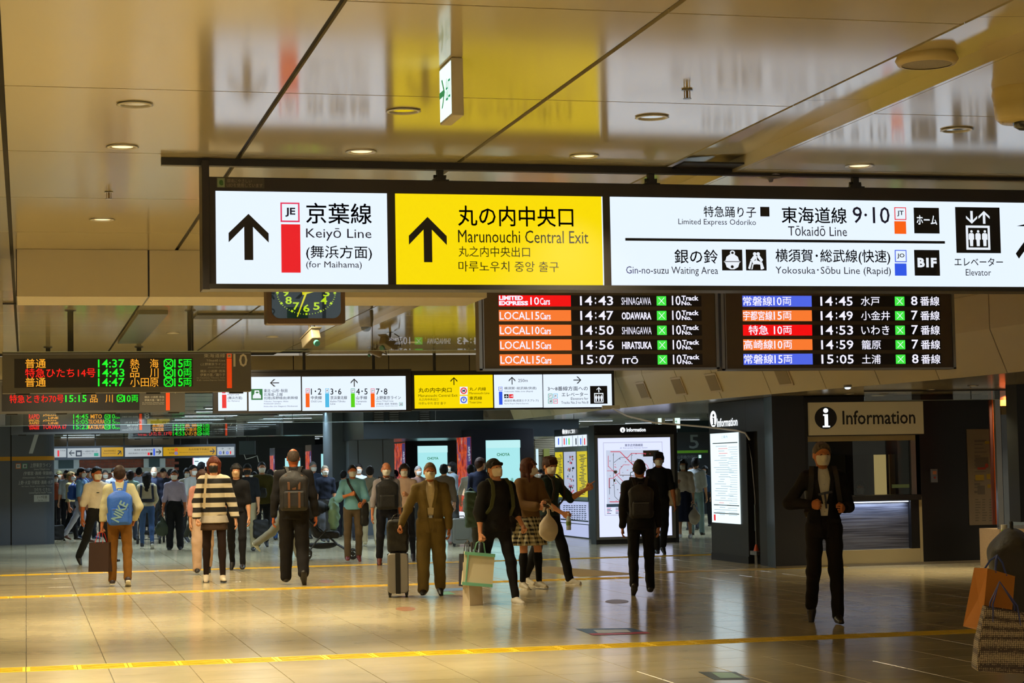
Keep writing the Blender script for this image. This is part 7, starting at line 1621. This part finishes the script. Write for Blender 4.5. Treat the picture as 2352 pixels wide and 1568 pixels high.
# --- middle
Pn('man in dark polo shirt and grey trousers beside the side-on stroller', 748, 1246, 1069, 14, 1, top='polo', tc=(24, 28, 42), bc=(72, 72, 76), shoe=(40, 36, 34), hair='crop', hc=(120, 108, 92), sk=(200, 140, 104), legs=WALK)
Pn('grey-haired man with white mask just right of the bald man', 720, 1236, 1061, 25, 2, top='shirt', tc=(50, 60, 80), bc=(70, 70, 66), hair='crop', hc=(130, 128, 124), sk=(196, 140, 110))
p = PZ(752, 1284, 0); st = stroller('black side-on stroller with pale green cloth on its hood', (p[0], p[1], 0), R_(90 - phi(752)) - math.pi * 0)
g = Grid((-.3, -.35, .2), (.3, .5, 1.2), .02); g.ell((0, -.12, .78), (.22, .10, .30), 0); g.plane((0, 0, -1), -.5); g.wrinkle(.012, 2, 1.2); gc_ = empty('muslin_cloth', tuple(st.location), st.rotation_euler.z, label='pale green muslin cloth draped over the side-on stroller', cat='cloth'); np_obj('cloth', [g.mesh()], cloth((130, 165, 140)), gc_)
V_ = Pn('man in beige shirt and cream trousers seen from behind', 852, 1254, 1071, 184, 1, top='shirt', tc=(142, 130, 108), bc=(190, 176, 142), shoe=(200, 190, 150), hair='short', hc=(32, 22, 16), mask=None, legs=WALK2, build=1.03)
band(V_, 'shoulder_strap', [(-.12, .0, 1.46), (-.10, .14, 1.36), (.02, .17, 1.2), (.13, .15, 1.02)], (96, 82, 50), .03)
Pn('woman with white mask and white shirt behind the beige shirt man', 826, 1240, 1066, 0, 2, top='shirt', tc=(205, 208, 212), bc=(40, 42, 50), hair='short', hc=(26, 22, 22), build=.92)
Pn('person with black hair standing at the grey column', 846, 1224, 1061, 150, 2, top='tee', tc=(36, 30, 30), bc=(40, 42, 50), hair='short', hc=(20, 18, 18), mask=None)
Pn('short woman with white mask beside the column', 873, 1226, 1084, -15, 2, top='blouse', tc=(120, 50, 50), bc=(40, 42, 50), hair='bob', hc=(28, 24, 24), build=.9)
Pn('person in black behind the blue fleece man', 790, 1232, 1082, 160, 2, top='hoodie', tc=(30, 28, 30), bc=(40, 42, 50), hair='short', hc=(26, 22, 22), mask=None)
Pn('person in striding beige trousers hidden behind the bald man', 652, 1278, 1090, 84, 1, top='shirt', tc=(120, 110, 96), bc=(140, 126, 96), bot='wide', shoe=(215, 196, 150), hair='short', hc=(26, 22, 22), legs=dict(l=(24, 18, -5), r=(-36, -56, 46)))
Pn('person in brown hooded top and pale trousers watching the teal screen', 1022, 1250, 1068, 172, 1, top='hoodie', tc=(112, 92, 70), bc=(160, 158, 160), shoe=(160, 120, 110), hair='thick', hc=(24, 20, 18), mask=None)
Pn('grey-haired person behind the olive suit man\'s shoulder', 962, 1240, 1071, 30, 2, top='shirt', tc=(120, 90, 80), bc=(60, 60, 60), hair='crop', hc=(140, 130, 125), mask=(215, 212, 208))
Pn('woman in pale top at the edge of the teal screen', 1042, 1238, 1062, -60, 2, top='blouse', tc=(150, 160, 170), bc=(60, 60, 60), hair='bob', hc=(24, 20, 20), build=.92)
X_ = Pn('man in navy shirt with brown hair and khaki bag seen from behind', 1106, 1268, 1052, 168, 1, top='shirt', tc=(26, 30, 52), bc=(78, 68, 50), shoe=(200, 195, 180), hair='short', hc=(60, 34, 22), mask=(220, 215, 208), head=(-30, 0), arms=dict(l=(4, 10, 10, 4), r=(10, 12, 20, 2)))
soft_bag('long khaki green cloth bag hanging beside the navy shirt man', world(X_, X_['U'](.16, .12, 1.16)), .22, .66, .14, (58, 66, 28), hl=.06)
Pn('person in white t-shirt resting a hand on the grey suitcase', 1084, 1248, 1068, 165, 1, top='tee', tc=(205, 200, 190), bot='shorts', bc=(150, 140, 120), shoe=(200, 200, 195), hair='short', hc=(26, 22, 22), mask=None, arms=dict(l=(2, 8, 8, 4), r=(8, 22, 40, 10)))
p = PZ(1061, 1254, 0); suitcase('upright pale grey suitcase with front pocket behind the olive suit man', tuple(p), .38, .50, .24, (120, 120, 110), rz=-R_(phi(1061)) + .1, hand=0, ribs=False)
MB().rbox((0, -.125, .33), (.28, .02, .38), .03, axis='Y').build('front_pocket', mat('case_pocket', (105, 105, 94), .4), bpy.data.objects[[o.name for o in bpy.data.objects if o.name.startswith('suitcase')][-1]])
Pn('tiny background person with dark hair near the wooden shutter', 1246, 1226, 1082, -20, 2, top='tee', tc=(160, 165, 165), bc=(40, 40, 46), hair='bob', hc=(26, 20, 20), build=.92)
Pn('background person in white hidden behind the long-haired girl', 1234, 1236, 1078, 20, 2, top='shirt', tc=(190, 186, 186), bc=(40, 40, 46), hair='short', hc=(26, 20, 20))
Pn('background person with dark hair right of the far white shirt', 1262, 1222, 1080, 170, 2, top='tee', tc=(60, 60, 66), bc=(40, 40, 46), hair='short', hc=(22, 20, 20), mask=None)
# --- right, behind the map board
Y_ = Pn('woman with long black hair in white cardigan and navy skirt', 1574, 1236, 1056, -14, 1, top='cardigan', tc=(222, 205, 188), bot='none', shoe=(225, 220, 220), sole=(235, 235, 235), hair='vlong', hc=(20, 15, 16), build=.9, arms=dict(l=(10, 14, 120, -30), r=(2, 10, 6, 6)), hands=('fist', 'hold'), sk=(214, 160, 128), mask=(230, 220, 212))
skirt(Y_, 1.04, .36, .135, .24, cloth((34, 36, 58)), 10, .014)
soft_bag('white plastic bag held by the woman in white cardigan', grip(Y_, 'r'), .26, .36, .12, (214, 198, 180), hl=.08, name='plastic_bag', shape=1)
Pn('man in white t-shirt and pale jeans with a black backpack', 1601, 1228, 1052, 165, 2, top='tee', tc=(195, 198, 200), bc=(120, 145, 150), hair='thick', hc=(28, 22, 20), mask=(220, 218, 215))
Pn('woman in blue shirt and black trousers at the kiosk edge', 1622, 1208, 1071, -20, 2, top='shirt', tc=(44, 66, 92), bc=(22, 24, 30), hair='bob', hc=(26, 20, 20), build=.92)
Pn('woman in black vest behind the white cardigan', 1592, 1216, 1068, -20, 2, top='vest', tc=(24, 24, 28), bc=(60, 62, 70), hair='bob', hc=(26, 20, 20), build=.92)
# --- left crowd behind
Pn('person in cream shirt, straw hat and dark apron at the left', 162, 1242, 1084, 62, 1, top='shirt', tc=(214, 190, 130), bc=(26, 24, 26), shoe=(40, 30, 24), hair='short', hc=(150, 120, 70), legs=WALK, sk=(200, 128, 84), build=.95)
a = Pn('man with pale blue backpack in white trousers walking right', 186, 1244, 1072, 66, 1, top='tee', tc=(120, 160, 190), bc=(196, 196, 214), bot='trousers', shoe=(96, 54, 30), hair='short', hc=(22, 20, 20), legs=dict(l=(20, 10, 0), r=(-30, -34, 20)), sk=(190, 120, 80))
backpack(a, 'cobalt blue backpack of the man in white trousers', (48, 84, 160), w=.26, h=.38)
Pn('person in navy coat between the blue backpack and the station man', 204, 1240, 1076, 60, 1, top='hoodie', tc=(26, 28, 46), bc=(24, 26, 34), shoe=(30, 60, 100), hair='short', hc=(22, 18, 18), legs=WALK)
Pn('person in black cap and black clothes at the far left', 155, 1226, 1080, -30, 2, top='tee', tc=(190, 195, 200), bc=(22, 22, 26), hair='cap', hc=(28, 28, 32), mask=(26, 26, 26))
Pn('person in olive bucket hat at the far left', 137, 1222, 1082, -20, 2, top='hoodie', tc=(30, 34, 44), bc=(30, 30, 34), hair='cap', hc=(110, 104, 66))
Pn('person in rust orange shirt beside the numbered pillar', 127, 1226, 1090, 20, 2, top='shirt', tc=(150, 68, 36), bc=(50, 46, 50), hair='short', hc=(40, 28, 20))
p = PZ(133, 1246, 0); e = soft_bag('black wheeled shopping trolley bag beside the numbered pillar', (p[0], p[1], .52), .26, .34, .2, (24, 22, 22), hl=.12, rz=.3, name='trolley_bag'); w = MB().lathe([(.07, -.02), (.07, .02)], n=20); w.v = [(v[2] - .1, v[0] + .06, v[1] - .45) for v in w.v]; w.build('wheel', mat('wheel_rubber', (22, 22, 22), .6), e); MB().cyl((-.1, .06, -.45), (.12, .06, -.45), .008).cyl((0, .1, -.42), (0, .12, .45), .01).build('trolley_frame', DSTEEL, e)
Pn('man in white shirt with black hair seen from behind at the brick front', 320, 1224, 1074, 176, 2, top='shirt', tc=(190, 196, 212), bc=(30, 30, 36), hair='short', hc=(20, 18, 18), mask=None)
Pn('bald man in navy suit with white mask facing the viewer', 355, 1234, 1073, -4, 1, top='jacket', tc=(24, 26, 42), inner=('suit', (60, 66, 90)), bc=(24, 26, 36), hair='balding', hc=(150, 130, 110), sk=(220, 176, 146))
Pn('woman in pale mint top seen from behind', 300, 1240, 1081, 178, 2, top='blouse', tc=(160, 190, 178), bc=(70, 78, 96), hair='bob', hc=(44, 30, 26), mask=None, build=.92)
Pn('person in white shirt partly hidden behind the boy\'s head', 264, 1238, 1075, 10, 2, top='shirt', tc=(190, 196, 214), bc=(26, 26, 30), hair='short', hc=(22, 20, 20))
Pn('person with dark hair in grey behind the station man', 242, 1232, 1080, 10, 2, top='shirt', tc=(110, 112, 120), bc=(26, 26, 30), hair='crop', hc=(80, 76, 72))
Pn('person under a dark hat beside the bald man in navy', 376, 1226, 1076, -10, 2, top='tee', tc=(30, 30, 34), bc=(26, 26, 30), hair='cap', hc=(22, 22, 24), mask=None)
Pn('man in light blue shirt behind the grey t-shirt man', 463, 1232, 1062, 150, 2, top='tee', tc=(150, 165, 180), bc=(40, 44, 60), hair='short', hc=(20, 20, 22), mask=None)
Pn('person in white shirt with dark hair left of the bald man', 622, 1240, 1079, 170, 2, top='shirt', tc=(170, 182, 196), bc=(50, 80, 130), hair='short', hc=(22, 20, 20), mask=None)
Pn('fair-haired person beside the bald man\'s left shoulder', 634, 1228, 1080, 10, 2, top='shirt', tc=(180, 170, 150), bc=(40, 44, 60), hair='crop', hc=(140, 110, 80), mask=None)
for k, (px, py, ty, c1, lb) in enumerate(((226, 1214, 1084, (90, 90, 100), 'tiny background person left of the station man\'s head'), (285, 1216, 1082, (60, 60, 70), 'tiny background person in grey behind the boy'), (393, 1212, 1078, (120, 110, 100), 'tiny background person in tan behind the lavender shirt man'), (585, 1216, 1084, (50, 60, 80), 'tiny background person in blue-grey behind the black cap'),
                                          (700, 1220, 1078, (60, 70, 90), 'tiny background person right of the bald man\'s neck'), (910, 1218, 1080, (170, 160, 160), 'tiny background person between chest backpack man and pink blouse'), (172, 1212, 1086, (140, 60, 40), 'tiny background person in red-brown at the left'))):
    Pn(lb, px, py, ty, k * 55, 2, top='shirt', tc=c1, bc=(30, 32, 40), hair='short', hc=(24, 20, 20), mask=None)
# --- clerk seated behind the counter
pc = PY(1978, 1200, YF + 1.3)
cl_ = person('clerk with white mask seated low behind the information counter', 0, 0, h=1.58, rot=-20, loc=(pc[0], pc[1], 0), legs=dict(l=(85, 4, 0), r=(85, 4, 0)), arms=dict(l=(25, 8, 80, -10), r=(25, 8, 80, -10)), top='shirt', tc=(26, 32, 60), bc=(24, 26, 40), hair='bob', hc=(26, 20, 20), lod=1)
stl = empty('stool', (pc[0], pc[1] + .05, 0), label='dark round stool under the seated clerk', cat='stool'); MB().cyl((0, 0, .40), (0, 0, .45), .17, n=24).build('seat', BLACK, stl); MB().cyl((0, 0, 0), (0, 0, .40), .03).cyl((0, 0, 0), (0, 0, .02), .18, n=20).build('stand', STEEL, stl)
# --- person leaving at the right edge with bags
dd = 9.9; q = CP + ray(2436, 1100) * dd; 
Z_ = person('person leaving at the right edge with a big black backpack', 0, 0, h=1.66, rot=95 - phi(2352), loc=(q[0], q[1], 0), top='hoodie', tc=(30, 30, 32), bc=(22, 22, 24), hair='short', hc=(24, 20, 18), lod=0, legs=WALK, arms=dict(l=(0, 10, 4, 5), r=(-16, 10, -10, 6)), hands=('fist', 'fist'), mask=(225, 220, 210))
backpack(Z_, 'big black leather backpack cut off by the right edge', (22, 22, 22), w=.34, h=.50, d=.22, z=.98, fatb=.02)
def at(px, py, d): return CP + ray(px, py) * d
e = paper_bag('orange-brown paper shopping bag swinging at the right edge', at(2290, 1275, 9.5), .19, .28, .12, (178, 112, 36), R_(20), tilt=R_(14), hl=.08, handle=(40, 60, 130))
def tote_mat():
    m = bpy.data.materials.new('woven_tote'); m.use_nodes = True; nt = m.node_tree; b = nt.nodes['Principled BSDF']; tc = nt.nodes.new('ShaderNodeTexCoord'); v = nt.nodes.new('ShaderNodeTexVoronoi'); v.inputs['Scale'].default_value = 120; v.inputs['Randomness'].default_value = .15
    nt.links.new(tc.outputs['Object'], v.inputs['Vector']); cr = nt.nodes.new('ShaderNodeValToRGB'); cr.color_ramp.interpolation = 'CONSTANT'; cr.color_ramp.elements[1].position = .45; cr.color_ramp.elements[0].color = S(165, 150, 125); cr.color_ramp.elements[1].color = S(52, 40, 44)
    nt.links.new(v.outputs['Distance'], cr.inputs[0]); nt.links.new(cr.outputs[0], b.inputs['Base Color']); b.inputs['Roughness'].default_value = .6; return m
e = empty('tote_bag', tuple(at(2296, 1345, 9.2)), R_(-18), label='patterned woven tote bag with blue handles at the right edge', cat='bag')
MB().add([(-.13, -.09, -.38), (.15, -.09, -.40), (.15, .09, -.40), (-.13, .09, -.38), (-.075, -.045, -.09), (.10, -.045, -.12), (.10, .045, -.12), (-.075, .045, -.09), (-.115, -.075, -.25), (.13, -.075, -.26), (.13, .075, -.26), (-.115, .075, -.25)],
         [(0, 3, 2, 1), (0, 1, 9, 8), (8, 9, 5, 4), (2, 3, 11, 10), (10, 11, 7, 6), (1, 2, 10, 9), (9, 10, 6, 5), (3, 0, 8, 11), (11, 8, 4, 7)]).build('bag_body', tote_mat(), e, bevel=.012)
for s in (-1, 1): MB().strap([(-.045, s * .05, -.16), (-.04, s * .04, -.08), (.0, 0, .02), (.07, s * .04, -.09), (.08, s * .052, -.18)], .018, .005, (0, 1, 0)).build('handle', mat('tote_blue', (36, 50, 120), .5), e)
e = empty('drink_bottle', tuple(at(2308, 1262, 10.05)), label='lime green bottle in the side pocket of the big black backpack', cat='bottle'); MB().lathe([(.001, -.1), (.032, -.1), (.033, -.05), (.03, 0), (.033, .05), (.014, .09), (.014, .10)], n=16).build('bottle_body', mat('lime', (150, 200, 20), .3), e, smooth=True); MB().lathe([(.016, .10), (.016, .125)], n=12).build('bottle_cap', mat('cap_white', (230, 230, 230), .4), e)
